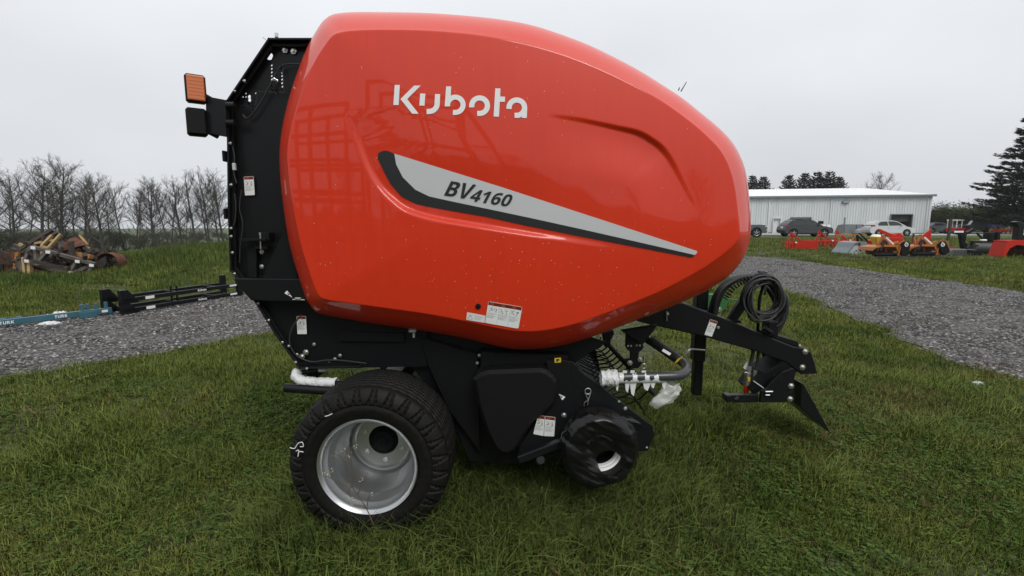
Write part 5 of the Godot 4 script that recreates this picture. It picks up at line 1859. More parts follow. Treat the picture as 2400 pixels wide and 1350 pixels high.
func yard_frames():
	# two black frames stacked on the edge of the drive
	var a := on_land(Vector2(-7.5895,-8.9672))
	var e := on_land(Vector2(-6.6476,-11.7509))
	e = a + (e - a).normalized() * 2.75
	var dir := (e - a).normalized()
	var side := Vector3(dir.z, 0, -dir.x)
	if side.x < 0: side = -side
	M.frame_black = paint(0.006, 0.006, 0.007, 0.45)
	M.frame_black.metallic_specular = 0.28
	for lv in 2:
		var y := Vector3(0, 0.03 + 0.2 * lv, 0)
		var t := thing("attachment_frame", ["long black steel attachment frame lying on the edge of the gravel", "black steel attachment frame stacked on top of another beside gravel"][lv], "frame", a, "black frames beside the gravel drive")
		for k in 2:
			var m := MB.new()
			var s := side * (0.25 - 0.5 * k)
			m.bar(a + s + y + dir * 0.15 + Vector3(0, 0.05, 0), e + s + y + Vector3(0, 0.05, 0), 0.07, 0.075, Vector3.UP, 0.006)
			var bm := put(m, "long_beam", M.frame_black, t)
			if k == 0:
				var out := side
				m = MB.new()
				m.bar(a + s + y + dir * 0.55 + out * 0.036 + Vector3(0, 0.05, 0), a + s + y + dir * 0.72 + out * 0.036 + Vector3(0, 0.05, 0), 0.003, 0.055)
				put(m, "paper_label", M.white, bm)
				m = MB.new()
				m.bar(e + s + y - dir * 0.3 + out * 0.036 + Vector3(0, 0.055, 0), e + s + y - dir * 0.12 + out * 0.036 + Vector3(0, 0.055, 0), 0.003, 0.04)
				put(m, "paper_label", M.white, bm)
				lettering("Kubota", 0.06, a + s + y + dir * 1.75 + out * 0.038 + Vector3(0, 0.05, 0), dir, out, M.decal_white, bm)
		for k in 2:
			var m := MB.new()
			var s := side * (0.25 - 0.5 * k)
			var p := a + s + y + dir * 0.1
			var up := Vector3(0, 0.24 if lv == 1 else 0.2, 0)
			var w := side * 0.035
			for q in [p, p + dir * 0.35]:
				pass
			# trapezoid upright plate
			var c := [p - Vector3(0, 0.02, 0), p + dir * 0.34 - Vector3(0, 0.02, 0), p + dir * 0.14 + up, p + up]
			m.quad(c[0] + w, c[1] + w, c[2] + w, c[3] + w, side)
			m.quad(c[0] - w, c[1] - w, c[2] - w, c[3] - w, -side)
			m.quad(c[1] + w, c[1] - w, c[2] - w, c[2] + w, (dir + Vector3(0, 0.6, 0)).normalized())
			m.quad(c[2] + w, c[2] - w, c[3] - w, c[3] + w, Vector3.UP)
			m.quad(c[0] + w, c[0] - w, c[3] - w, c[3] + w, -dir)
			put(m, "upright_plate", M.frame_black, t)
			m = MB.new()
			var p2 := e + s + y - dir * 0.02
			m.bar(p2 - Vector3(0, 0.03, 0), p2 + Vector3(0, 0.2 if lv == 0 else 0.26, 0), 0.09, 0.12, dir, 0.006)
			put(m, "upright_plate", M.frame_black, t)
		for q in [0.35, 1.3, 2.2]:
			var m := MB.new()
			m.bar(a + y + dir * q + side * 0.25 + Vector3(0, 0.05, 0), a + y + dir * q - side * 0.25 + Vector3(0, 0.05, 0), 0.06, 0.05, Vector3.UP, 0.005)
			put(m, "cross_member", M.frame_black, t)
		var m2 := MB.new()
		m2.box(a + y + dir * 1.85 + side * 0.25 + Vector3(0, 0.11, 0), Vector3(0.05, 0.05, 0.05))
		m2.bar(a + y + dir * 1.2 + Vector3(0, 0.05, 0) + side * 0.1, a + y + dir * 1.2 + Vector3(0, 0.19, 0) + side * 0.1, 0.02, 0.03)
		m2.bar(a + y + dir * 1.32 + Vector3(0, 0.05, 0) + side * 0.1, a + y + dir * 1.32 + Vector3(0, 0.19, 0) + side * 0.1, 0.02, 0.03)
		put(m2, "mounting_lug", M.frame_black, t)
	# third black frame further along, half hidden by the baler
	var a3 := a + dir * 3.1
	var t3 := thing("attachment_frame", "black frame with white tags farthest along the gravel, half behind the baler", "frame", a3, "black frames beside the gravel drive")
	for k in 2:
		var m := MB.new()
		m.bar(a3 + side * (0.22 - 0.44 * k) + Vector3(0, 0.09, 0), a3 + side * (0.22 - 0.44 * k) + dir * 1.8 + Vector3(0, 0.09, 0), 0.07, 0.07, Vector3.UP, 0.006)
		var bm := put(m, "long_beam", M.frame_black, t3)
		if k == 0:
			for q in [0.55, 0.8]:
				m = MB.new()
				m.bar(a3 + side * 0.258 + dir * q + Vector3(0, 0.1 - 0.0 * q, 0), a3 + side * 0.258 + dir * (q + 0.11) + Vector3(0, 0.1, 0), 0.003, 0.06)
				put(m, "paper_label", M.white, bm)
	for q in [0.1, 0.6, 1.5]:
		var m := MB.new()
		m.bar(a3 + dir * q + side * 0.2 + Vector3(0, 0.12, 0), a3 + dir * q - side * 0.2 + Vector3(0, 0.12, 0), 0.08, 0.12, Vector3.UP, 0.006)
		m.bar(a3 + dir * q + Vector3(0, -0.02, 0) + side * 0.2, a3 + dir * q + Vector3(0, 0.12, 0) + side * 0.2, 0.05, 0.06)
		m.bar(a3 + dir * q + Vector3(0, -0.02, 0) - side * 0.2, a3 + dir * q + Vector3(0, 0.12, 0) - side * 0.2, 0.05, 0.06)
		put(m, "cross_member", M.frame_black, t3)
	# teal frames at the left edge
	var ta := on_land(Vector2(-7.5481,-9.0534))
	var tb := on_land(Vector2(-8.3275,-7.7768))
	var td := (tb - ta).normalized()
	var ts := Vector3(td.z, 0, -td.x)
	if ts.z < 0: ts = -ts
	var tt := thing("teal_frame", "long teal painted steel frame lying along the gravel edge", "frame", ta)
	var m := MB.new()
	m.bar(ta + Vector3(0, 0.1, 0), ta + td * 3.2 + Vector3(0, 0.1, 0), 0.08, 0.1, Vector3.UP, 0.006)
	var tbm := put(m, "long_beam", M.teal, tt)
	lettering("TURK", 0.07, ta + td * 0.74 + ts * 0.044 + Vector3(0, 0.1, 0), -td, ts, M.decal_white, tbm)
	lettering("TURK", 0.07, ta + td * 1.42 + ts * 0.044 + Vector3(0, 0.1, 0), -td, ts, M.decal_white, tbm)
	m = MB.new()
	m.bar(ta + td * 0.07 + ts * 0.044 + Vector3(0, 0.1, 0), ta + td * 0.16 + ts * 0.044 + Vector3(0, 0.1, 0), 0.003, 0.045)
	put(m, "paper_label", M.white, tbm)
	m = MB.new()
	m.bar(ta + td * 0.24 + Vector3(0, 0.07, 0) + ts * 0.05, ta + td * 0.5 + Vector3(0, 0.07, 0) + ts * 0.05, 0.03, 0.11, Vector3.UP, 0.004)
	put(m, "stiffener_plate", M.teal, tt)
	for q in [0.07, 0.22, 0.34, 0.42]:
		m = MB.new()
		m.rbox(ta + td * q + Vector3(0, 0.2, 0) - ts * 0.02, Vector3(0.045, 0.12, 0.06), 0.005, Basis(td, Vector3.UP, td.cross(Vector3.UP)))
		put(m, "lug", M.teal, tt)
	m = MB.new()
	m.bar(ta + td * 0.34 + Vector3(0, 0.2, 0) - ts * 0.02, ta + td * 0.42 + Vector3(0, 0.2, 0) - ts * 0.02, 0.03, 0.03)
	put(m, "lug_pin", M.teal, tt)
	for q in [0.02, 0.9, 2.0, 3.1]:
		m = MB.new()
		m.bar(ta + td * q + Vector3(0, -0.02, 0), ta + td * q + Vector3(0, 0.06, 0), 0.07, 0.07)
		put(m, "foot", M.frame_black if q > 0.05 else M.teal, tt)
	var t2 := thing("teal_frame", "teal steel beam lying behind the teal frame at the left edge", "frame", ta + td * 2.0 - ts * 0.45)
	m = MB.new()
	var o2 := ta + td * 1.15 - ts * 0.3
	o2.y = height(o2.x, o2.z)
	m.bar(o2 + Vector3(0, 0.1, 0), o2 + td * 2.4 + Vector3(0, 0.1, 0), 0.07, 0.08, Vector3.UP, 0.005)
	put(m, "long_beam", M.teal, t2)
	m = MB.new()
	m.bar(o2 - td * 0.35 + Vector3(0, 0.1, 0), o2 + td * 0.2 + Vector3(0, 0.12, 0), 0.06, 0.05, Vector3.UP, 0.005)
	put(m, "beam_end", M.frame_black, t2)
	m = MB.new()
	for q in [0.3, 1.6]: m.bar(o2 + td * q + Vector3(0, -0.03, 0), o2 + td * q + Vector3(0, 0.07, 0), 0.06, 0.06)
	put(m, "foot", M.frame_black, t2)
	# white plastic bag caught under the teal frame
	var fn := FastNoiseLite.new()
	fn.seed = 31; fn.frequency = 4.0; fn.fractal_octaves = 4
	for i in 2:
		var c := ta + td * (0.72 if i == 0 else 0.95) + (ts * -0.16 if i == 0 else ts * 0.2)
		c.y = height(c.x, c.z)
		m = MB.new()
		var rows := []
		for r in 13:
			var row := PackedVector3Array()
			for k in 25:
				var an := TAU * (k % 24) / 24.0
				var pol := PI * 0.5 * r / 12.0
				var dd := Vector3(cos(an) * sin(pol), cos(pol), sin(an) * sin(pol))
				row.append(c + (dd * Vector3(0.16, 0.17 if i == 0 else 0.07, 0.1)).rotated(Vector3.UP, 0.5) * (1.0 + 0.5 * fn.get_noise_3dv(dd * 0.8 + Vector3(i * 5, 0, 0))) - Vector3(0, 0.015, 0))
			rows.append(row)
		m.grid(rows)
		for k in m.n.size():
			if m.n[k].dot(m.v[k] - c) < 0: m.n[k] = -m.n[k]
		var ix := m.ix.duplicate()
		m.ix = PackedInt32Array()
		for k in range(0, ix.size(), 3): m.face(ix[k], ix[k + 1], ix[k + 2])
		var o := put(m, numbered("plastic_bag"), M.film_white)
		tag(o, ["crumpled white plastic bag caught behind the teal frame", "flattened white plastic bag lying on gravel in front of teal frame"][i], "bag")
	# pale stick on the grass and pale scraps at the drive edges
	m = MB.new()
	m.tube(PackedVector3Array([on_land(Vector2(-4.7279,-5.0327), 0.02), on_land(Vector2(-4.7025,-5.1763), 0.03), on_land(Vector2(-4.6756,-5.3279), 0.025)]), 0.008, 0.006, 6)
	tag(put(m, "pale_stick", paint(0.5, 0.47, 0.4, 0.7)), "thin pale stick lying on the grass near the left gravel", "stick")
	m = MB.new()
	m.rbox(on_land(Vector2(4.9172,-4.9774), 0.02), Vector3(0.13, 0.05, 0.09), 0.02, Basis(Vector3.UP, 0.4))
	tag(put(m, "pale_stone", paint(0.5, 0.51, 0.5, 0.8)), "flat pale stone at the edge of the right gravel drive", "stone")

func plank(a: Vector3, e: Vector3, w: float, h: float, mat: Material, label: String, group := "boards in the scrap heap", called := "scrap_board"):
	var m := MB.new()
	m.bar(a, e, w, h, Vector3(0.1, 0.2, 1), 0.004)
	var o := put(m, numbered(called), mat)
	tag(o, label, "board", group)

func scrap_heap():
	# corner points come from the heap's place on the bank, 17 to 20 m away
	var d := 15.077
	# leaning brown panel with a hole, pale edge boards
	var t := thing("scrap_sheet", "large rusty brown panel with a dark hole standing at the left edge of the heap", "panel", Vector3(-15.2346,0.2734,-14.67))
	var m := MB.new()
	m.prism(v2([-16.2846,1.0473,-14.9254,1.0473,-15.0633,0.2993,-16.3966,0.2734]), -14.670, -14.719)
	put(m, "panel_sheet", M.rust, t)
	m = MB.new()
	m.prism(v2([-15.5164,0.8565,-15.2599,0.8565,-15.296,0.7794,-15.3386,0.5606,-15.4205,0.4314,-15.5857,0.3538]), -14.637, -14.662)
	put(m, "hole", M.decal_black, t)
	m = MB.new()
	m.prism(v2([-15.5182,0.8437,-15.2745,0.8437,-15.2832,0.7794,-15.527,0.7794]), -14.588, -14.629)
	put(m, "hole_lip", M.orange_wood, t)
	m = MB.new()
	m.prism(v2([-14.8565,1.0624,-14.7542,1.0624,-14.9697,0.3038,-15.0598,0.3038]), -14.588, -14.670)
	put(m, "edge_board", M.orange_wood, t)
	# long roof-like stack sloping up
	var boards := [
		[Vector3(-15.2605,1.0453,-15.159),Vector3(-14.6048,1.6833,-15.648),0.10,0.30,"dark_wood","long dark plank at the top of the heap sloping up to the peak"],
		[Vector3(-14.9688,1.0283,-14.996),Vector3(-14.2992,1.6187,-15.485),0.08,0.22,"dark_wood","second long dark plank just below the top plank"],
		[Vector3(-15.567,0.9778,-15.403),Vector3(-14.9255,1.5976,-15.892),0.08,0.2,"rust_","rusty strip behind the long dark planks"],
		[Vector3(-14.5403,1.3059,-14.915),Vector3(-14.0807,1.4042,-15.077),0.06,0.10,"pale_wood","pale yellow board crossing the ladder frame near the peak"],
		[Vector3(-14.2761,1.2318,-14.833),Vector3(-14.1418,1.5479,-15.077),0.06,0.10,"pale_wood","left pale upright of the ladder frame near the peak"],
		[Vector3(-14.0479,1.193,-14.833),Vector3(-13.8616,1.587,-15.077),0.06,0.11,"pale_wood","right pale upright of the ladder frame near the peak"],
		[Vector3(-14.1981,1.2354,-14.752),Vector3(-13.9599,1.184,-14.752),0.06,0.10,"pale_wood","short pale rung at the foot of the ladder frame"],
		[Vector3(-14.38,0.9211,-14.833),Vector3(-14.2032,1.0896,-14.833),0.06,0.1,"pale_wood","short pale board showing inside the dark truss"],
		[Vector3(-14.4797,1.0614,-14.874),Vector3(-14.2457,1.0614,-14.874),0.06,0.09,"orange_wood","orange board lying across inside the truss"],
		[Vector3(-15.513,1.2865,-15.403),Vector3(-15.416,1.2061,-15.403),0.08,0.09,"pale_wood","pale board end sticking out left of the peak"],
		[Vector3(-13.7024,1.3157,-14.996),Vector3(-13.2623,0.9341,-14.833),0.07,0.12,"rust_","brown board leaning from the plywood down to the right"],
		[Vector3(-13.8341,1.0499,-15.077),Vector3(-13.289,1.2566,-15.159),0.08,0.12,"rust_","brown beam under the curved plywood sheets"],
		[Vector3(-13.5883,1.5536,-15.403),Vector3(-13.2271,1.2532,-15.24),0.05,0.05,"pale_wood","thin pale batten standing at the right of the plywood"],
		[Vector3(-13.36,1.2532,-15.24),Vector3(-13.1741,1.1338,-15.24),0.05,0.06,"pale_wood","thin pale batten end below the plywood sheet"],
		[Vector3(-13.2792,1.0119,-14.833),Vector3(-12.7981,0.9081,-14.833),0.12,0.16,"orange_wood","short orange log lying right of the truss"],
		[Vector3(-13.1944,0.9006,-14.752),Vector3(-12.7915,0.8102,-14.752),0.1,0.12,"rust_","brown board below the orange log"],
		[Vector3(-13.2587,0.9742,-15.24),Vector3(-12.6786,0.7729,-15.077),0.06,0.1,"dark_wood","dark board pointing right above the rusty drum"],
		[Vector3(-14.3988,0.6301,-14.588),Vector3(-13.2055,0.4372,-14.588),0.08,0.14,"dark_wood","long dark plank low in the heap under the truss"],
		[Vector3(-14.4296,0.7132,-14.67),Vector3(-13.1328,0.5842,-14.67),0.08,0.13,"grey_wood","grey plank lying across the middle of the heap"],
		[Vector3(-14.424,0.7782,-14.833),Vector3(-13.135,0.687,-14.833),0.08,0.12,"dark_wood","dark plank behind the grey plank in the middle"],
		[Vector3(-14.3447,0.5349,-14.507),Vector3(-13.3995,0.3428,-14.507),0.1,0.12,"rust_","rusty beam at the bottom of the heap"],
		[Vector3(-14.266,0.3261,-14.425),Vector3(-13.7109,0.5045,-14.425),0.08,0.1,"rust_","rusty beam crossing the bottom left of the heap"],
		[Vector3(-14.7357,0.8537,-14.507),Vector3(-14.5539,0.4536,-14.425),0.07,0.12,"dark_wood","dark board leaning beside the brown panel"],
		[Vector3(-14.6408,0.8028,-14.507),Vector3(-14.4383,0.3349,-14.344),0.07,0.1,"grey_wood","grey upright board beside the brown panel"],
		[Vector3(-14.5385,0.9045,-14.507),Vector3(-14.3845,0.3603,-14.344),0.07,0.1,"pale_wood","pale weathered upright left of the truss"],
		[Vector3(-14.28,0.809,-14.425),Vector3(-14.1615,0.2933,-14.262),0.08,0.14,"pale_wood","pale weathered post at the truss foot"],
		[Vector3(-14.7847,0.6754,-14.507),Vector3(-14.3356,0.3771,-14.425),0.07,0.1,"dark_wood","dark slat crossing the posts left of the truss"],
		[Vector3(-14.7841,0.7997,-14.548),Vector3(-14.3312,0.526,-14.466),0.07,0.1,"dark_wood","upper dark slat crossing the posts left of the truss"],
		[Vector3(-14.0067,1.3357,-15.159),Vector3(-13.8122,1.0545,-14.996),0.08,0.12,"grey_wood","grey stub standing between ladder frame and plywood"],
		[Vector3(-14.1416,1.1461,-14.996),Vector3(-13.701,0.9287,-14.915),0.1,0.1,"dark_wood","dark board under the ladder frame"],
		[Vector3(-14.7734,1.0896,-14.833),Vector3(-14.5561,1.1672,-14.833),0.07,0.1,"grey_wood","grey board end above the left truss corner"],
		[Vector3(-14.3534,0.9287,-14.915),Vector3(-14.1543,0.6479,-14.833),0.08,0.11,"dark_wood","dark upright inside the truss"],
		[Vector3(-14.06,0.9809,-14.915),Vector3(-13.9981,0.6479,-14.833),0.1,0.11,"grey_wood","grey upright inside the truss"],
		[Vector3(-13.8576,0.9287,-14.915),Vector3(-13.7687,0.6087,-14.833),0.08,0.11,"dark_wood","second dark upright inside the truss"],
	]
	for b in boards:
		var mat: Material = M.rust if b[4] == "rust_" else M[b[4]]
		plank(b[0], b[1], b[2], b[3], mat, b[5])
	# big grey truss lying against the heap
	var tr := thing("roof_truss", "weathered dark grey timber truss with white metal joint plates", "truss", Vector3(-14.2616,0.3349,-14.344))
	var web := [[Vector3(-14.2021,1.2357,-14.466), Vector3(-12.2644,0.7303,-14.303)], [Vector3(-14.4457,0.8186,-14.466), Vector3(-13.0163,0.4153,-14.303)], [Vector3(-14.2021,1.2357,-14.466), Vector3(-14.2829,0.8308,-14.303)], [Vector3(-13.7538,1.0844,-14.466), Vector3(-13.9432,0.7429,-14.303)], [Vector3(-12.9012,0.8059,-14.466), Vector3(-13.0104,0.4658,-14.303)], [Vector3(-12.5099,0.6789,-14.466), Vector3(-12.9224,0.4658,-14.303)], [Vector3(-12.4042,0.717,-14.466), Vector3(-12.6129,0.3141,-14.303)], [Vector3(-14.0949,1.1853,-14.466), Vector3(-13.9369,0.7931,-14.303)]]
	for w in web:
		m = MB.new()
		m.bar(w[0], w[1], 0.09, 0.13, Vector3(0, 0, 1), 0.004)
		put(m, "truss_member", M.grey_wood, tr)
	for q in [Vector3(-13.9661,1.2086,-14.246), Vector3(-13.5462,1.0844,-14.246), Vector3(-13.8861,0.76,-14.246), Vector3(-14.2026,0.8225,-14.246), Vector3(-12.7189,0.81,-14.246), Vector3(-12.9571,0.4841,-14.246), Vector3(-12.3197,0.6974,-14.246), Vector3(-12.5597,0.3456,-14.246)]:
		m = MB.new()
		m.rbox(q, Vector3(0.13, 0.085, 0.02), 0.004, Basis(Vector3(0, 0, 1), -0.1))
		put(m, "joint_plate", M.white, tr)
	# curved plywood sheets
	var pw := thing("plywood_sheet", "curved reddish brown plywood sheet on top of the heap", "sheet", Vector3(-13.4388,1.0499,-15.077))
	m = MB.new()
	var rows := []
	for i in 9:
		var row := PackedVector3Array()
		for k in 7:
			var u := i / 8.0
			var w := k / 6.0
			var bot: Vector3 = Vector3(-13.7068,1.0981,-14.915).lerp(Vector3(-13.0086,1.28,-14.915), u)
			var top: Vector3 = Vector3(-14.071,1.3266,-15.403).lerp(Vector3(-13.4787,1.34,-15.403), u) + Vector3(0, 0.15 * sin(u * PI), 0)
			row.append(bot.lerp(top, w) + Vector3(0, 0.05 * sin(w * PI), 0))
		rows.append(row)
	m.grid(rows)
	put(m, "sheet", M.rust, pw)
	m = MB.new()
	m.prism(v2([-13.9122,1.3695,-13.5169,1.5554,-13.3116,1.2497,-13.4972,1.263,-13.6641,1.436]), -15.403, -15.436)
	put(m, "sheet_back", M.rust, pw)
	# rusty drum half open at the right
	var dr := thing("rusty_drum", "open rusty steel drum lying at the right end of the heap", "drum", Vector3(-12.0936,0.429,-14.67))
	m = MB.new()
	var c0 := Vector3(-12.1465,0.7455,-14.588)
	var c1 := Vector3(-12.2073,0.7332,-15.077)
	var ax := c1 - c0
	m.lathe([Vector2(0.29, 0.0), Vector2(0.3, 0.0), Vector2(0.3, ax.length() * 0.5), Vector2(0.31, ax.length() * 0.52), Vector2(0.3, ax.length() * 0.54), Vector2(0.26, ax.length()), Vector2(0.25, ax.length()), Vector2(0.27, 0.02)].duplicate(), c0, ax, 30)
	put(m, "drum_shell", M.rust, dr)
	m = MB.new()
	m.bar(c1 + Vector3(0.05, -0.05, 0), c1 + Vector3(0.35, 0.02, 0.05), 0.06, 0.04)
	m.bar(c1 + Vector3(0.05, -0.15, 0.05), c1 + Vector3(0.28, -0.02, 0.1), 0.04, 0.03)
	put(m, "torn_strip", M.rust, dr)
	m = MB.new()
	m.prism(v2([-12.5491,0.739,-12.1669,0.9447,-12.1661,0.7132,-12.283,0.5842]), -14.588, -14.637)
	var fl := put(m, numbered("steel_flap"), paint(0.03, 0.028, 0.027, 0.6))
	tag(fl, "dark bent steel flap beside the rusty drum", "scrap")
	# the dark inside of the heap: a mass of broken boards nobody could count
	rng.seed = 66
	m = MB.new()
	for i in 330:
		var u := rng.randf()
		var c: Vector3 = Vector3(-14.8437,0.3471,-14.833).lerp(Vector3(-12.6075,0.5173,-14.833), u).lerp(Vector3(-15.5613,1.0177,-15.648).lerp(Vector3(-13.2744,0.6753,-15.648), u), rng.randf())
		c.z -= rng.randf_range(-0.45, 0.4)
		var dd := Vector3(rng.randf_range(-1, 1), rng.randf_range(-0.4, 0.3), rng.randf_range(-0.3, 0.3)).normalized() * rng.randf_range(0.3, 0.9)
		m.bar(c - dd, c + dd, rng.randf_range(0.03, 0.1), rng.randf_range(0.04, 0.14))
	var core := put(m, "broken_boards", M.dark_wood)
	tag(core, "tangle of dark broken boards filling the scrap heap", "", "", "stuff")


# ---------------------------------------------------------------- cars
func rim_wheel(parent: Node3D, at: Vector3, r: float, w: float, side: float, rim_mat: Material, spokes := 5):
	var o := Node3D.new()
	o.name = "wheel"
	parent.add_child(o, true)
	o.position = at - wpos(parent)
	var m := MB.new()
	m.lathe([Vector2(r * 0.62, 0.02), Vector2(r * 0.7, w * 0.5), Vector2(r * 0.93, w * 0.5), Vector2(r, w * 0.35), Vector2(r, -w * 0.35), Vector2(r * 0.93, -w * 0.5), Vector2(r * 0.5, -w * 0.5)], at, Vector3(0, 0, side), 28)
	fix_out(m, at, r * 0.8)
	put(m, "tyre", M.rubber, o)
	m = MB.new()
	m.lathe([Vector2(0, 0.0), Vector2(r * 0.6, -0.02), Vector2(r * 0.66, w * 0.42), Vector2(r * 0.7, w * 0.45)], at, Vector3(0, 0, side), 24)
	for k in spokes:
		var a := TAU * k / spokes + 0.3
		m.bar(at + Vector3(0, 0, side * w * 0.4), at + Vector3(cos(a) * r * 0.64, sin(a) * r * 0.64, side * w * 0.36), r * 0.16, 0.03, Vector3(0, 0, 1))
	put(m, "rim", rim_mat, o)

func loft(m: MB, prof: PackedVector2Array, half: Callable):
	# closed side outline with a half width for each point: two caps and a skin
	var tr := Geometry2D.triangulate_polygon(prof)
	for s in [-1.0, 1.0]:
		var b := m.v.size()
		for p in prof: m.vert(Vector3(p.x, p.y, s * half.call(p)), Vector3(0, 0.15, s).normalized())
		for k in range(0, tr.size(), 3): m.face(b + tr[k], b + tr[k + 1], b + tr[k + 2])
	var cw := Geometry2D.is_polygon_clockwise(prof)
	for i in prof.size():
		var p := prof[i]
		var q := prof[(i + 1) % prof.size()]
		var e := (q - p).normalized()
		var nn := Vector3(e.y, -e.x, 0) * (-1.0 if cw else 1.0)
		m.quad(Vector3(p.x, p.y, half.call(p)), Vector3(q.x, q.y, half.call(q)), Vector3(q.x, q.y, -half.call(q)), Vector3(p.x, p.y, -half.call(p)), nn)

func car(called: String, label: String, at: Vector3, turn: float, lower: PackedVector2Array, cabin: PackedVector2Array, panes: Array, front_x: Array, w: float, wheel_r: float, wheels: Array, body: Material, rim_mat: Material, trim_dark := false) -> Node3D:
	var t := thing(called, label, "car" if called != "pickup_truck" else "truck", Vector3.ZERO)
	var belt := -1e9
	for p in lower: belt = maxf(belt, p.y)
	var hw := w * 0.5
	var half := func(p: Vector2): return hw * (1.0 - 0.05 * absf(p.x) / 2.2 - 0.06 * clampf((0.35 - p.y) / 0.2, 0.0, 1.0))
	var m := MB.new()
	loft(m, lower, half)
	put(m, "body", body, t)
	var top := -1e9
	for p in cabin: top = maxf(top, p.y)
	var base := 1e9
	for p in cabin: base = minf(base, p.y)
	var lean := func(p: Vector2): return hw * (0.93 - 0.2 * (p.y - base) / (top - base))
	m = MB.new()
	loft(m, cabin, lean)
	put(m, "cabin", body, t)
	var glass := paint(0.03, 0.034, 0.036, 0.08)
	for pn2 in panes:
		for s in [-1.0, 1.0]:
			m = MB.new()
			var poly: PackedVector2Array = pn2
			var tr := Geometry2D.triangulate_polygon(poly)
			for p in poly: m.vert(Vector3(p.x, p.y, s * (lean.call(p) + 0.012)), Vector3(0, 0.2, s).normalized())
			for k in range(0, tr.size(), 3): m.face(tr[k], tr[k + 1], tr[k + 2])
			put(m, "side_window", glass, t)
	# windscreen and rear window from pairs of cabin points
	for q in front_x:
		m = MB.new()
		var a: Vector2 = q[0]
		var b: Vector2 = q[1]
		var nn := Vector3(q[2], 0.7, 0).normalized()
		var o := nn * 0.012
		m.quad(Vector3(a.x, a.y, lean.call(a) * 0.92) + o, Vector3(a.x, a.y, -lean.call(a) * 0.92) + o, Vector3(b.x, b.y, -lean.call(b) * 0.9) + o, Vector3(b.x, b.y, lean.call(b) * 0.9) + o, nn)
		put(m, "windscreen" if q[2] > 0 else "rear_window", glass, t)
	for x in wheels:
		for s in [-1.0, 1.0]:
			rim_wheel(t, Vector3(x, wheel_r, s * (hw - 0.1)), wheel_r, 0.22, s, rim_mat)
			# dark arch behind the wheel
			m = MB.new()
			m.lathe([Vector2(0, 0.0), Vector2(wheel_r * 1.17, 0.0)], Vector3(x, wheel_r * 1.02, s * (hw * 0.985)), Vector3(0, 0, s), 24, 0.0, TAU)
			put(m, "wheel_arch", M.black_matt, t)
	var dark: Material = M.black_plastic
	m = MB.new()
	m.bar(Vector3(wheels[0] + 0.45, 0.27, hw * 0.97), Vector3(wheels[1] - 0.45, 0.27, hw * 0.97), 0.06, 0.12)
	m.bar(Vector3(wheels[0] + 0.45, 0.27, -hw * 0.97), Vector3(wheels[1] - 0.45, 0.27, -hw * 0.97), 0.06, 0.12)
	put(m, "sill", dark if trim_dark else body, t)
	t.position = at
	t.rotation.y = turn
	return t

func lamp_box(t: Node3D, p: Vector3, s: Vector3, mat: Material, called: String):
	# added before the car is moved would be simpler; here the car's own axes are used
	var m := MB.new()
	m.rbox(Vector3.ZERO, s, minf(s.x, minf(s.y, s.z)) * 0.3)
	var o := MeshInstance3D.new()
	o.name = called
	o.mesh = mesh_of(m, Vector3.ZERO)
	o.mesh.surface_set_material(0, mat)
	t.add_child(o, true)
	o.position = p

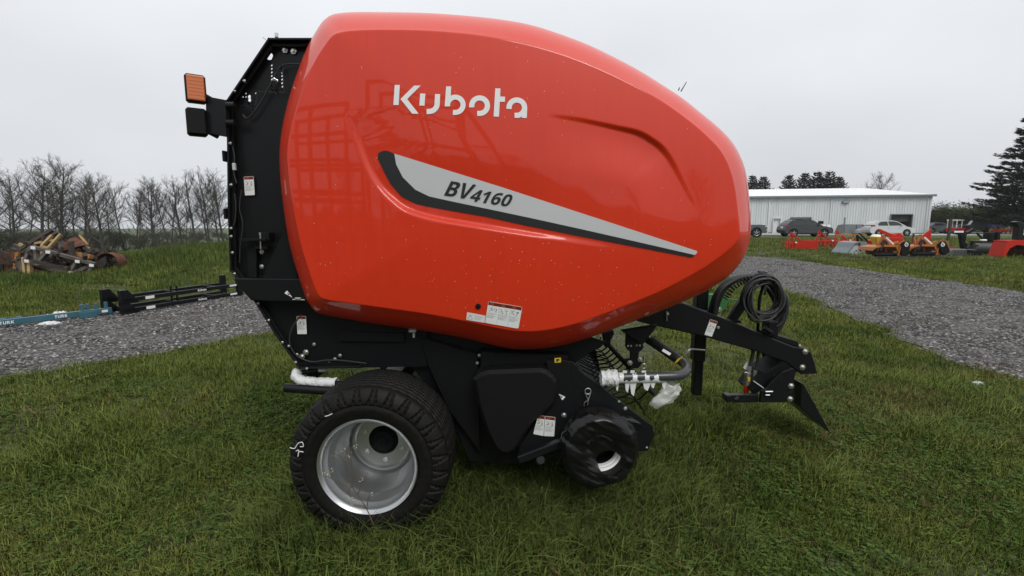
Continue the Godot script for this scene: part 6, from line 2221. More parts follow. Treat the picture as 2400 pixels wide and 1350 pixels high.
func vehicles():
	var tail := paint(0.3, 0.01, 0.012, 0.2)
	var clear := paint(0.5, 0.5, 0.5, 0.1)
	var silver := paint(0.46, 0.47, 0.47, 0.25, 0.25)
	silver.clearcoat_enabled = true
	var dark := paint(0.02, 0.022, 0.024, 0.3)
	var low := v2([-2.1, 0.32, -2.14, 0.55, -2.08, 0.85, -1.9, 0.95, 0.75, 0.98, 1.35, 0.9, 1.85, 0.78, 2.08, 0.62, 2.12, 0.4, 2.05, 0.24, -1.95, 0.24])
	# silver hatchback
	var p := on_land(Vector2(37.7013,-49.2382))
	var d := 50.0
	p = Vector3(Vector3(38.2673,0.9052,-50).x, 0, -50.0)
	p.y = height(p.x, p.z) + 0.03
	var hb := car("hatchback_car", "silver hatchback car parked before the building's open dark doorway", p, -0.1, low,
		v2([-1.98, 0.9, -1.75, 1.25, -1.45, 1.44, -0.9, 1.52, 0.0, 1.52, 0.45, 1.42, 1.25, 0.94]),
		[v2([-1.35, 1.0, -1.42, 1.18, -1.15, 1.38, -0.55, 1.43, -0.45, 1.0]), v2([-0.35, 1.0, -0.45, 1.43, 0.1, 1.43, 0.45, 1.35, 0.95, 1.02])],
		[[Vector2(1.22, 0.98), Vector2(0.5, 1.4), 1.0], [Vector2(-1.93, 1.0), Vector2(-1.5, 1.4), -1.0]], 1.7, 0.31, [-1.3, 1.3], silver, silver)
	lamp_box(hb, Vector3(-1.88, 0.98, 0.76), Vector3(0.38, 0.2, 0.12), tail, "tail_light")
	lamp_box(hb, Vector3(-1.88, 0.98, -0.76), Vector3(0.38, 0.2, 0.12), tail, "tail_light")
	lamp_box(hb, Vector3(1.88, 0.72, 0.68), Vector3(0.3, 0.12, 0.16), clear, "headlight")
	lamp_box(hb, Vector3(1.88, 0.72, -0.68), Vector3(0.3, 0.12, 0.16), clear, "headlight")
	lamp_box(hb, Vector3(0.75, 1.03, 0.92), Vector3(0.12, 0.12, 0.16), silver, "wing_mirror")
	lamp_box(hb, Vector3(-0.4, 0.8, 0.85), Vector3(0.16, 0.03, 0.04), silver, "door_handle")
	lamp_box(hb, Vector3(0.55, 0.8, 0.85), Vector3(0.16, 0.03, 0.04), silver, "door_handle")
	# dark crossover
	p = Vector3(Vector3(27.9817,0.6802,-47).x, 0, -47.0)
	p.y = height(p.x, p.z) + 0.02
	var cr := car("crossover_car", "dark grey crossover car with roof rails parked by white door", p, -0.06, v2([-2.16, 0.4, -2.22, 0.62, -2.12, 0.95, -1.95, 1.03, 0.8, 1.05, 1.5, 0.96, 2.05, 0.84, 2.2, 0.66, 2.22, 0.45, 2.1, 0.3, -2.0, 0.3]),
		v2([-2.05, 0.98, -1.8, 1.3, -1.45, 1.54, -0.9, 1.6, 0.1, 1.59, 0.45, 1.5, 1.25, 1.0]),
		[v2([-1.75, 1.1, -1.6, 1.3, -1.2, 1.47, -0.5, 1.5, -0.45, 1.07]), v2([-0.35, 1.07, -0.4, 1.5, 0.1, 1.5, 0.45, 1.43, 1.0, 1.08])],
		[[Vector2(1.22, 1.04), Vector2(0.5, 1.48), 1.0], [Vector2(-2.0, 1.08), Vector2(-1.55, 1.5), -1.0]], 1.8, 0.35, [-1.38, 1.4], dark, M.rim, true)
	lamp_box(cr, Vector3(-0.6, 1.64, 0.6), Vector3(1.5, 0.05, 0.06), M.black_plastic, "roof_rail")
	lamp_box(cr, Vector3(-0.6, 1.64, -0.6), Vector3(1.5, 0.05, 0.06), M.black_plastic, "roof_rail")
	lamp_box(cr, Vector3(-0.9, 1.66, 0.0), Vector3(0.1, 0.05, 1.2), M.black_plastic, "cross_bar")
	lamp_box(cr, Vector3(0.0, 1.66, 0.0), Vector3(0.1, 0.05, 1.2), M.black_plastic, "cross_bar")
	lamp_box(cr, Vector3(-1.98, 0.98, 0.8), Vector3(0.34, 0.16, 0.12), tail, "tail_light")
	lamp_box(cr, Vector3(-2.2, 0.85, 0.2), Vector3(0.04, 0.16, 0.4), M.white, "number_plate")
	lamp_box(cr, Vector3(2.05, 0.78, 0.72), Vector3(0.3, 0.12, 0.16), clear, "headlight")
	lamp_box(cr, Vector3(0.8, 1.1, 0.97), Vector3(0.12, 0.12, 0.16), M.black_plastic, "wing_mirror")
	# pickup, nose showing past the baler
	p = Vector3(Vector3(20.0609,0.6152,-45).x, 0, -45.0)
	p.y = height(p.x, p.z) + 0.02
	var pk := car("pickup_truck", "dark grey pickup truck with chrome bumper, mostly hidden behind the baler", p, -0.05, v2([-2.9, 0.5, -2.92, 1.05, 0.9, 1.1, 2.2, 1.12, 2.75, 1.06, 2.85, 0.8, 2.85, 0.5, 2.7, 0.38, -2.8, 0.4]),
		v2([-0.7, 1.08, -0.6, 1.75, -0.2, 1.88, 0.7, 1.88, 1.4, 1.12]),
		[v2([-0.45, 1.15, -0.45, 1.7, 0.05, 1.76, 0.1, 1.15]), v2([0.2, 1.15, 0.2, 1.76, 0.65, 1.76, 1.1, 1.17])],
		[[Vector2(1.36, 1.16), Vector2(0.75, 1.84), 1.0], [Vector2(-0.69, 1.2), Vector2(-0.6, 1.7), -1.0]], 1.95, 0.41, [-1.85, 1.9], paint(0.05, 0.06, 0.065, 0.25), M.rim, true)
	lamp_box(pk, Vector3(2.82, 0.62, 0.0), Vector3(0.16, 0.2, 1.9), M.steel, "front_bumper")
	lamp_box(pk, Vector3(2.72, 0.95, 0.78), Vector3(0.26, 0.2, 0.3), clear, "headlight")
	# far vehicles by the hedge
	p = Vector3(Vector3(57.152,0.758,-66).x, 0, -66.0)
	p.y = height(p.x, p.z)
	car("saloon_car", "small dark car parked right of the white building under the hedge", p, 0.0, low, v2([-1.5, 0.9, -1.0, 1.35, 0.2, 1.38, 1.1, 0.94]), [v2([-1.1, 0.98, -0.85, 1.28, 0.2, 1.3, 0.8, 0.98])], [[Vector2(1.05, 0.98), Vector2(0.25, 1.36), 1.0]], 1.7, 0.31, [-1.3, 1.3], paint(0.1, 0.11, 0.115, 0.3), M.rim)
	p = Vector3(Vector3(60.5392,0.7926,-64).x, 0, -64.0)
	p.y = height(p.x, p.z)
	car("off_roader", "dark boxy off-roader with pale bonnet parked before the hedge", p, 2.6, v2([-1.9, 0.5, -1.95, 1.05, 0.8, 1.08, 1.95, 1.02, 2.0, 0.6, 1.9, 0.4, -1.8, 0.4]), v2([-1.9, 1.03, -1.85, 1.75, -1.6, 1.84, 0.4, 1.84, 0.85, 1.05]), [v2([-1.7, 1.12, -1.65, 1.68, -0.8, 1.7, -0.8, 1.12]), v2([-0.6, 1.12, -0.6, 1.7, 0.3, 1.7, 0.6, 1.12])], [[Vector2(0.82, 1.1), Vector2(0.44, 1.8), 1.0]], 1.8, 0.4, [-1.25, 1.25], paint(0.03, 0.032, 0.035, 0.3), M.rim, true)

# ---------------------------------------------------------------- farm implements on the grass to the right
func unit(called: String, label: String, category: String, at: Vector2, turn: float, group := "") -> Node3D:
	# built about the origin, then set down
	var t := thing(called, label, category, Vector3.ZERO, group)
	t.set_meta("spot", at)
	t.set_meta("turn", turn)
	return t

func set_down(t: Node3D, sink := 0.02):
	var p: Vector2 = t.get_meta("spot")
	t.position = Vector3(p.x, height(p.x, p.y) - sink, p.y)
	t.rotation.y = t.get_meta("turn")
	t.remove_meta("spot")
	t.remove_meta("turn")

func shape(t: Node3D, called: String, mat: Material, f: Callable) -> MeshInstance3D:
	var m := MB.new()
	f.call(m)
	return put(m, called, mat, t)

func a_frame(t: Node3D, mat: Material, x: float, h: float, z: float):
	shape(t, "mast", mat, func(m):
		m.bar(Vector3(x - 0.22, 0.25, z), Vector3(x, h, z), 0.06, 0.09, Vector3(0, 0, 1), 0.005)
		m.bar(Vector3(x + 0.22, 0.25, z), Vector3(x, h, z), 0.06, 0.09, Vector3(0, 0, 1), 0.005)
		m.cyl(Vector3(x, h, z - 0.06), Vector3(x, h, z + 0.06), 0.05, 10))
	shape(t, "brace", mat, func(m):
		m.bar(Vector3(x, h - 0.03, z), Vector3(x + 0.75, 0.42, z - 0.25), 0.05, 0.08, Vector3.UP, 0.005))

func scraper(label: String, at: Vector2, turn: float, mat: Material, boxed: bool):
	var t := unit("box_scraper" if boxed else "field_tiller", label, "implement", at, turn, "red implements on the grass")
	if boxed:
		shape(t, "side_plate", mat, func(m): m.prism(v2([-0.1, 0.0, 1.05, 0.0, 1.12, 0.12, 1.05, 0.5, 0.05, 0.46, -0.1, 0.3]), 0.36, 0.34))
		shape(t, "side_plate", mat, func(m): m.prism(v2([-0.1, 0.0, 1.05, 0.0, 1.12, 0.12, 1.05, 0.5, 0.05, 0.46, -0.1, 0.3]), -0.7, -0.72))
		shape(t, "blade", mat, func(m): m.box(Vector3(1.0, 0.25, -0.18), Vector3(0.04, 0.46, 1.03)))
		shape(t, "cutting_edge", M.black_matt, func(m): m.box(Vector3(1.1, 0.05, -0.18), Vector3(0.12, 0.08, 1.06)))
	shape(t, "tool_bar", mat, func(m):
		m.bar(Vector3(-0.95 if not boxed else -0.6, 0.36, 0.2), Vector3(0.95 if not boxed else 0.0, 0.36, 0.2), 0.1, 0.1, Vector3.UP, 0.01)
		m.bar(Vector3(-0.95 if not boxed else -0.6, 0.36, -0.4), Vector3(0.95 if not boxed else 0.0, 0.36, -0.4), 0.1, 0.1, Vector3.UP, 0.01))
	var n_ := 5 if not boxed else 4
	for k in n_:
		var x := lerpf(-0.85 if not boxed else -0.55, 0.85 if not boxed else -0.05, k / float(n_ - 1))
		for z in ([0.2, -0.4] if not boxed else [0.2]):
			shape(t, "shank", mat, func(m):
				m.bar(Vector3(x, 0.5, z), Vector3(x, 0.12, z + 0.05), 0.05, 0.09, Vector3(0, 0, 1), 0.004)
				m.bar(Vector3(x, 0.14, z + 0.05), Vector3(x + 0.1, 0.0, z + 0.12), 0.06, 0.06, Vector3(0, 0, 1), 0.004))
	a_frame(t, mat, -0.25, 0.98, 0.05)
	shape(t, "label_plate", M.white, func(m): m.box(Vector3(-0.05 if boxed else 0.45, 0.42, 0.3), Vector3(0.1, 0.08, 0.01)))
	set_down(t)

func flail(label: String, at: Vector2, turn: float, tip: float):
	var org := paint(0.36, 0.11, 0.018, 0.5)
	var t := unit("flail_mower", label, "mower", at, turn, "orange flail mowers on pallets")
	shape(t, "hood", org, func(m):
		m.prism(v2([-0.95, 0.32, -0.9, 0.48, -0.45, 0.56, 0.2, 0.56, 0.28, 0.3, 0.24, 0.28, 0.16, 0.48, -0.42, 0.5, -0.86, 0.42, -0.91, 0.3]), 0.2, -0.75))
	shape(t, "rotor", M.rust, func(m):
		m.cyl(Vector3(-0.85, 0.24, -0.25), Vector3(0.3, 0.24, -0.25), 0.12, 16)
		for k in 12:
			var a := k * 1.1
			m.bar(Vector3(-0.8 + k * 0.09, 0.24, -0.25), Vector3(-0.8 + k * 0.09, 0.24 + sin(a) * 0.2, -0.25 + cos(a) * 0.2), 0.05, 0.02))
	shape(t, "end_plate", org, func(m): m.prism(v2([0.28, 0.1, 0.78, 0.1, 0.86, 0.4, 0.78, 0.72, 0.5, 0.8, 0.3, 0.62]), 0.16, 0.12))
	var bg := shape(t, "belt_guard", M.black_plastic, func(m):
		var pl := PackedVector2Array()
		for k in 9: pl.append(Vector2(0.55 + 0.2 * cos(PI * k / 8.0), 0.6 + 0.17 * sin(PI * k / 8.0)))
		for k in 5: pl.append(Vector2(0.55 + 0.2 * cos(PI + PI * k / 4.0), 0.2 + 0.12 * sin(PI + PI * k / 4.0)))
		var r := PackedVector2Array()
		for q in pl: r.append((q - Vector2(0.55, 0.4)).rotated(tip) + Vector2(0.55, 0.4))
		m.prism(r, 0.28, 0.17, 0.03))
	var ec := (Vector2(0.0, 0.2)).rotated(tip) + Vector2(0.55, 0.4)
	shape(bg, "emblem", M.white, func(m):
		m.lathe([Vector2(0.06, 0.0), Vector2(0.06, 0.004), Vector2(0.09, 0.004), Vector2(0.09, 0.0)], Vector3(ec.x, ec.y, 0.281), Vector3(0, 0, 1), 20)
		m.bar(Vector3(ec.x - 0.05, ec.y - 0.05, 0.283), Vector3(ec.x + 0.05, ec.y + 0.05, 0.283), 0.02, 0.004, Vector3(0, 0, 1))
		m.bar(Vector3(ec.x - 0.06, ec.y + 0.11, 0.283), Vector3(ec.x + 0.0, ec.y + 0.11, 0.283), 0.03, 0.004, Vector3(0, 0, 1)))
	a_frame(t, org, -0.3, 1.0, -0.1)
	shape(t, "linkage", org, func(m):
		m.bar(Vector3(-0.5, 0.55, -0.1), Vector3(-0.55, 0.9, -0.15), 0.06, 0.08, Vector3(0, 0, 1))
		m.bar(Vector3(0.1, 0.55, -0.2), Vector3(0.55, 0.7, -0.2), 0.08, 0.1))
	shape(t, "gearbox", M.black_matt, func(m): m.rbox(Vector3(-0.1, 0.64, -0.3), Vector3(0.26, 0.2, 0.24), 0.03))
	shape(t, "drive_shaft", M.black_plastic, func(m): m.tube(PackedVector3Array([Vector3(-0.1, 0.66, -0.2), Vector3(-0.35, 0.75, 0.1), Vector3(-0.6, 0.3, 0.22)]), 0.06, 0.06, 10))
	shape(t, "side_skid", org, func(m): m.bar(Vector3(0.25, 0.1, 0.22), Vector3(0.33, 0.5, 0.2), 0.04, 0.07, Vector3(0, 0, 1)))
	shape(t, "top_link", M.white, func(m): m.bar(Vector3(-0.2, 0.9, 0.02), Vector3(0.15, 0.6, 0.02), 0.05, 0.06, Vector3.UP))
	shape(t, "roller", M.black_matt, func(m): m.cyl(Vector3(-0.8, 0.14, 0.1), Vector3(0.25, 0.14, 0.1), 0.09, 14))
	set_down(t, -0.06)
	var pal := unit("wooden_pallet", label.replace("orange flail mower", "dark low pallet under the orange mower"), "pallet", at, turn, "pallets under the mowers")
	for k in 5:
		shape(pal, "deck_board", M.dark_wood, func(m): m.box(Vector3(-0.1, 0.06, 0.35 - k * 0.27), Vector3(2.3, 0.03, 0.2)))
	for k in 3:
		shape(pal, "bearer", M.dark_wood, func(m): m.box(Vector3(-1.1 + k * 1.0, 0.02, -0.19), Vector3(0.1, 0.05, 1.28)))
	set_down(pal, 0.02)

func implements():
	var red := paint(0.42, 0.022, 0.009, 0.45)
	red.metallic_specular = 0.3
	var grey := paint(0.16, 0.185, 0.2, 0.45)
	scraper("red box scraper nearest the gravel drive, standing alone on the grass", Vector2(16.6711,-28.8407), -0.15, red, true)
	scraper("red tined tiller, left one of the pair behind the box scraper", Vector2(19.342,-30.4869), -0.15, red, false)
	scraper("red tined tiller, right one of the pair, next to the wooden rail", Vector2(20.8252,-31.0759), -0.1, red, false)
	# wooden rail
	var t := unit("wooden_rail", "unpainted wooden rail on two posts behind the grey bucket", "rail", Vector2(20.3574,-29.3731), -0.05)
	shape(t, "rail", M.orange_wood, func(m): m.box(Vector3(0, 0.82, 0), Vector3(1.7, 0.1, 0.06)))
	for x in [-0.72, 0.1]: shape(t, "post", M.orange_wood, func(m): m.box(Vector3(x, 0.4, -0.05), Vector3(0.1, 0.8, 0.06)))
	set_down(t)
	# grey bucket
	t = unit("loader_bucket", "grey steel loader bucket tipped forward on the grass", "bucket", Vector2(17.982,-25.4614), 0.1)
	shape(t, "bucket_shell", grey, func(m):
		m.prism(v2([-0.75, 0.06, -0.5, 0.35, -0.35, 0.62, -0.05, 0.68, 0.3, 0.66, 0.5, 0.45, 0.55, 0.1, 0.45, 0.04, 0.4, 0.1, 0.42, 0.4, 0.26, 0.58, -0.04, 0.6, -0.3, 0.54, -0.44, 0.3, -0.68, 0.02]), 0.2, -0.9))
	shape(t, "bucket_side", grey, func(m): m.prism(v2([-0.05, 0.64, 0.3, 0.62, 0.47, 0.44, 0.52, 0.12, 0.42, 0.06, 0.05, 0.08, 0.0, 0.3]), 0.24, 0.2))
	shape(t, "bucket_side", grey, func(m): m.prism(v2([-0.05, 0.64, 0.3, 0.62, 0.47, 0.44, 0.52, 0.12, 0.42, 0.06, 0.05, 0.08, 0.0, 0.3]), -0.9, -0.94))
	shape(t, "face_plate", grey, func(m): m.quad(Vector3(-0.76, 0.02, 0.2), Vector3(0.02, 0.04, 0.24), Vector3(0.02, 0.62, 0.1), Vector3(-0.34, 0.6, 0.1), Vector3(-0.2, 0.5, 0.8)))
	for x in [-0.3, -0.1]:
		shape(t, "hook", M.black_matt, func(m): m.bar(Vector3(x, 0.24, 0.26), Vector3(x + 0.05, 0.18, 0.3), 0.06, 0.05))
	shape(t, "coupler", M.black_matt, func(m):
		m.bar(Vector3(0.1, 0.66, -0.1), Vector3(0.02, 1.0, -0.1), 0.06, 0.1, Vector3(0, 0, 1))
		m.bar(Vector3(0.02, 1.0, -0.1), Vector3(0.35, 0.72, -0.1), 0.05, 0.08, Vector3(0, 0, 1))
		m.bar(Vector3(0.3, 1.1, -0.3), Vector3(0.85, 0.65, -0.3), 0.05, 0.07, Vector3(0, 0, 1)))
	set_down(t)
	# things between the rows
	t = unit("seed_spreader", "yellow hopper standing behind the grey bucket", "spreader", Vector2(21.0119,-28.244), 0.0)
	shape(t, "hopper", M.yellow, func(m): m.lathe([Vector2(0, 0.78), Vector2(0.3, 0.8), Vector2(0.32, 0.76), Vector2(0.16, 0.34), Vector2(0.0, 0.32)], Vector3.ZERO, Vector3.UP, 18))
	shape(t, "lid", M.white, func(m): m.lathe([Vector2(0, 0.92), Vector2(0.22, 0.88), Vector2(0.3, 0.8)], Vector3.ZERO, Vector3.UP, 18))
	shape(t, "stand", M.black_matt, func(m):
		for k in 3: m.bar(Vector3(0, 0.4, 0), Vector3(cos(k * 2.1) * 0.3, 0, sin(k * 2.1) * 0.3), 0.04, 0.04))
	set_down(t)
	t = unit("rotary_cutter", "red rotary cutter with round shield behind the orange mowers", "implement", Vector2(23.3594,-30.4869), 0.1)
	shape(t, "deck", red, func(m): m.prism(v2([-0.8, 0.2, 0.9, 0.2, 0.9, 0.5, 0.6, 0.62, -0.4, 0.62, -0.8, 0.4]), 0.3, -0.7, 0.02))
	shape(t, "round_shield", red, func(m): m.cyl(Vector3(0.65, 0.58, 0.15), Vector3(0.65, 0.58, -0.15), 0.32, 20, 0.03))
	shape(t, "arm", red, func(m): m.bar(Vector3(-0.7, 1.05, 0.1), Vector3(0.45, 0.62, 0.1), 0.1, 0.2, Vector3.UP, 0.02))
	set_down(t)
	t = unit("plough_share", "red triangular steel wing sticking up behind the right mower", "implement", Vector2(26.1942,-31.0759), 0.0)
	shape(t, "wing", red, func(m): m.prism(v2([-0.7, 0.25, 0.35, 0.25, 0.35, 1.15]), 0.03, -0.03, 0.005))
	shape(t, "wing_frame", M.rust, func(m):
		m.bar(Vector3(-0.9, 0.2, 0), Vector3(0.5, 0.2, 0), 0.1, 0.1)
		m.bar(Vector3(-0.75, 0.0, 0), Vector3(-0.75, 0.85, 0), 0.08, 0.08)
		m.bar(Vector3(0.4, 0.0, 0), Vector3(0.4, 0.3, 0), 0.08, 0.08))
	set_down(t)
	flail("left orange flail mower with upright black belt guard", Vector2(17.5604,-22.7292), 0.0, 0.0)
	flail("right orange flail mower with tilted black belt guard", Vector2(19.5878,-23.0345), -0.05, 0.5)
	# dark mower deck
	t = unit("mower_deck", "low dark grey mower deck lying right of the orange mowers", "mower", Vector2(21.9355,-24.0015), 0.05)
	shape(t, "deck_top", paint(0.06, 0.062, 0.06, 0.5), func(m): m.prism(v2([-0.75, 0.05, 0.55, 0.05, 0.75, 0.32, 0.65, 0.36, -0.4, 0.36, -0.55, 0.3]), 0.15, -0.9, 0.02))
	for k in 6: shape(t, "deck_slot", M.black_matt, func(m): m.bar(Vector3(-0.35 + k * 0.16, 0.1, 0.157), Vector3(-0.28 + k * 0.16, 0.28, 0.157), 0.02, 0.01, Vector3(0, 0, 1)))
	shape(t, "linkage", M.black_matt, func(m):
		m.bar(Vector3(0.3, 0.3, 0.2), Vector3(0.95, 0.2, 0.2), 0.08, 0.1)
		m.bar(Vector3(0.4, 0.1, 0.22), Vector3(1.0, 0.12, 0.22), 0.08, 0.12)
		m.bar(Vector3(0.5, 0.4, -0.1), Vector3(1.1, 0.55, -0.1), 0.06, 0.06))
	shape(t, "rear_beam", red, func(m): m.bar(Vector3(-0.4, 0.42, -0.6), Vector3(0.5, 0.42, -0.6), 0.06, 0.06))
	set_down(t)
	t = unit("post_driver", "tall black forked arm rising behind the dark mower deck", "implement", Vector2(24.485,-26.5393), 0.0)
	shape(t, "arm", M.black, func(m): m.prism(v2([-0.35, 0.95, 0.0, 0.95, 0.25, 1.0, 0.5, 1.3, 0.4, 1.32, 0.1, 1.1, -0.65, 1.15, -0.7, 1.02]), 0.08, -0.08, 0.01))
	shape(t, "column", M.black, func(m): m.prism(v2([-0.3, 1.0, 0.05, 1.0, 0.02, 0.55, 0.25, 0.22, 0.5, 0.12, 0.5, 0.0, 0.0, 0.0, -0.15, 0.5]), 0.1, -0.1, 0.01))
	shape(t, "white_panel", M.white, func(m): m.box(Vector3(-0.4, 1.12, 0.09), Vector3(0.5, 0.1, 0.02)))
	shape(t, "strut", M.black, func(m): m.bar(Vector3(0.1, 0.5, 0), Vector3(0.7, 0.15, 0.1), 0.04, 0.05))
	set_down(t)
	t = unit("wooden_post", "dark leaning wooden post on the grass behind the implements", "post", Vector2(32.593,-36.6301), 0.0)
	shape(t, "post", M.dark_wood, func(m): m.bar(Vector3(0.02, -0.1, 0), Vector3(0.06, 1.7, 0), 0.16, 0.14, Vector3(0, 0, 1), 0.01))
	shape(t, "cap", M.dark_wood, func(m): m.box(Vector3(0.06, 1.7, 0), Vector3(0.18, 0.04, 0.18)))
	set_down(t, 0.0)
	# land roller
	t = unit("land_roller", "dark grey land roller with a seat box between deck and snow blower", "roller", Vector2(24.6139,-25.4614), 0.0)
	shape(t, "drum", paint(0.07, 0.07, 0.068, 0.5), func(m): m.cyl(Vector3(-0.65, 0.32, 0), Vector3(0.75, 0.32, 0), 0.3, 28, 0.02))
	shape(t, "frame", M.black, func(m):
		m.bar(Vector3(-0.7, 0.66, 0.0), Vector3(0.8, 0.66, 0.0), 0.3, 0.06, Vector3.UP, 0.01)
		m.bar(Vector3(-0.7, 0.3, 0), Vector3(-0.7, 0.66, 0), 0.06, 0.1)
		m.bar(Vector3(0.8, 0.3, 0), Vector3(0.8, 0.66, 0), 0.06, 0.1)
		m.bar(Vector3(-0.05, 0.68, 0), Vector3(-0.5, 1.1, 0), 0.08, 0.06))
	shape(t, "seat_box", M.black_plastic, func(m):
		m.rbox(Vector3(0.15, 0.9, 0), Vector3(0.3, 0.45, 0.4), 0.04)
		m.rbox(Vector3(0.48, 0.92, 0), Vector3(0.22, 0.5, 0.4), 0.04))
	shape(t, "canister", M.white, func(m): m.rbox(Vector3(-0.2, 0.72, 0.1), Vector3(0.26, 0.1, 0.2), 0.03))
	set_down(t)
	# snow blower
	t = unit("snow_blower", "red snow blower with black chute at the right edge", "snow blower", Vector2(24.6787,-23.6704), 0.0)
	shape(t, "housing", red, func(m):
		m.prism(v2([-1.2, 0.05, -1.02, 0.82, 0.9, 0.86, 0.9, 0.78, 0.0, 0.72, -0.95, 0.72, -1.02, 0.05]), 0.3, -0.4)
		m.box(Vector3(-0.05, 0.8, -0.05), Vector3(2.0, 0.03, 0.7)))
	shape(t, "auger_back", M.black_matt, func(m): m.box(Vector3(-0.05, 0.42, -0.38), Vector3(2.0, 0.78, 0.03)))
	shape(t, "cheek_plate", red, func(m):
		m.prism(v2([-1.22, 0.0, -1.1, 0.0, -1.0, 0.25, -0.9, 0.45, -0.6, 0.62, -0.3, 0.6, -0.1, 0.42, 0.0, 0.55, 0.1, 0.68, 0.1, 0.84, -1.05, 0.82]), 0.34, 0.3)
		m.prism(v2([0.02, 0.0, 0.1, 0.0, 0.1, 0.42, 0.02, 0.35]), 0.34, 0.3))
	for x in [-0.5, 0.35]:
		shape(t, "auger", M.rust, func(m):
			for k in 26:
				var a := k * 0.5
				var p := Vector3(x - 0.32 + k * 0.025, 0.32, 0.0)
				m.tri(p, p + Vector3(0.02, sin(a) * 0.28, cos(a) * 0.28), p + Vector3(0.03, sin(a + 0.5) * 0.28, cos(a + 0.5) * 0.28))
			m.cyl(Vector3(x - 0.35, 0.32, 0), Vector3(x + 0.35, 0.32, 0), 0.05, 10))
	shape(t, "chute", M.black, func(m): m.prism(v2([-0.25, 0.85, 0.3, 0.85, 0.3, 1.35, 0.1, 1.6, -0.3, 1.75, -0.45, 1.7, -0.25, 1.45]), 0.0, -0.3, 0.02))
	shape(t, "chute_label", M.white, func(m):
		m.box(Vector3(0.1, 1.3, 0.006), Vector3(0.2, 0.12, 0.006))
		m.box(Vector3(0.1, 1.14, 0.006), Vector3(0.2, 0.12, 0.006)))
	set_down(t)
	# far red row, white cab and blue cab by the hedge
	for k in 6:
		t = unit("red_implement", "low red implement in the far row before the hedge", "implement", Vector2(Vector3(61.0191,0.8272,-62).x + k * 0.62, -62.0), 0.3 * k, "far red implements in a row")
		shape(t, "frame", red, func(m):
			m.bar(Vector3(-0.35, 0.35, 0), Vector3(0.35, 0.35, 0), 0.3, 0.14, Vector3.UP, 0.02)
			m.bar(Vector3(-0.2, 0.0, 0.1), Vector3(-0.15, 0.65, 0), 0.08, 0.12)
			m.bar(Vector3(0.25, 0.0, 0.1), Vector3(0.1, 0.7, 0), 0.08, 0.12)
			m.bar(Vector3(-0.15, 0.6, 0), Vector3(0.35, 0.3, 0.2), 0.06, 0.1))
		set_down(t)
	t = unit("utility_vehicle", "small red utility vehicle with white roof before the hedge", "vehicle", Vector2(Vector3(52.2415,0.8964,-58).x, -58.0), 0.2)
	shape(t, "body", red, func(m): m.prism(v2([-0.6, 0.35, 1.3, 0.35, 1.35, 0.7, 0.6, 0.8, -0.6, 0.75]), 0.6, -0.6, 0.05))
	shape(t, "cab_frame", M.white, func(m):
		for x in [-0.4, 0.35]:
			for z in [-0.5, 0.5]: m.bar(Vector3(x, 0.7, z), Vector3(x, 1.6, z), 0.06, 0.06))
	shape(t, "roof", M.white, func(m): m.rbox(Vector3(0, 1.66, 0), Vector3(1.05, 0.12, 1.2), 0.04))
	for x in [-0.35, 0.95]:
		for z in [-0.6, 0.6]: rim_wheel(t, Vector3(x, 0.33, z), 0.33, 0.24, signf(z), M.rim)
	set_down(t)
	t = unit("tractor_cab", "blue tractor cab with pale roof before the hedge", "tractor", Vector2(Vector3(61.4556,0.8099,-63).x, -63.0), 0.0)
	var blue := paint(0.02, 0.05, 0.16, 0.4)
	shape(t, "cab", blue, func(m): m.prism(v2([-0.65, 0.5, 0.65, 0.5, 0.6, 1.75, -0.6, 1.75]), 0.6, -0.6, 0.04))
	shape(t, "cab_window", paint(0.05, 0.07, 0.1, 0.1), func(m): m.box(Vector3(0, 1.35, 0.605), Vector3(0.9, 0.55, 0.02)))
	shape(t, "roof", paint(0.25, 0.35, 0.55, 0.4), func(m): m.rbox(Vector3(0, 1.8, 0), Vector3(1.45, 0.12, 1.4), 0.04))
	for x in [-0.6, 0.6]: rim_wheel(t, Vector3(x, 0.45, 0.5), 0.45, 0.3, 1.0, M.yellow)
	set_down(t)
	# grey crates and machine boxes along the wall
	var spots := [[2000, 60, 2.0, 1.05], [2028, 60.5, 1.2, 0.95]]
	t = unit("machine_housing", "grey steel machine housing standing against the white wall", "machine", Vector2(Vector3(40.7938,0.7261,-59).x, -59.0), -0.2)
	shape(t, "housing", paint(0.14, 0.155, 0.16, 0.5), func(m): m.rbox(Vector3(0, 0.6, 0), Vector3(2.0, 1.2, 1.1), 0.05))
	shape(t, "side_wing", paint(0.1, 0.105, 0.11, 0.5), func(m): m.prism(v2([-1.7, 0.0, -1.0, 0.0, -1.0, 1.15, -1.3, 1.1, -1.5, 0.6]), 0.5, -0.5, 0.02))
	shape(t, "exhaust", M.trim, func(m): m.cyl(Vector3(-0.95, 1.2, 0.3), Vector3(-0.95, 2.0, 0.3), 0.1, 10))
	shape(t, "panel_line", M.black_matt, func(m): m.box(Vector3(0.25, 0.6, 0.555), Vector3(0.05, 1.0, 0.02)))
	shape(t, "label_plate", M.white, func(m): m.box(Vector3(0.85, 0.75, 0.56), Vector3(0.1, 0.3, 0.02)))
	set_down(t)
	t = unit("pale_hood", "rounded pale grey hood standing beside the silver hatchback", "machine", Vector2(Vector3(40.9569,0.756,-57.5).x, -57.5), -0.2)
	shape(t, "hood", paint(0.2, 0.22, 0.23, 0.4), func(m): m.lathe([Vector2(0, 0.75), Vector2(0.4, 0.7), Vector2(0.75, 0.45), Vector2(0.85, 0.0)], Vector3.ZERO, Vector3.UP, 24))
	shape(t, "base", M.black_matt, func(m): m.cyl(Vector3(0, 0, 0), Vector3(0, 0.12, 0), 0.88, 24, 0.02))
	set_down(t)
	t = unit("caged_tank", "white caged liquid tank standing behind the dark crossover", "tank", Vector2(Vector3(36.6218,0.746,-58).x, -58.0), -0.2)
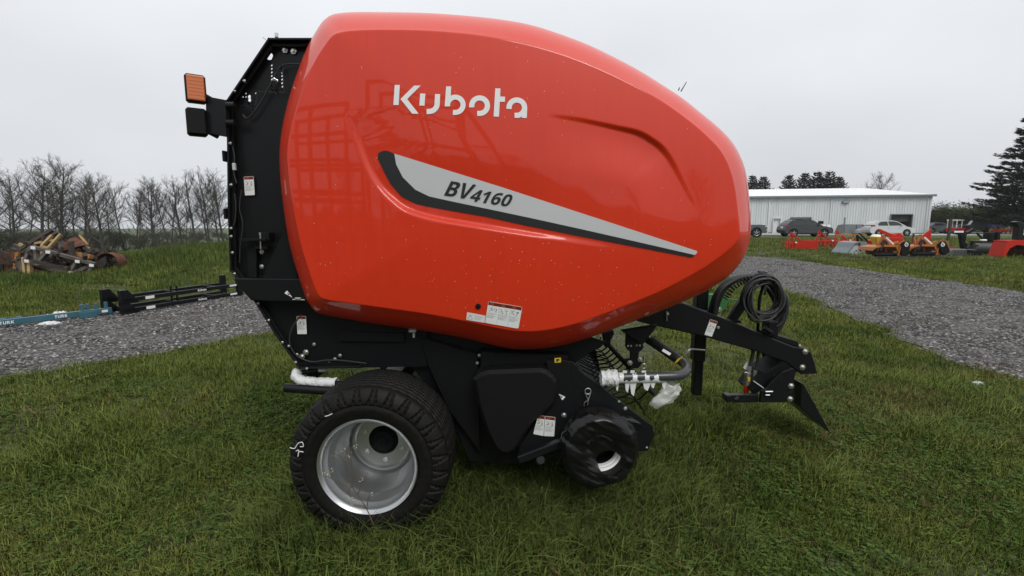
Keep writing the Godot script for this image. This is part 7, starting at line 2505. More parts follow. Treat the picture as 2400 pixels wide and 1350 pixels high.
	shape(t, "tank", M.white, func(m): m.rbox(Vector3(0, 0.65, 0), Vector3(1.5, 1.0, 1.0), 0.08))
	shape(t, "cage", M.steel, func(m):
		for x in [-0.75, -0.25, 0.25, 0.75]: m.bar(Vector3(x, 0.1, 0.53), Vector3(x, 1.25, 0.53), 0.04, 0.04)
		for y in [0.4, 0.8, 1.2]: m.bar(Vector3(-0.8, y, 0.54), Vector3(0.8, y, 0.54), 0.04, 0.04))
	shape(t, "engine", M.black_matt, func(m): m.rbox(Vector3(-0.2, 1.4, 0), Vector3(0.5, 0.35, 0.4), 0.06))
	set_down(t)
	# green linkage seen between baler and hoses
	t = unit("green_implement", "small green linkage arm seen behind the baler's drawbar", "implement", Vector2(3.8361,-9.1859), 0.2)
	shape(t, "arm", M.green_paint, func(m):
		m.prism(v2([-0.3, 0.1, 0.1, 0.02, 0.25, 0.12, 0.3, 0.3, 0.1, 0.4, -0.3, 0.4]), 0.05, -0.05, 0.01)
		m.bar(Vector3(0.1, 0.3, 0), Vector3(0.55, 0.25, 0), 0.05, 0.05))
	for q in [Vector3(0.05, 0.3, 0.055), Vector3(0.1, 0.1, 0.055)]: shape(t, "pin", M.steel, func(m): m.cyl(q - Vector3(0, 0, 0.02), q + Vector3(0, 0, 0.03), 0.045, 12, 0.005))
	shape(t, "stand", M.green_paint, func(m):
		m.bar(Vector3(-0.25, 0.0, 0), Vector3(-0.25, 0.3, 0), 0.08, 0.08)
		m.bar(Vector3(0.1, -0.02, 0), Vector3(0.1, 0.1, 0), 0.08, 0.08))
	set_down(t)

# ---------------------------------------------------------------- trees
func limb(m: MB, a: Vector3, dir: Vector3, length: float, r: float, r_end: float, segs: int, sides: int, wander: float, up: float) -> PackedVector3Array:
	var p := PackedVector3Array([a])
	var d := dir.normalized()
	for i in segs:
		d = (d + Vector3(rng.randf_range(-1, 1), rng.randf_range(-1, 1) + up, rng.randf_range(-1, 1)) * wander).normalized()
		p.append(p[i] + d * length / segs)
	m.tube(p, r, r_end, sides, false)
	return p

func bare_tree(sd: int, h: float, spread: float, fork: float, limbs: int, twigs: int, buds: float, thick: float) -> Node3D:
	rng.seed = sd
	var t := Node3D.new()
	t.name = "prototype"
	var tm := MB.new()
	var cm := MB.new()
	var lm := MB.new()
	var trunk := limb(tm, Vector3(0, -0.2, 0), Vector3(rng.randf_range(-0.08, 0.08), 1, rng.randf_range(-0.08, 0.08)), h * 0.92, thick, 0.03, 9, 8, 0.05, 0.3)
	for i in limbs:
		var f := lerpf(fork, 0.95, pow(float(i) / limbs, 0.85))
		var k := f * 9.0
		var o := trunk[int(k)].lerp(trunk[mini(int(k) + 1, 9)], k - int(k))
		var a := i * 2.4 + rng.randf_range(-0.4, 0.4)
		var lift := lerpf(0.55, 1.5, f) / spread
		var d1 := Vector3(cos(a), lift, sin(a))
		var l1 := h * lerpf(0.46, 0.16, f) * rng.randf_range(0.8, 1.2)
		var r1 := thick * lerpf(0.45, 0.12, f)
		var b1 := limb(tm, o, d1, l1, r1, 0.02, 6, 5, 0.16, 0.35)
		var n2 := 8
		for j in n2:
			var q := b1[j * 6 / n2].lerp(b1[1 + j * 6 / n2], rng.randf())
			var dd := (b1[1 + j * 6 / n2] - b1[j * 6 / n2]).normalized()
			var d2 := (dd + Vector3(rng.randf_range(-1, 1), rng.randf_range(-0.4, 0.9), rng.randf_range(-1, 1)) * 0.8).normalized()
			var l2 := l1 * rng.randf_range(0.3, 0.5)
			var b2 := limb(cm, q, d2, l2, maxf(0.02, r1 * 0.4), 0.012, 4, 4, 0.2, 0.3)
			for n in twigs:
				var q3 := b2[1 + n * 3 / twigs].lerp(b2[mini(2 + n * 3 / twigs, 4)], rng.randf())
				var d3 := (d2 + Vector3(rng.randf_range(-1, 1), rng.randf_range(-0.5, 0.9), rng.randf_range(-1, 1)) * 0.9).normalized()
				var l3 := l2 * rng.randf_range(0.35, 0.65)
				var b3 := limb(cm, q3, d3, l3, 0.017, 0.01, 3, 3, 0.25, 0.2)
				for e in 3:
					var d4 := (d3 + Vector3(rng.randf_range(-1, 1), rng.randf_range(-0.5, 0.9), rng.randf_range(-1, 1)) * 0.9).normalized()
					var b4 := limb(cm, b3[1 + e % 3], d4, l3 * rng.randf_range(0.4, 0.8), 0.01, 0.007, 2, 3, 0.25, 0.1)
					if rng.randf() < buds:
						for w in 4:
							var c := b4[2] + Vector3(rng.randfn(0, 0.12), rng.randfn(0, 0.12), rng.randfn(0, 0.12))
							leaf(lm, c, 0.06, Color(0.06, 0.065, 0.024).lerp(Color(0.1, 0.095, 0.04), rng.randf()))
	put_in(tm, "trunk", M.bark, t)
	put_in(cm, "crown", M.twig, t)
	if lm.v.size() > 0: put_in(lm, "spring_buds", M.leaf, t, true)
	return t

func put_in(m: MB, called: String, mat: Material, t: Node3D, colored := false):
	var o := MeshInstance3D.new()
	o.name = called
	o.mesh = mesh_of(m, Vector3.ZERO, colored)
	o.mesh.surface_set_material(0, mat)
	t.add_child(o, true)

func leaf(m: MB, c: Vector3, s: float, col: Color):
	m.col = col
	var a := Vector3(rng.randfn(), rng.randfn(), rng.randfn()).normalized()
	var b := a.cross(Vector3(rng.randfn(), rng.randfn(), rng.randfn())).normalized()
	var nn := a.cross(b)
	if nn.y < 0: nn = -nn
	m.tri(c - a * s, c + b * s * 0.8, c + a * s, nn)

func bush(sd: int, size: Vector3, leaves: int, c0: Color, c1: Color, s: float) -> Node3D:
	rng.seed = sd
	var t := Node3D.new()
	t.name = "prototype"
	var lm := MB.new()
	var tm := MB.new()
	var fn := FastNoiseLite.new()
	fn.seed = sd; fn.frequency = 0.9; fn.fractal_octaves = 3
	for i in 16:
		var a := i * 2.4
		limb(tm, Vector3(cos(a) * 0.1, -0.1, sin(a) * 0.1), Vector3(cos(a) * 0.6, 1.0, sin(a) * 0.6), size.y * rng.randf_range(0.6, 0.95), 0.045, 0.01, 5, 4, 0.2, 0.2)
	var clumps := []
	for i in 40:
		var d := Vector3(rng.randfn(), absf(rng.randfn()) * 0.9, rng.randfn()).normalized()
		clumps.append(Vector3(0, size.y * 0.42, 0) + d * size * Vector3(0.5, 0.52, 0.5) * rng.randf_range(0.5, 1.0))
	for i in leaves:
		var k: Vector3 = clumps[rng.randi() % clumps.size()]
		var c := k + Vector3(rng.randfn(), rng.randfn() * 0.8, rng.randfn()) * size.y * 0.11
		if c.y < 0.05: c.y = rng.randf_range(0.05, 0.4)
		leaf(lm, c, s * rng.randf_range(0.6, 1.3), c0.lerp(c1, rng.randf()))
	put_in(tm, "stems", M.bark, t)
	put_in(lm, "foliage", M.leaf, t, true)
	return t

func spruce(sd: int, h: float, r: float, c0: Color, c1: Color, lift: float) -> Node3D:
	rng.seed = sd
	var t := Node3D.new()
	t.name = "prototype"
	var tm := MB.new()
	var lm := MB.new()
	tm.tube(PackedVector3Array([Vector3(0, -0.2, 0), Vector3(0.03, h * 0.5, 0), Vector3(0, h, 0)]), h * 0.02, 0.02, 7, false)
	var y := h * 0.06
	while y < h * 0.98:
		var f := y / h
		var n := 7 if f < 0.8 else 5
		for k in n:
			var a := TAU * k / n + y * 3.1 + rng.randf_range(-0.3, 0.3)
			var l := r * (1.0 - f) * rng.randf_range(0.7, 1.15) + 0.2
			var dir := Vector3(cos(a), lift + rng.randf_range(-0.12, 0.12), sin(a)).normalized()
			var path := PackedVector3Array([Vector3(0, y, 0)])
			for j in 4:
				dir = (dir + Vector3(0, -0.06 if j < 2 else 0.12, 0)).normalized()
				path.append(path[j] + dir * l / 4.0)
			tm.tube(path, 0.03, 0.008, 3, false)
			var cnt := int((150 if h > 12.0 else 60) * l / r) + 14
			for j in cnt:
				var u := pow(rng.randf(), 0.7) * 3.99
				var q := path[int(u)].lerp(path[int(u) + 1], u - int(u))
				var sidew := Vector3(-sin(a), 0, cos(a)) * rng.randf_range(-1, 1) * l * 0.36 * (1.15 - u / 4.4)
				var p := q + sidew + Vector3(0, rng.randf_range(-0.16, 0.05), 0)
				# a spray of needles: narrow pointed face hanging outward
				var out := (dir + sidew.normalized() * 0.6 + Vector3(0, rng.randf_range(-0.5, 0.25), 0)).normalized()
				var wd := out.cross(Vector3.UP).normalized().rotated(out, rng.randf_range(-0.9, 0.9)) * rng.randf_range(0.05, 0.1)
				lm.col = c0.lerp(c1, rng.randf())
				var nn := out.cross(wd).normalized()
				if nn.y < 0: nn = -nn
				var sl := rng.randf_range(0.22, 0.42)
				lm.tri(p - wd, p + wd, p + out * sl, nn)
				lm.tri(p - wd * 0.6 - Vector3(0, 0.05, 0), p + wd * 0.6 - Vector3(0, 0.05, 0), p + out.rotated(Vector3.UP, 0.5) * sl * 0.8, nn)
		y += h * (0.026 if h > 12.0 else 0.04)
	put_in(tm, "trunk", M.bark, t)
	put_in(lm, "crown", M.leaf, t, true)
	return t

func plant(proto: Node3D, base: String, at: Vector3, turn: float, size: float, label: String, category: String, group := ""):
	var o: Node3D = proto.duplicate()
	o.name = numbered(base)
	add_child(o)
	o.position = at
	o.rotation.y = turn
	o.scale = Vector3.ONE * size
	tag(o, label, category, group)

func spot(x: float, z: float) -> Vector3:
	return Vector3(x, height(x, z) - 0.05, z)

func woods():
	var kinds := [bare_tree(101, 14.5, 1.4, 0.16, 17, 4, 0.55, 0.3), bare_tree(102, 11.5, 0.8, 0.35, 11, 3, 0.0, 0.16), bare_tree(103, 11.5, 1.0, 0.15, 12, 3, 0.0, 0.2), bare_tree(104, 13.0, 1.2, 0.2, 14, 4, 0.35, 0.23), bare_tree(105, 8.5, 0.9, 0.12, 12, 4, 0.0, 0.13)]
	var dim := bush(201, Vector3(3.4, 2.6, 3.0), 2600, Color(0.03, 0.033, 0.017), Color(0.058, 0.056, 0.03), 0.09)
	var brush := bush(202, Vector3(3.4, 1.9, 3.0), 1500, Color(0.045, 0.045, 0.026), Color(0.075, 0.07, 0.042), 0.07)
	var hedge := bush(203, Vector3(5.5, 4.8, 5.0), 6500, Color(0.032, 0.042, 0.015), Color(0.065, 0.075, 0.03), 0.13)
	var fir := spruce(301, 13.0, 5.2, Color(0.022, 0.032, 0.018), Color(0.045, 0.06, 0.034), 0.12)
	var cedar := spruce(302, 10.6, 5.6, Color(0.022, 0.03, 0.016), Color(0.04, 0.05, 0.028), 0.55)
	# the row along the field edge, left: bearing (metres sideways at 80 m), kind, size, distance
	var row := [
		[-86.0, 0, 1.15, 76.0, "big spreading bare tree at the far left edge of the picture"],
		[-81.5, 3, 1.0, 80.0, "bare tree with green buds just right of the leftmost tree"],
		[-77.0, 0, 0.95, 74.0, "broad bare tree rising above the scrap heap's panel"],
		[-73.5, 0, 1.02, 77.0, "tallest broad budding tree standing above the peak of the heap"],
		[-70.0, 3, 0.95, 79.0, "budding tree with rounded crown right of the heap's peak"],
		[-67.0, 0, 0.8, 73.0, "low spreading tree above the rusty drum"],
		[-63.5, 1, 0.98, 80.0, "slender lone bare tree standing in the gap of the row"],
		[-60.8, 4, 0.95, 82.0, "small bare tree right of the slender lone tree"],
		[-58.2, 2, 0.98, 78.0, "bare tree with a full crown in the middle of the right group"],
		[-56.0, 1, 0.95, 84.0, "thin bare tree behind the full crowned one"],
		[-53.8, 3, 0.9, 80.0, "bare tree left of the pair beside the baler"],
		[-51.6, 2, 1.05, 77.0, "tall bare tree next to the baler's rear lamps"],
		[-49.4, 1, 1.12, 80.0, "tall thin bare tree almost touching the baler's rear edge"],
		[-47.0, 3, 1.0, 82.0, "bare tree half hidden behind the baler's rear edge"],
	]
	for i in row.size():
		var r: Array = row[i]
		var z: float = -r[3]
		plant(kinds[r[1]], "bare_tree", spot(r[0] * r[3] / 80.0, z), i * 1.7, r[2], r[4], "tree", "bare trees along the field edge")
	rng.seed = 400
	for i in 15:
		var z := -rng.randf_range(86.0, 104.0)
		var x := lerpf(-90.0, -46.0, (i + rng.randf()) / 15.0) * -z / 80.0
		var k := rng.randi() % 5
		plant(kinds[k], "background_tree", spot(x, z), rng.randf() * TAU, rng.randf_range(0.8, 1.02), "thin bare tree in the dense second row behind the field edge", "tree", "second row of bare trees")
	for i in 40:
		var z := -rng.randf_range(76.0, 83.0)
		var x := lerpf(-90.0, -45.0, (i + rng.randf()) / 40.0) * -z / 80.0
		var green := x / -z < -0.82
		plant(dim if green else brush, "undergrowth_bush", spot(x, z), rng.randf() * TAU, rng.randf_range(0.4, 1.45), "dark green bush in the undergrowth below the left trees" if green else "brown leafless bush in the undergrowth below the bare trees", "bush", "undergrowth along the field edge")
	# the far wood behind the rows, one dark mass
	var far_mesh: Mesh = dim.get_child(1).mesh
	var wx := []
	var wc := PackedColorArray()
	for i in 60:
		var z := -rng.randf_range(112.0, 140.0)
		var x := lerpf(-1.15, -0.5, (i + rng.randf()) / 60.0) * -z
		wx.append(Transform3D(Basis(Vector3.UP, rng.randf() * TAU).scaled(Vector3.ONE * rng.randf_range(0.3, 1.1)), spot(x, z)))
		wc.append(Color(1, 1, 1) * rng.randf_range(0.8, 1.2))
	spread("far_wood", far_mesh, wx, wc, "low dark wood beyond the bare trees")
	# conifers behind the building
	var con := [[46.4, 96.0, 1.02, "leftmost dark conifer behind the building, beside the baler"], [48.5, 96.0, 1.0, "dark conifer behind the building's left roof end"], [53.5, 96.0, 1.03, "lone spiky conifer behind the building's roof"], [55.9, 95.0, 1.06, "left one of the close conifers behind the roof"], [58.3, 95.0, 1.08, "middle one of the close conifers behind the roof"], [59.9, 94.0, 1.08, "tallest conifer of the close group behind the roof"], [63.2, 96.0, 1.0, "rightmost conifer of the close group behind the roof"]]
	for c in con:
		plant(cedar, "conifer_tree", spot(c[0], -c[1]), c[0] * 0.37, c[2], c[3], "tree", "conifers behind the building")
	plant(kinds[0], "bare_tree", spot(72.5, -99.0), 2.0, 0.78, "round crowned bare tree behind the middle of the roof", "tree")
	# right: big spruce and the hedge
	plant(fir, "spruce_tree", spot(58.6, -55.0), 0.4, 1.3, "big dark spruce tree at the right edge", "tree")
	plant(kinds[4], "bare_tree", spot(83.5, -84.0), 2.0, 0.8, "small bare tree left of the big spruce", "tree")
	var hl := ["round green bush just right of the white building", "tall rounded hedge tree behind the small dark car", "hedge bush above the utility vehicle", "hedge bush above the dark off-roader", "hedge bush left of the blue tractor cab", "hedge bush above the blue tractor cab", "hedge bush above the far red row", "hedge bush below the big spruce", "hedge bush at the right edge below the spruce", "hedge bush behind the snow blower chute", "hedge bush right behind the canopy", "last hedge bush beyond the right edge"]
	for i in 12:
		var d := 80.0 - 2.0 * sin(i * 2.0)
		plant(hedge, "hedge_bush", spot((0.8644 + i * 0.0184) * d, -d), i * 1.3, 0.78 + 0.2 * sin(i * 1.9), hl[i], "bush", "hedge at the right")

# ---------------------------------------------------------------- what the red paint mirrors: rack and trees behind the viewer
func rack(label: String, x0: float, x1: float, z: float, levels: Array, top: float, posts: int, brace: bool):
	var t := thing("storage_rack", label, "rack", Vector3((x0 + x1) * 0.5, height(0, z), z), "steel racks mirrored in the paint")
	var st := paint(0.03, 0.03, 0.032, 0.5)
	for k in posts:
		var x := lerpf(x0, x1, k / float(posts - 1))
		for dz in [0.0, 1.1]:
			var m := MB.new()
			m.bar(Vector3(x, -0.02, z + dz), Vector3(x, top, z + dz), 0.1, 0.1, Vector3.RIGHT, 0.008)
			put(m, "post", st, t)
	for y in levels:
		for dz in [0.0, 1.1]:
			var m := MB.new()
			m.bar(Vector3(x0, y, z + dz), Vector3(x1, y, z + dz), 0.07, 0.1, Vector3.UP, 0.008)
			put(m, "beam", st, t)
	if brace:
		for dz in [0.0, 1.1]:
			var m := MB.new()
			m.bar(Vector3(x1, top, z + dz), Vector3(x1 + 0.75, top - 1.7, z + dz), 0.07, 0.08, Vector3.RIGHT, 0.006)
			m.bar(Vector3(x1 + 0.75, top - 1.7, z + dz), Vector3(x1 + 0.75, 0.0, z + dz), 0.07, 0.08, Vector3.RIGHT, 0.006)
			m.bar(Vector3(x1, top - 1.7, z + dz), Vector3(x1 + 0.75, top - 1.7, z + dz), 0.06, 0.06)
			put(m, "brace", st, t)

func behind_viewer():
	rack("tall steel storage rack with sloping end brace standing behind the viewer", -3.7, -1.1, 4.6, [5.35, 4.5, 3.3, 3.1, 1.4], 5.4, 3, true)
	rack("steel storage rack with close rails standing behind the viewer, rear of baler side", -6.6, -4.3, 4.6, [4.8, 4.1, 3.3, 3.15, 2.5, 2.3, 1.3], 4.85, 3, false)
	var tree := bare_tree(106, 10.0, 0.95, 0.18, 13, 4, 0.0, 0.17)
	var bsh := bush(206, Vector3(4.5, 3.2, 4.0), 2200, Color(0.032, 0.038, 0.016), Color(0.06, 0.065, 0.03), 0.12)
	rng.seed = 71
	for i in 7:
		var x := -34.0 + i * 12.0 + rng.randf_range(-3, 3)
		plant(tree, "rear_tree", spot(x, 38.0 + rng.randf_range(-4, 6)), rng.randf() * TAU, rng.randf_range(0.7, 1.0), "bare tree of the row behind the viewer", "tree", "tree row behind the viewer")
	for i in 17:
		var x := -48.0 + i * 6.0 + rng.randf_range(-1, 1)
		plant(bsh, "rear_bush", spot(x, 40.0 + rng.randf_range(-3, 3)), rng.randf() * TAU, rng.randf_range(0.9, 1.3), "bush of the hedge row behind the viewer", "bush", "hedge row behind the viewer")

# ---------------------------------------------------------------- grass, clover and weeds
func tuft(sd: int, blades: int, h: float, spread: float, width: float, droop: float) -> Mesh:
	var r := RandomNumberGenerator.new()
	r.seed = sd
	var m := MB.new()
	for i in blades:
		var a := r.randf() * TAU
		var dir := Vector3(cos(a), 0, sin(a))
		var o := Vector3(r.randfn() * spread * 0.5, -0.01, r.randfn() * spread * 0.5)
		var hh := h * r.randf_range(0.5, 1.1)
		var lean := r.randf_range(0.15, 1.0) * droop
		var w := dir.cross(Vector3.UP).rotated(Vector3.UP, r.randf_range(-0.6, 0.6)) * width * r.randf_range(0.6, 1.2)
		var prev := []
		var nn := (dir * 0.6 + Vector3(0, 0.8, 0)).normalized()
		var tone := r.randf_range(0.75, 1.25)
		m.col = Color(tone, tone, tone)
		for k in 4:
			var t := k / 3.0
			var p := o + Vector3(0, hh * (t - 0.35 * lean * t * t), 0) + dir * hh * lean * t * t * 0.9
			var ww := w * (1.0 - t * 0.9) if k < 3 else Vector3.ZERO
			var cur := [m.vert(p - ww, nn), m.vert(p + ww, nn)]
			if k > 0:
				m.face(prev[0], prev[1], cur[1])
				if k < 3: m.face(prev[0], cur[1], cur[0])
			prev = cur
	var am := mesh_of(m, Vector3.ZERO, true)
	am.surface_set_material(0, M.leaf)
	return am

func clover(sd: int) -> Mesh:
	var r := RandomNumberGenerator.new()
	r.seed = sd
	var m := MB.new()
	for i in 9:
		var a := r.randf() * TAU
		var c := Vector3(r.randfn() * 0.035, r.randf_range(0.025, 0.06), r.randfn() * 0.035)
		var tone := r.randf_range(0.7, 1.3)
		m.col = Color(tone, tone, tone)
		for k in 3:
			var b := a + k * TAU / 3.0
			var d := Vector3(cos(b), r.randf_range(-0.25, 0.35), sin(b)).normalized()
			var s := d.cross(Vector3.UP).normalized() * 0.008
			var nn := Vector3(d.x * 0.2, 1, d.z * 0.2).normalized()
			m.quad(c, c + d * 0.009 + s, c + d * 0.017, c + d * 0.009 - s, nn)
		m.tri(c, Vector3(c.x * 0.7 + 0.002, 0, c.z * 0.7), Vector3(c.x * 0.7 - 0.002, 0, c.z * 0.7), Vector3(0, 0.3, 1).normalized())
	var am := mesh_of(m, Vector3.ZERO, true)
	am.surface_set_material(0, M.leaf)
	return am

func sow(xf: Array, cols: PackedColorArray, p: Vector2, s: float, c: Color, tilt := 0.25):
	var b := Basis(Vector3.UP, rng.randf() * TAU) * Basis(Vector3.RIGHT, rng.randf_range(-tilt, tilt))
	xf.append(Transform3D(b.scaled(Vector3(s, s * rng.randf_range(0.8, 1.2), s)), Vector3(p.x, height(p.x, p.y), p.y)))
	cols.append(c)

func lawn_color(p: Vector2) -> Color:
	var q := pn.get_noise_2d(p.x * 1.6, p.y * 1.6)
	var q2 := pn.get_noise_2d(p.x * 0.5 + 40.0, p.y * 0.5)
	var c := Color(0.095, 0.145, 0.024).lerp(Color(0.22, 0.245, 0.055), clampf(0.5 + q * 1.1, 0.0, 1.0))
	c = c.lerp(Color(0.19, 0.165, 0.06), clampf(q2 * 1.2 - 0.2, 0.0, 0.55))
	return c * rng.randf_range(0.75, 1.3)

func grass():
	rng.seed = 808
	var short := [tuft(1, 16, 0.08, 0.08, 0.0032, 1.0), tuft(2, 16, 0.062, 0.09, 0.003, 1.4)]
	var xf := [[], []]
	var cols := [PackedColorArray(), PackedColorArray()]
	# bands of distance: from, to, tufts per square metre, size
	for band in [[2.0, 4.0, 900.0, 1.0], [4.0, 7.0, 420.0, 1.15], [7.0, 12.0, 170.0, 1.6], [12.0, 22.0, 60.0, 2.1], [22.0, 42.0, 16.0, 2.8]]:
		var d0: float = band[0]
		var d1: float = band[1]
		var wide := 1.5 if d1 < 8.0 else 1.22
		var area := wide * (d1 * d1 - d0 * d0)
		for i in int(area * band[2]):
			var d := sqrt(lerpf(d0 * d0, d1 * d1, rng.randf()))
			var k := rng.randf_range(-1.0, 1.0) * wide
			var p := Vector2(k * d, -d)
			if in_road(p): continue
			# hidden behind the baler's body
			if d > 5.5 and k > -0.42 and k < 0.3 and rng.randf() < 0.9: continue
			var bare := pn.get_noise_2d(p.x * 1.1 + 80.0, p.y * 1.1)
			if bare > 0.33 and rng.randf() < 0.6: continue
			var w := rng.randi() % 2
			sow(xf[w], cols[w], p, band[3] * rng.randf_range(0.7, 1.3), lawn_color(p))
	# the same lawn on the viewer's own side
	for i in 11000:
		var p := Vector2(rng.randf_range(-7.0, 7.0), rng.randf_range(-2.1, 6.0))
		if p.y < -0.5 and absf(p.x) < -1.1 * p.y and p.y < -1.9: continue
		if in_road(p): continue
		var w := rng.randi() % 2
		sow(xf[w], cols[w], p, rng.randf_range(1.0, 1.7), lawn_color(p))
	for w in 2: spread("lawn_grass" if w == 0 else "lawn_grass_001", short[w], xf[w], cols[w], ["short upright lawn grass blades", "short bent lawn grass blades"][w])
	stage("lawn")
	# tall grass left uncut around the machine and tussocks
	var tall := tuft(3, 18, 0.34, 0.13, 0.0046, 1.5)
	var tx := []
	var tc := PackedColorArray()
	for i in 750:
		var p := Vector2(rng.randf_range(-1.55, 1.35), -rng.randf_range(2.42, 3.5))
		var e := absf(p.x + 0.8)
		if p.y > -2.56 and p.x < -0.45 and rng.randf() < 0.5: continue
		if p.y > -2.5 and rng.randf() < 0.6: continue
		if p.x > 0.7 and rng.randf() < 0.5: continue
		sow(tx, tc, p, rng.randf_range(0.45, 1.0), Color(0.08, 0.125, 0.03).lerp(Color(0.17, 0.21, 0.055), rng.randf()))
	for i in 500:
		var p := Vector2(rng.randf_range(-1.5, 1.6), -rng.randf_range(3.4, 5.2))
		sow(tx, tc, p, rng.randf_range(0.35, 0.8), Color(0.08, 0.125, 0.03).lerp(Color(0.16, 0.2, 0.05), rng.randf()))
	for c in [[Vector2(1.62, -4.02), 34, 0.16], [Vector2(1.8397,-4.5969), 26, 0.35], [Vector2(2.2486,-4.2421), 60, 0.35], [Vector2(1.8364,-4.0069), 40, 0.3], [Vector2(4.2857,-4.9774), 70, 0.45], [Vector2(3.5652,-3.8802), 40, 0.35], [Vector2(2.2271,-3.2807), 26, 0.14], [Vector2(0.9989,-3.1441), 60, 0.3], [Vector2(1.3473,-4.0782), 50, 0.3], [Vector2(7.046,-10.7534), 26, 0.3], [Vector2(-3.3437,-4.0532), 40, 0.5], [Vector2(-3.6631,-3.5341), 40, 0.4], [Vector2(-2.5308,-3.4975), 50, 0.5], [Vector2(-1.4739,-2.8399), 40, 0.3], [Vector2(-3.8756,-5.5049), 40, 0.6], [Vector2(-3.597,-6.2559), 50, 0.7], [Vector2(-4.9314,-5.191), 30, 0.5], [Vector2(3.7665,-5.3435), 30, 0.4], [Vector2(4.4532,-4.3199), 40, 0.5], [Vector2(-2.6967,-3.023), 30, 0.3], [Vector2(0.1252,-2.638), 60, 0.35], [Vector2(-0.7417,-2.6008), 40, 0.3]]:
		for i in c[1]:
			var p: Vector2 = c[0] + Vector2(rng.randfn(), rng.randfn() * 0.7) * c[2] * 0.5
			if in_road(p): continue
			sow(tx, tc, p, rng.randf_range(0.4, 0.75), Color(0.12, 0.17, 0.035).lerp(Color(0.24, 0.28, 0.07), rng.randf()))
	spread("tall_grass", tall, tx, tc, "tall uncut grass tussocks around the machine's wheels")
	# dead straw
	var straw := tuft(4, 12, 0.14, 0.1, 0.0022, 1.9)
	var sx := []
	var sc := PackedColorArray()
	for c in [[Vector2(1.2335,-3.312), 120, 0.4], [Vector2(2.551,-3.7988), 90, 0.3], [Vector2(3.8518,-4.6564), 60, 0.25], [Vector2(2.8301,-3.0591), 90, 0.3], [Vector2(6.4186,-8.1852), 80, 0.5], [Vector2(5.416,-5.5049), 60, 0.35], [Vector2(0.4288,-2.8399), 90, 0.3], [Vector2(-4.8857,-4.7174), 50, 0.5], [Vector2(-3.4118,-4.2911), 40, 0.4], [Vector2(0.5934,-2.6008), 60, 0.3], [Vector2(-2.9479,-2.8399), 50, 0.4], [Vector2(-6.077,-8.7583), 60, 0.7], [Vector2(1.6227,-4.447), 60, 0.25]]:
		for i in c[1]:
			var p: Vector2 = c[0] + Vector2(rng.randfn(), rng.randfn()) * c[2]
			var q := 0.6 + 0.6 * rng.randf()
			sow(sx, sc, p, rng.randf_range(0.5, 1.1), Color(0.2 * q, 0.14 * q, 0.07 * q), 0.6)
	for i in 2600:
		var d := sqrt(lerpf(4.0, 90.0, rng.randf()))
		var p := Vector2(rng.randf_range(-1.12, 1.12) * d, -d)
		if in_road(p): continue
		var q := 0.5 + 0.6 * rng.randf()
		sow(sx, sc, p, rng.randf_range(0.35, 0.8), Color(0.2 * q, 0.16 * q, 0.075 * q), 0.6)
	spread("dead_straw", straw, sx, sc, "dry brown straw lying in the grass")
	# clover
	var cx := []
	var cc := PackedColorArray()
	for i in 24000:
		var d := sqrt(lerpf(5.0, 26.0, rng.randf()))
		var p := Vector2(rng.randf_range(-1.12, 1.12) * d, -d)
		var q := pn.get_noise_2d(p.x * 1.3 + 20.0, p.y * 1.3 + 7.0) + (0.12 if p.x > 0.4 else -0.06)
		if q < rng.randf_range(-0.45, 1.1): continue
		sow(cx, cc, p, rng.randf_range(0.45, 0.85), Color(0.05, 0.092, 0.02).lerp(Color(0.1, 0.145, 0.034), rng.randf()), 0.2)
	spread("clover_patch", clover(5), cx, cc, "dark green clover growing between the grass blades")
	# rough growth on the bank at the left and along the field
	var bank := tuft(6, 22, 0.42, 0.25, 0.007, 0.8)
	var bx := []
	var bc := PackedColorArray()
	var t := (LB - LA).normalized()
	var nrm := Vector2(t.y, -t.x)
	for i in 14000:
		var u := 0.4 + 13.0 * rng.randf()
		var v := rng.randf_range(-6.0, 22.0)
		var p: Vector2 = LA + t * v + nrm * u
		if p.x / p.y > -0.3 and p.x > 0: continue
		if p.x / -p.y > -0.42: continue
		var big := ss(2.0, 7.0, u) * lerpf(0.45, 1.0, ss(-0.85, -0.7, p.x / -p.y))
		var c := Color(0.075, 0.12, 0.028).lerp(Color(0.15, 0.19, 0.045), clampf(0.5 + pn.get_noise_2d(p.x * 0.7, p.y * 0.7) * 1.4, 0.0, 1.0)) * rng.randf_range(0.75, 1.25)
		sow(bx, bc, p, lerpf(0.25, 0.85, big) * rng.randf_range(0.6, 1.3), c)
	spread("bank_weeds", bank, bx, bc, "rank green weeds covering the bank behind the gravel")
	var hay := tuft(7, 30, 0.3, 0.5, 0.008, 1.6)
	var hx := []
	var hc := PackedColorArray()
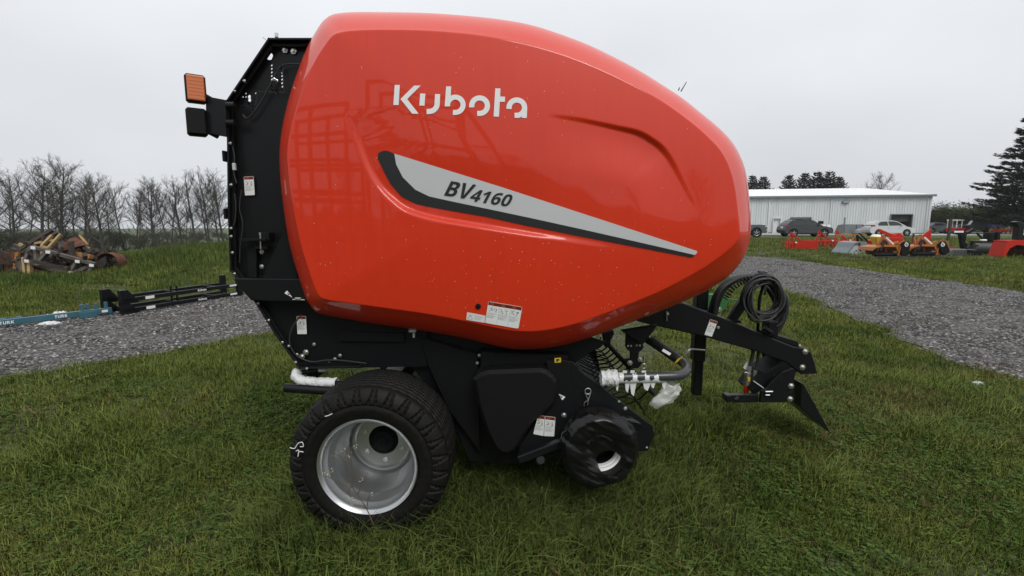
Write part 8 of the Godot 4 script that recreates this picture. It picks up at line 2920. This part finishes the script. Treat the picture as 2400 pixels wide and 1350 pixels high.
	for i in 70:
		var p: Vector2 = Vector2(Vector3(-13.3286,0.7665,-19.5).x, -19.5) + Vector2(rng.randfn() * 0.35, rng.randfn() * 0.4)
		sow(hx, hc, p, rng.randf_range(0.6, 1.1), Color(0.075, 0.06, 0.04) * rng.randf_range(0.7, 1.4), 0.5)
	spread("brown_brush_heap", hay, hx, hc, "low heap of brown cut brush on top of the green bank")
	# dry weed standing before the wheel
	var w := thing("dry_weed", "thin dry weed stalk with pale seed heads before the big wheel", "weed", Vector3(-0.7786,0.0994,-2.5))
	var m := MB.new()
	var stems := [v3([-0.766,0.2535,-2.5,-0.7988,0.346,-2.5,-0.8451,0.428,-2.5,-0.8744,0.4808,-2.5,-0.8668,0.5523,-2.5,-0.8725,0.628,-2.5,-0.878,0.6563,-2.5]), v3([-0.8746,0.476,-2.5,-0.9233,0.4904,-2.5,-0.9845,0.5238,-2.5,-1.015,0.5428,-2.5]), v3([-0.7988,0.346,-2.5,-0.8251,0.3653,-2.5,-0.8791,0.3702,-2.5]), v3([-0.8451,0.428,-2.5,-0.8272,0.4808,-2.5,-0.8191,0.5142,-2.5]), v3([-0.878,0.6563,-2.5,-0.8843,0.6657,-2.5,-0.9055,0.6891,-2.5]), v3([-0.8668,0.5523,-2.5,-0.8952,0.5689,-2.5,-0.9086,0.6186,-2.5,-0.921,0.6398,-2.5,-0.9551,0.6727,-2.5,-0.9626,0.6563,-2.5]), v3([-0.7988,0.346,-2.5,-0.7873,0.4088,-2.5,-0.7729,0.4328,-2.5]), v3([-0.9845,0.5238,-2.5,-0.98,0.5713,-2.5]), v3([-0.8744,0.4808,-2.5,-0.8936,0.452,-2.5,-0.8819,0.4088,-2.5]), v3([-0.878,0.6563,-2.5,-0.8651,0.6985,-2.5,-0.8427,0.7032,-2.5])]
	for s in stems: m.tube(spline(s, 4), 0.003, 0.0017, 5, false)
	put(m, "stalk", paint(0.09, 0.065, 0.04, 0.8), w)
	m = MB.new()
	rng.seed = 3
	for s in stems:
		var e: Vector3 = s[s.size() - 1]
		for k in 5: m.ball(e + Vector3(rng.randfn(), rng.randfn(), rng.randfn()) * 0.007, Vector3.ONE * rng.randf_range(0.002, 0.0042), 5, 4)
	put(m, "seed_head", paint(0.42, 0.38, 0.24, 0.8), w)
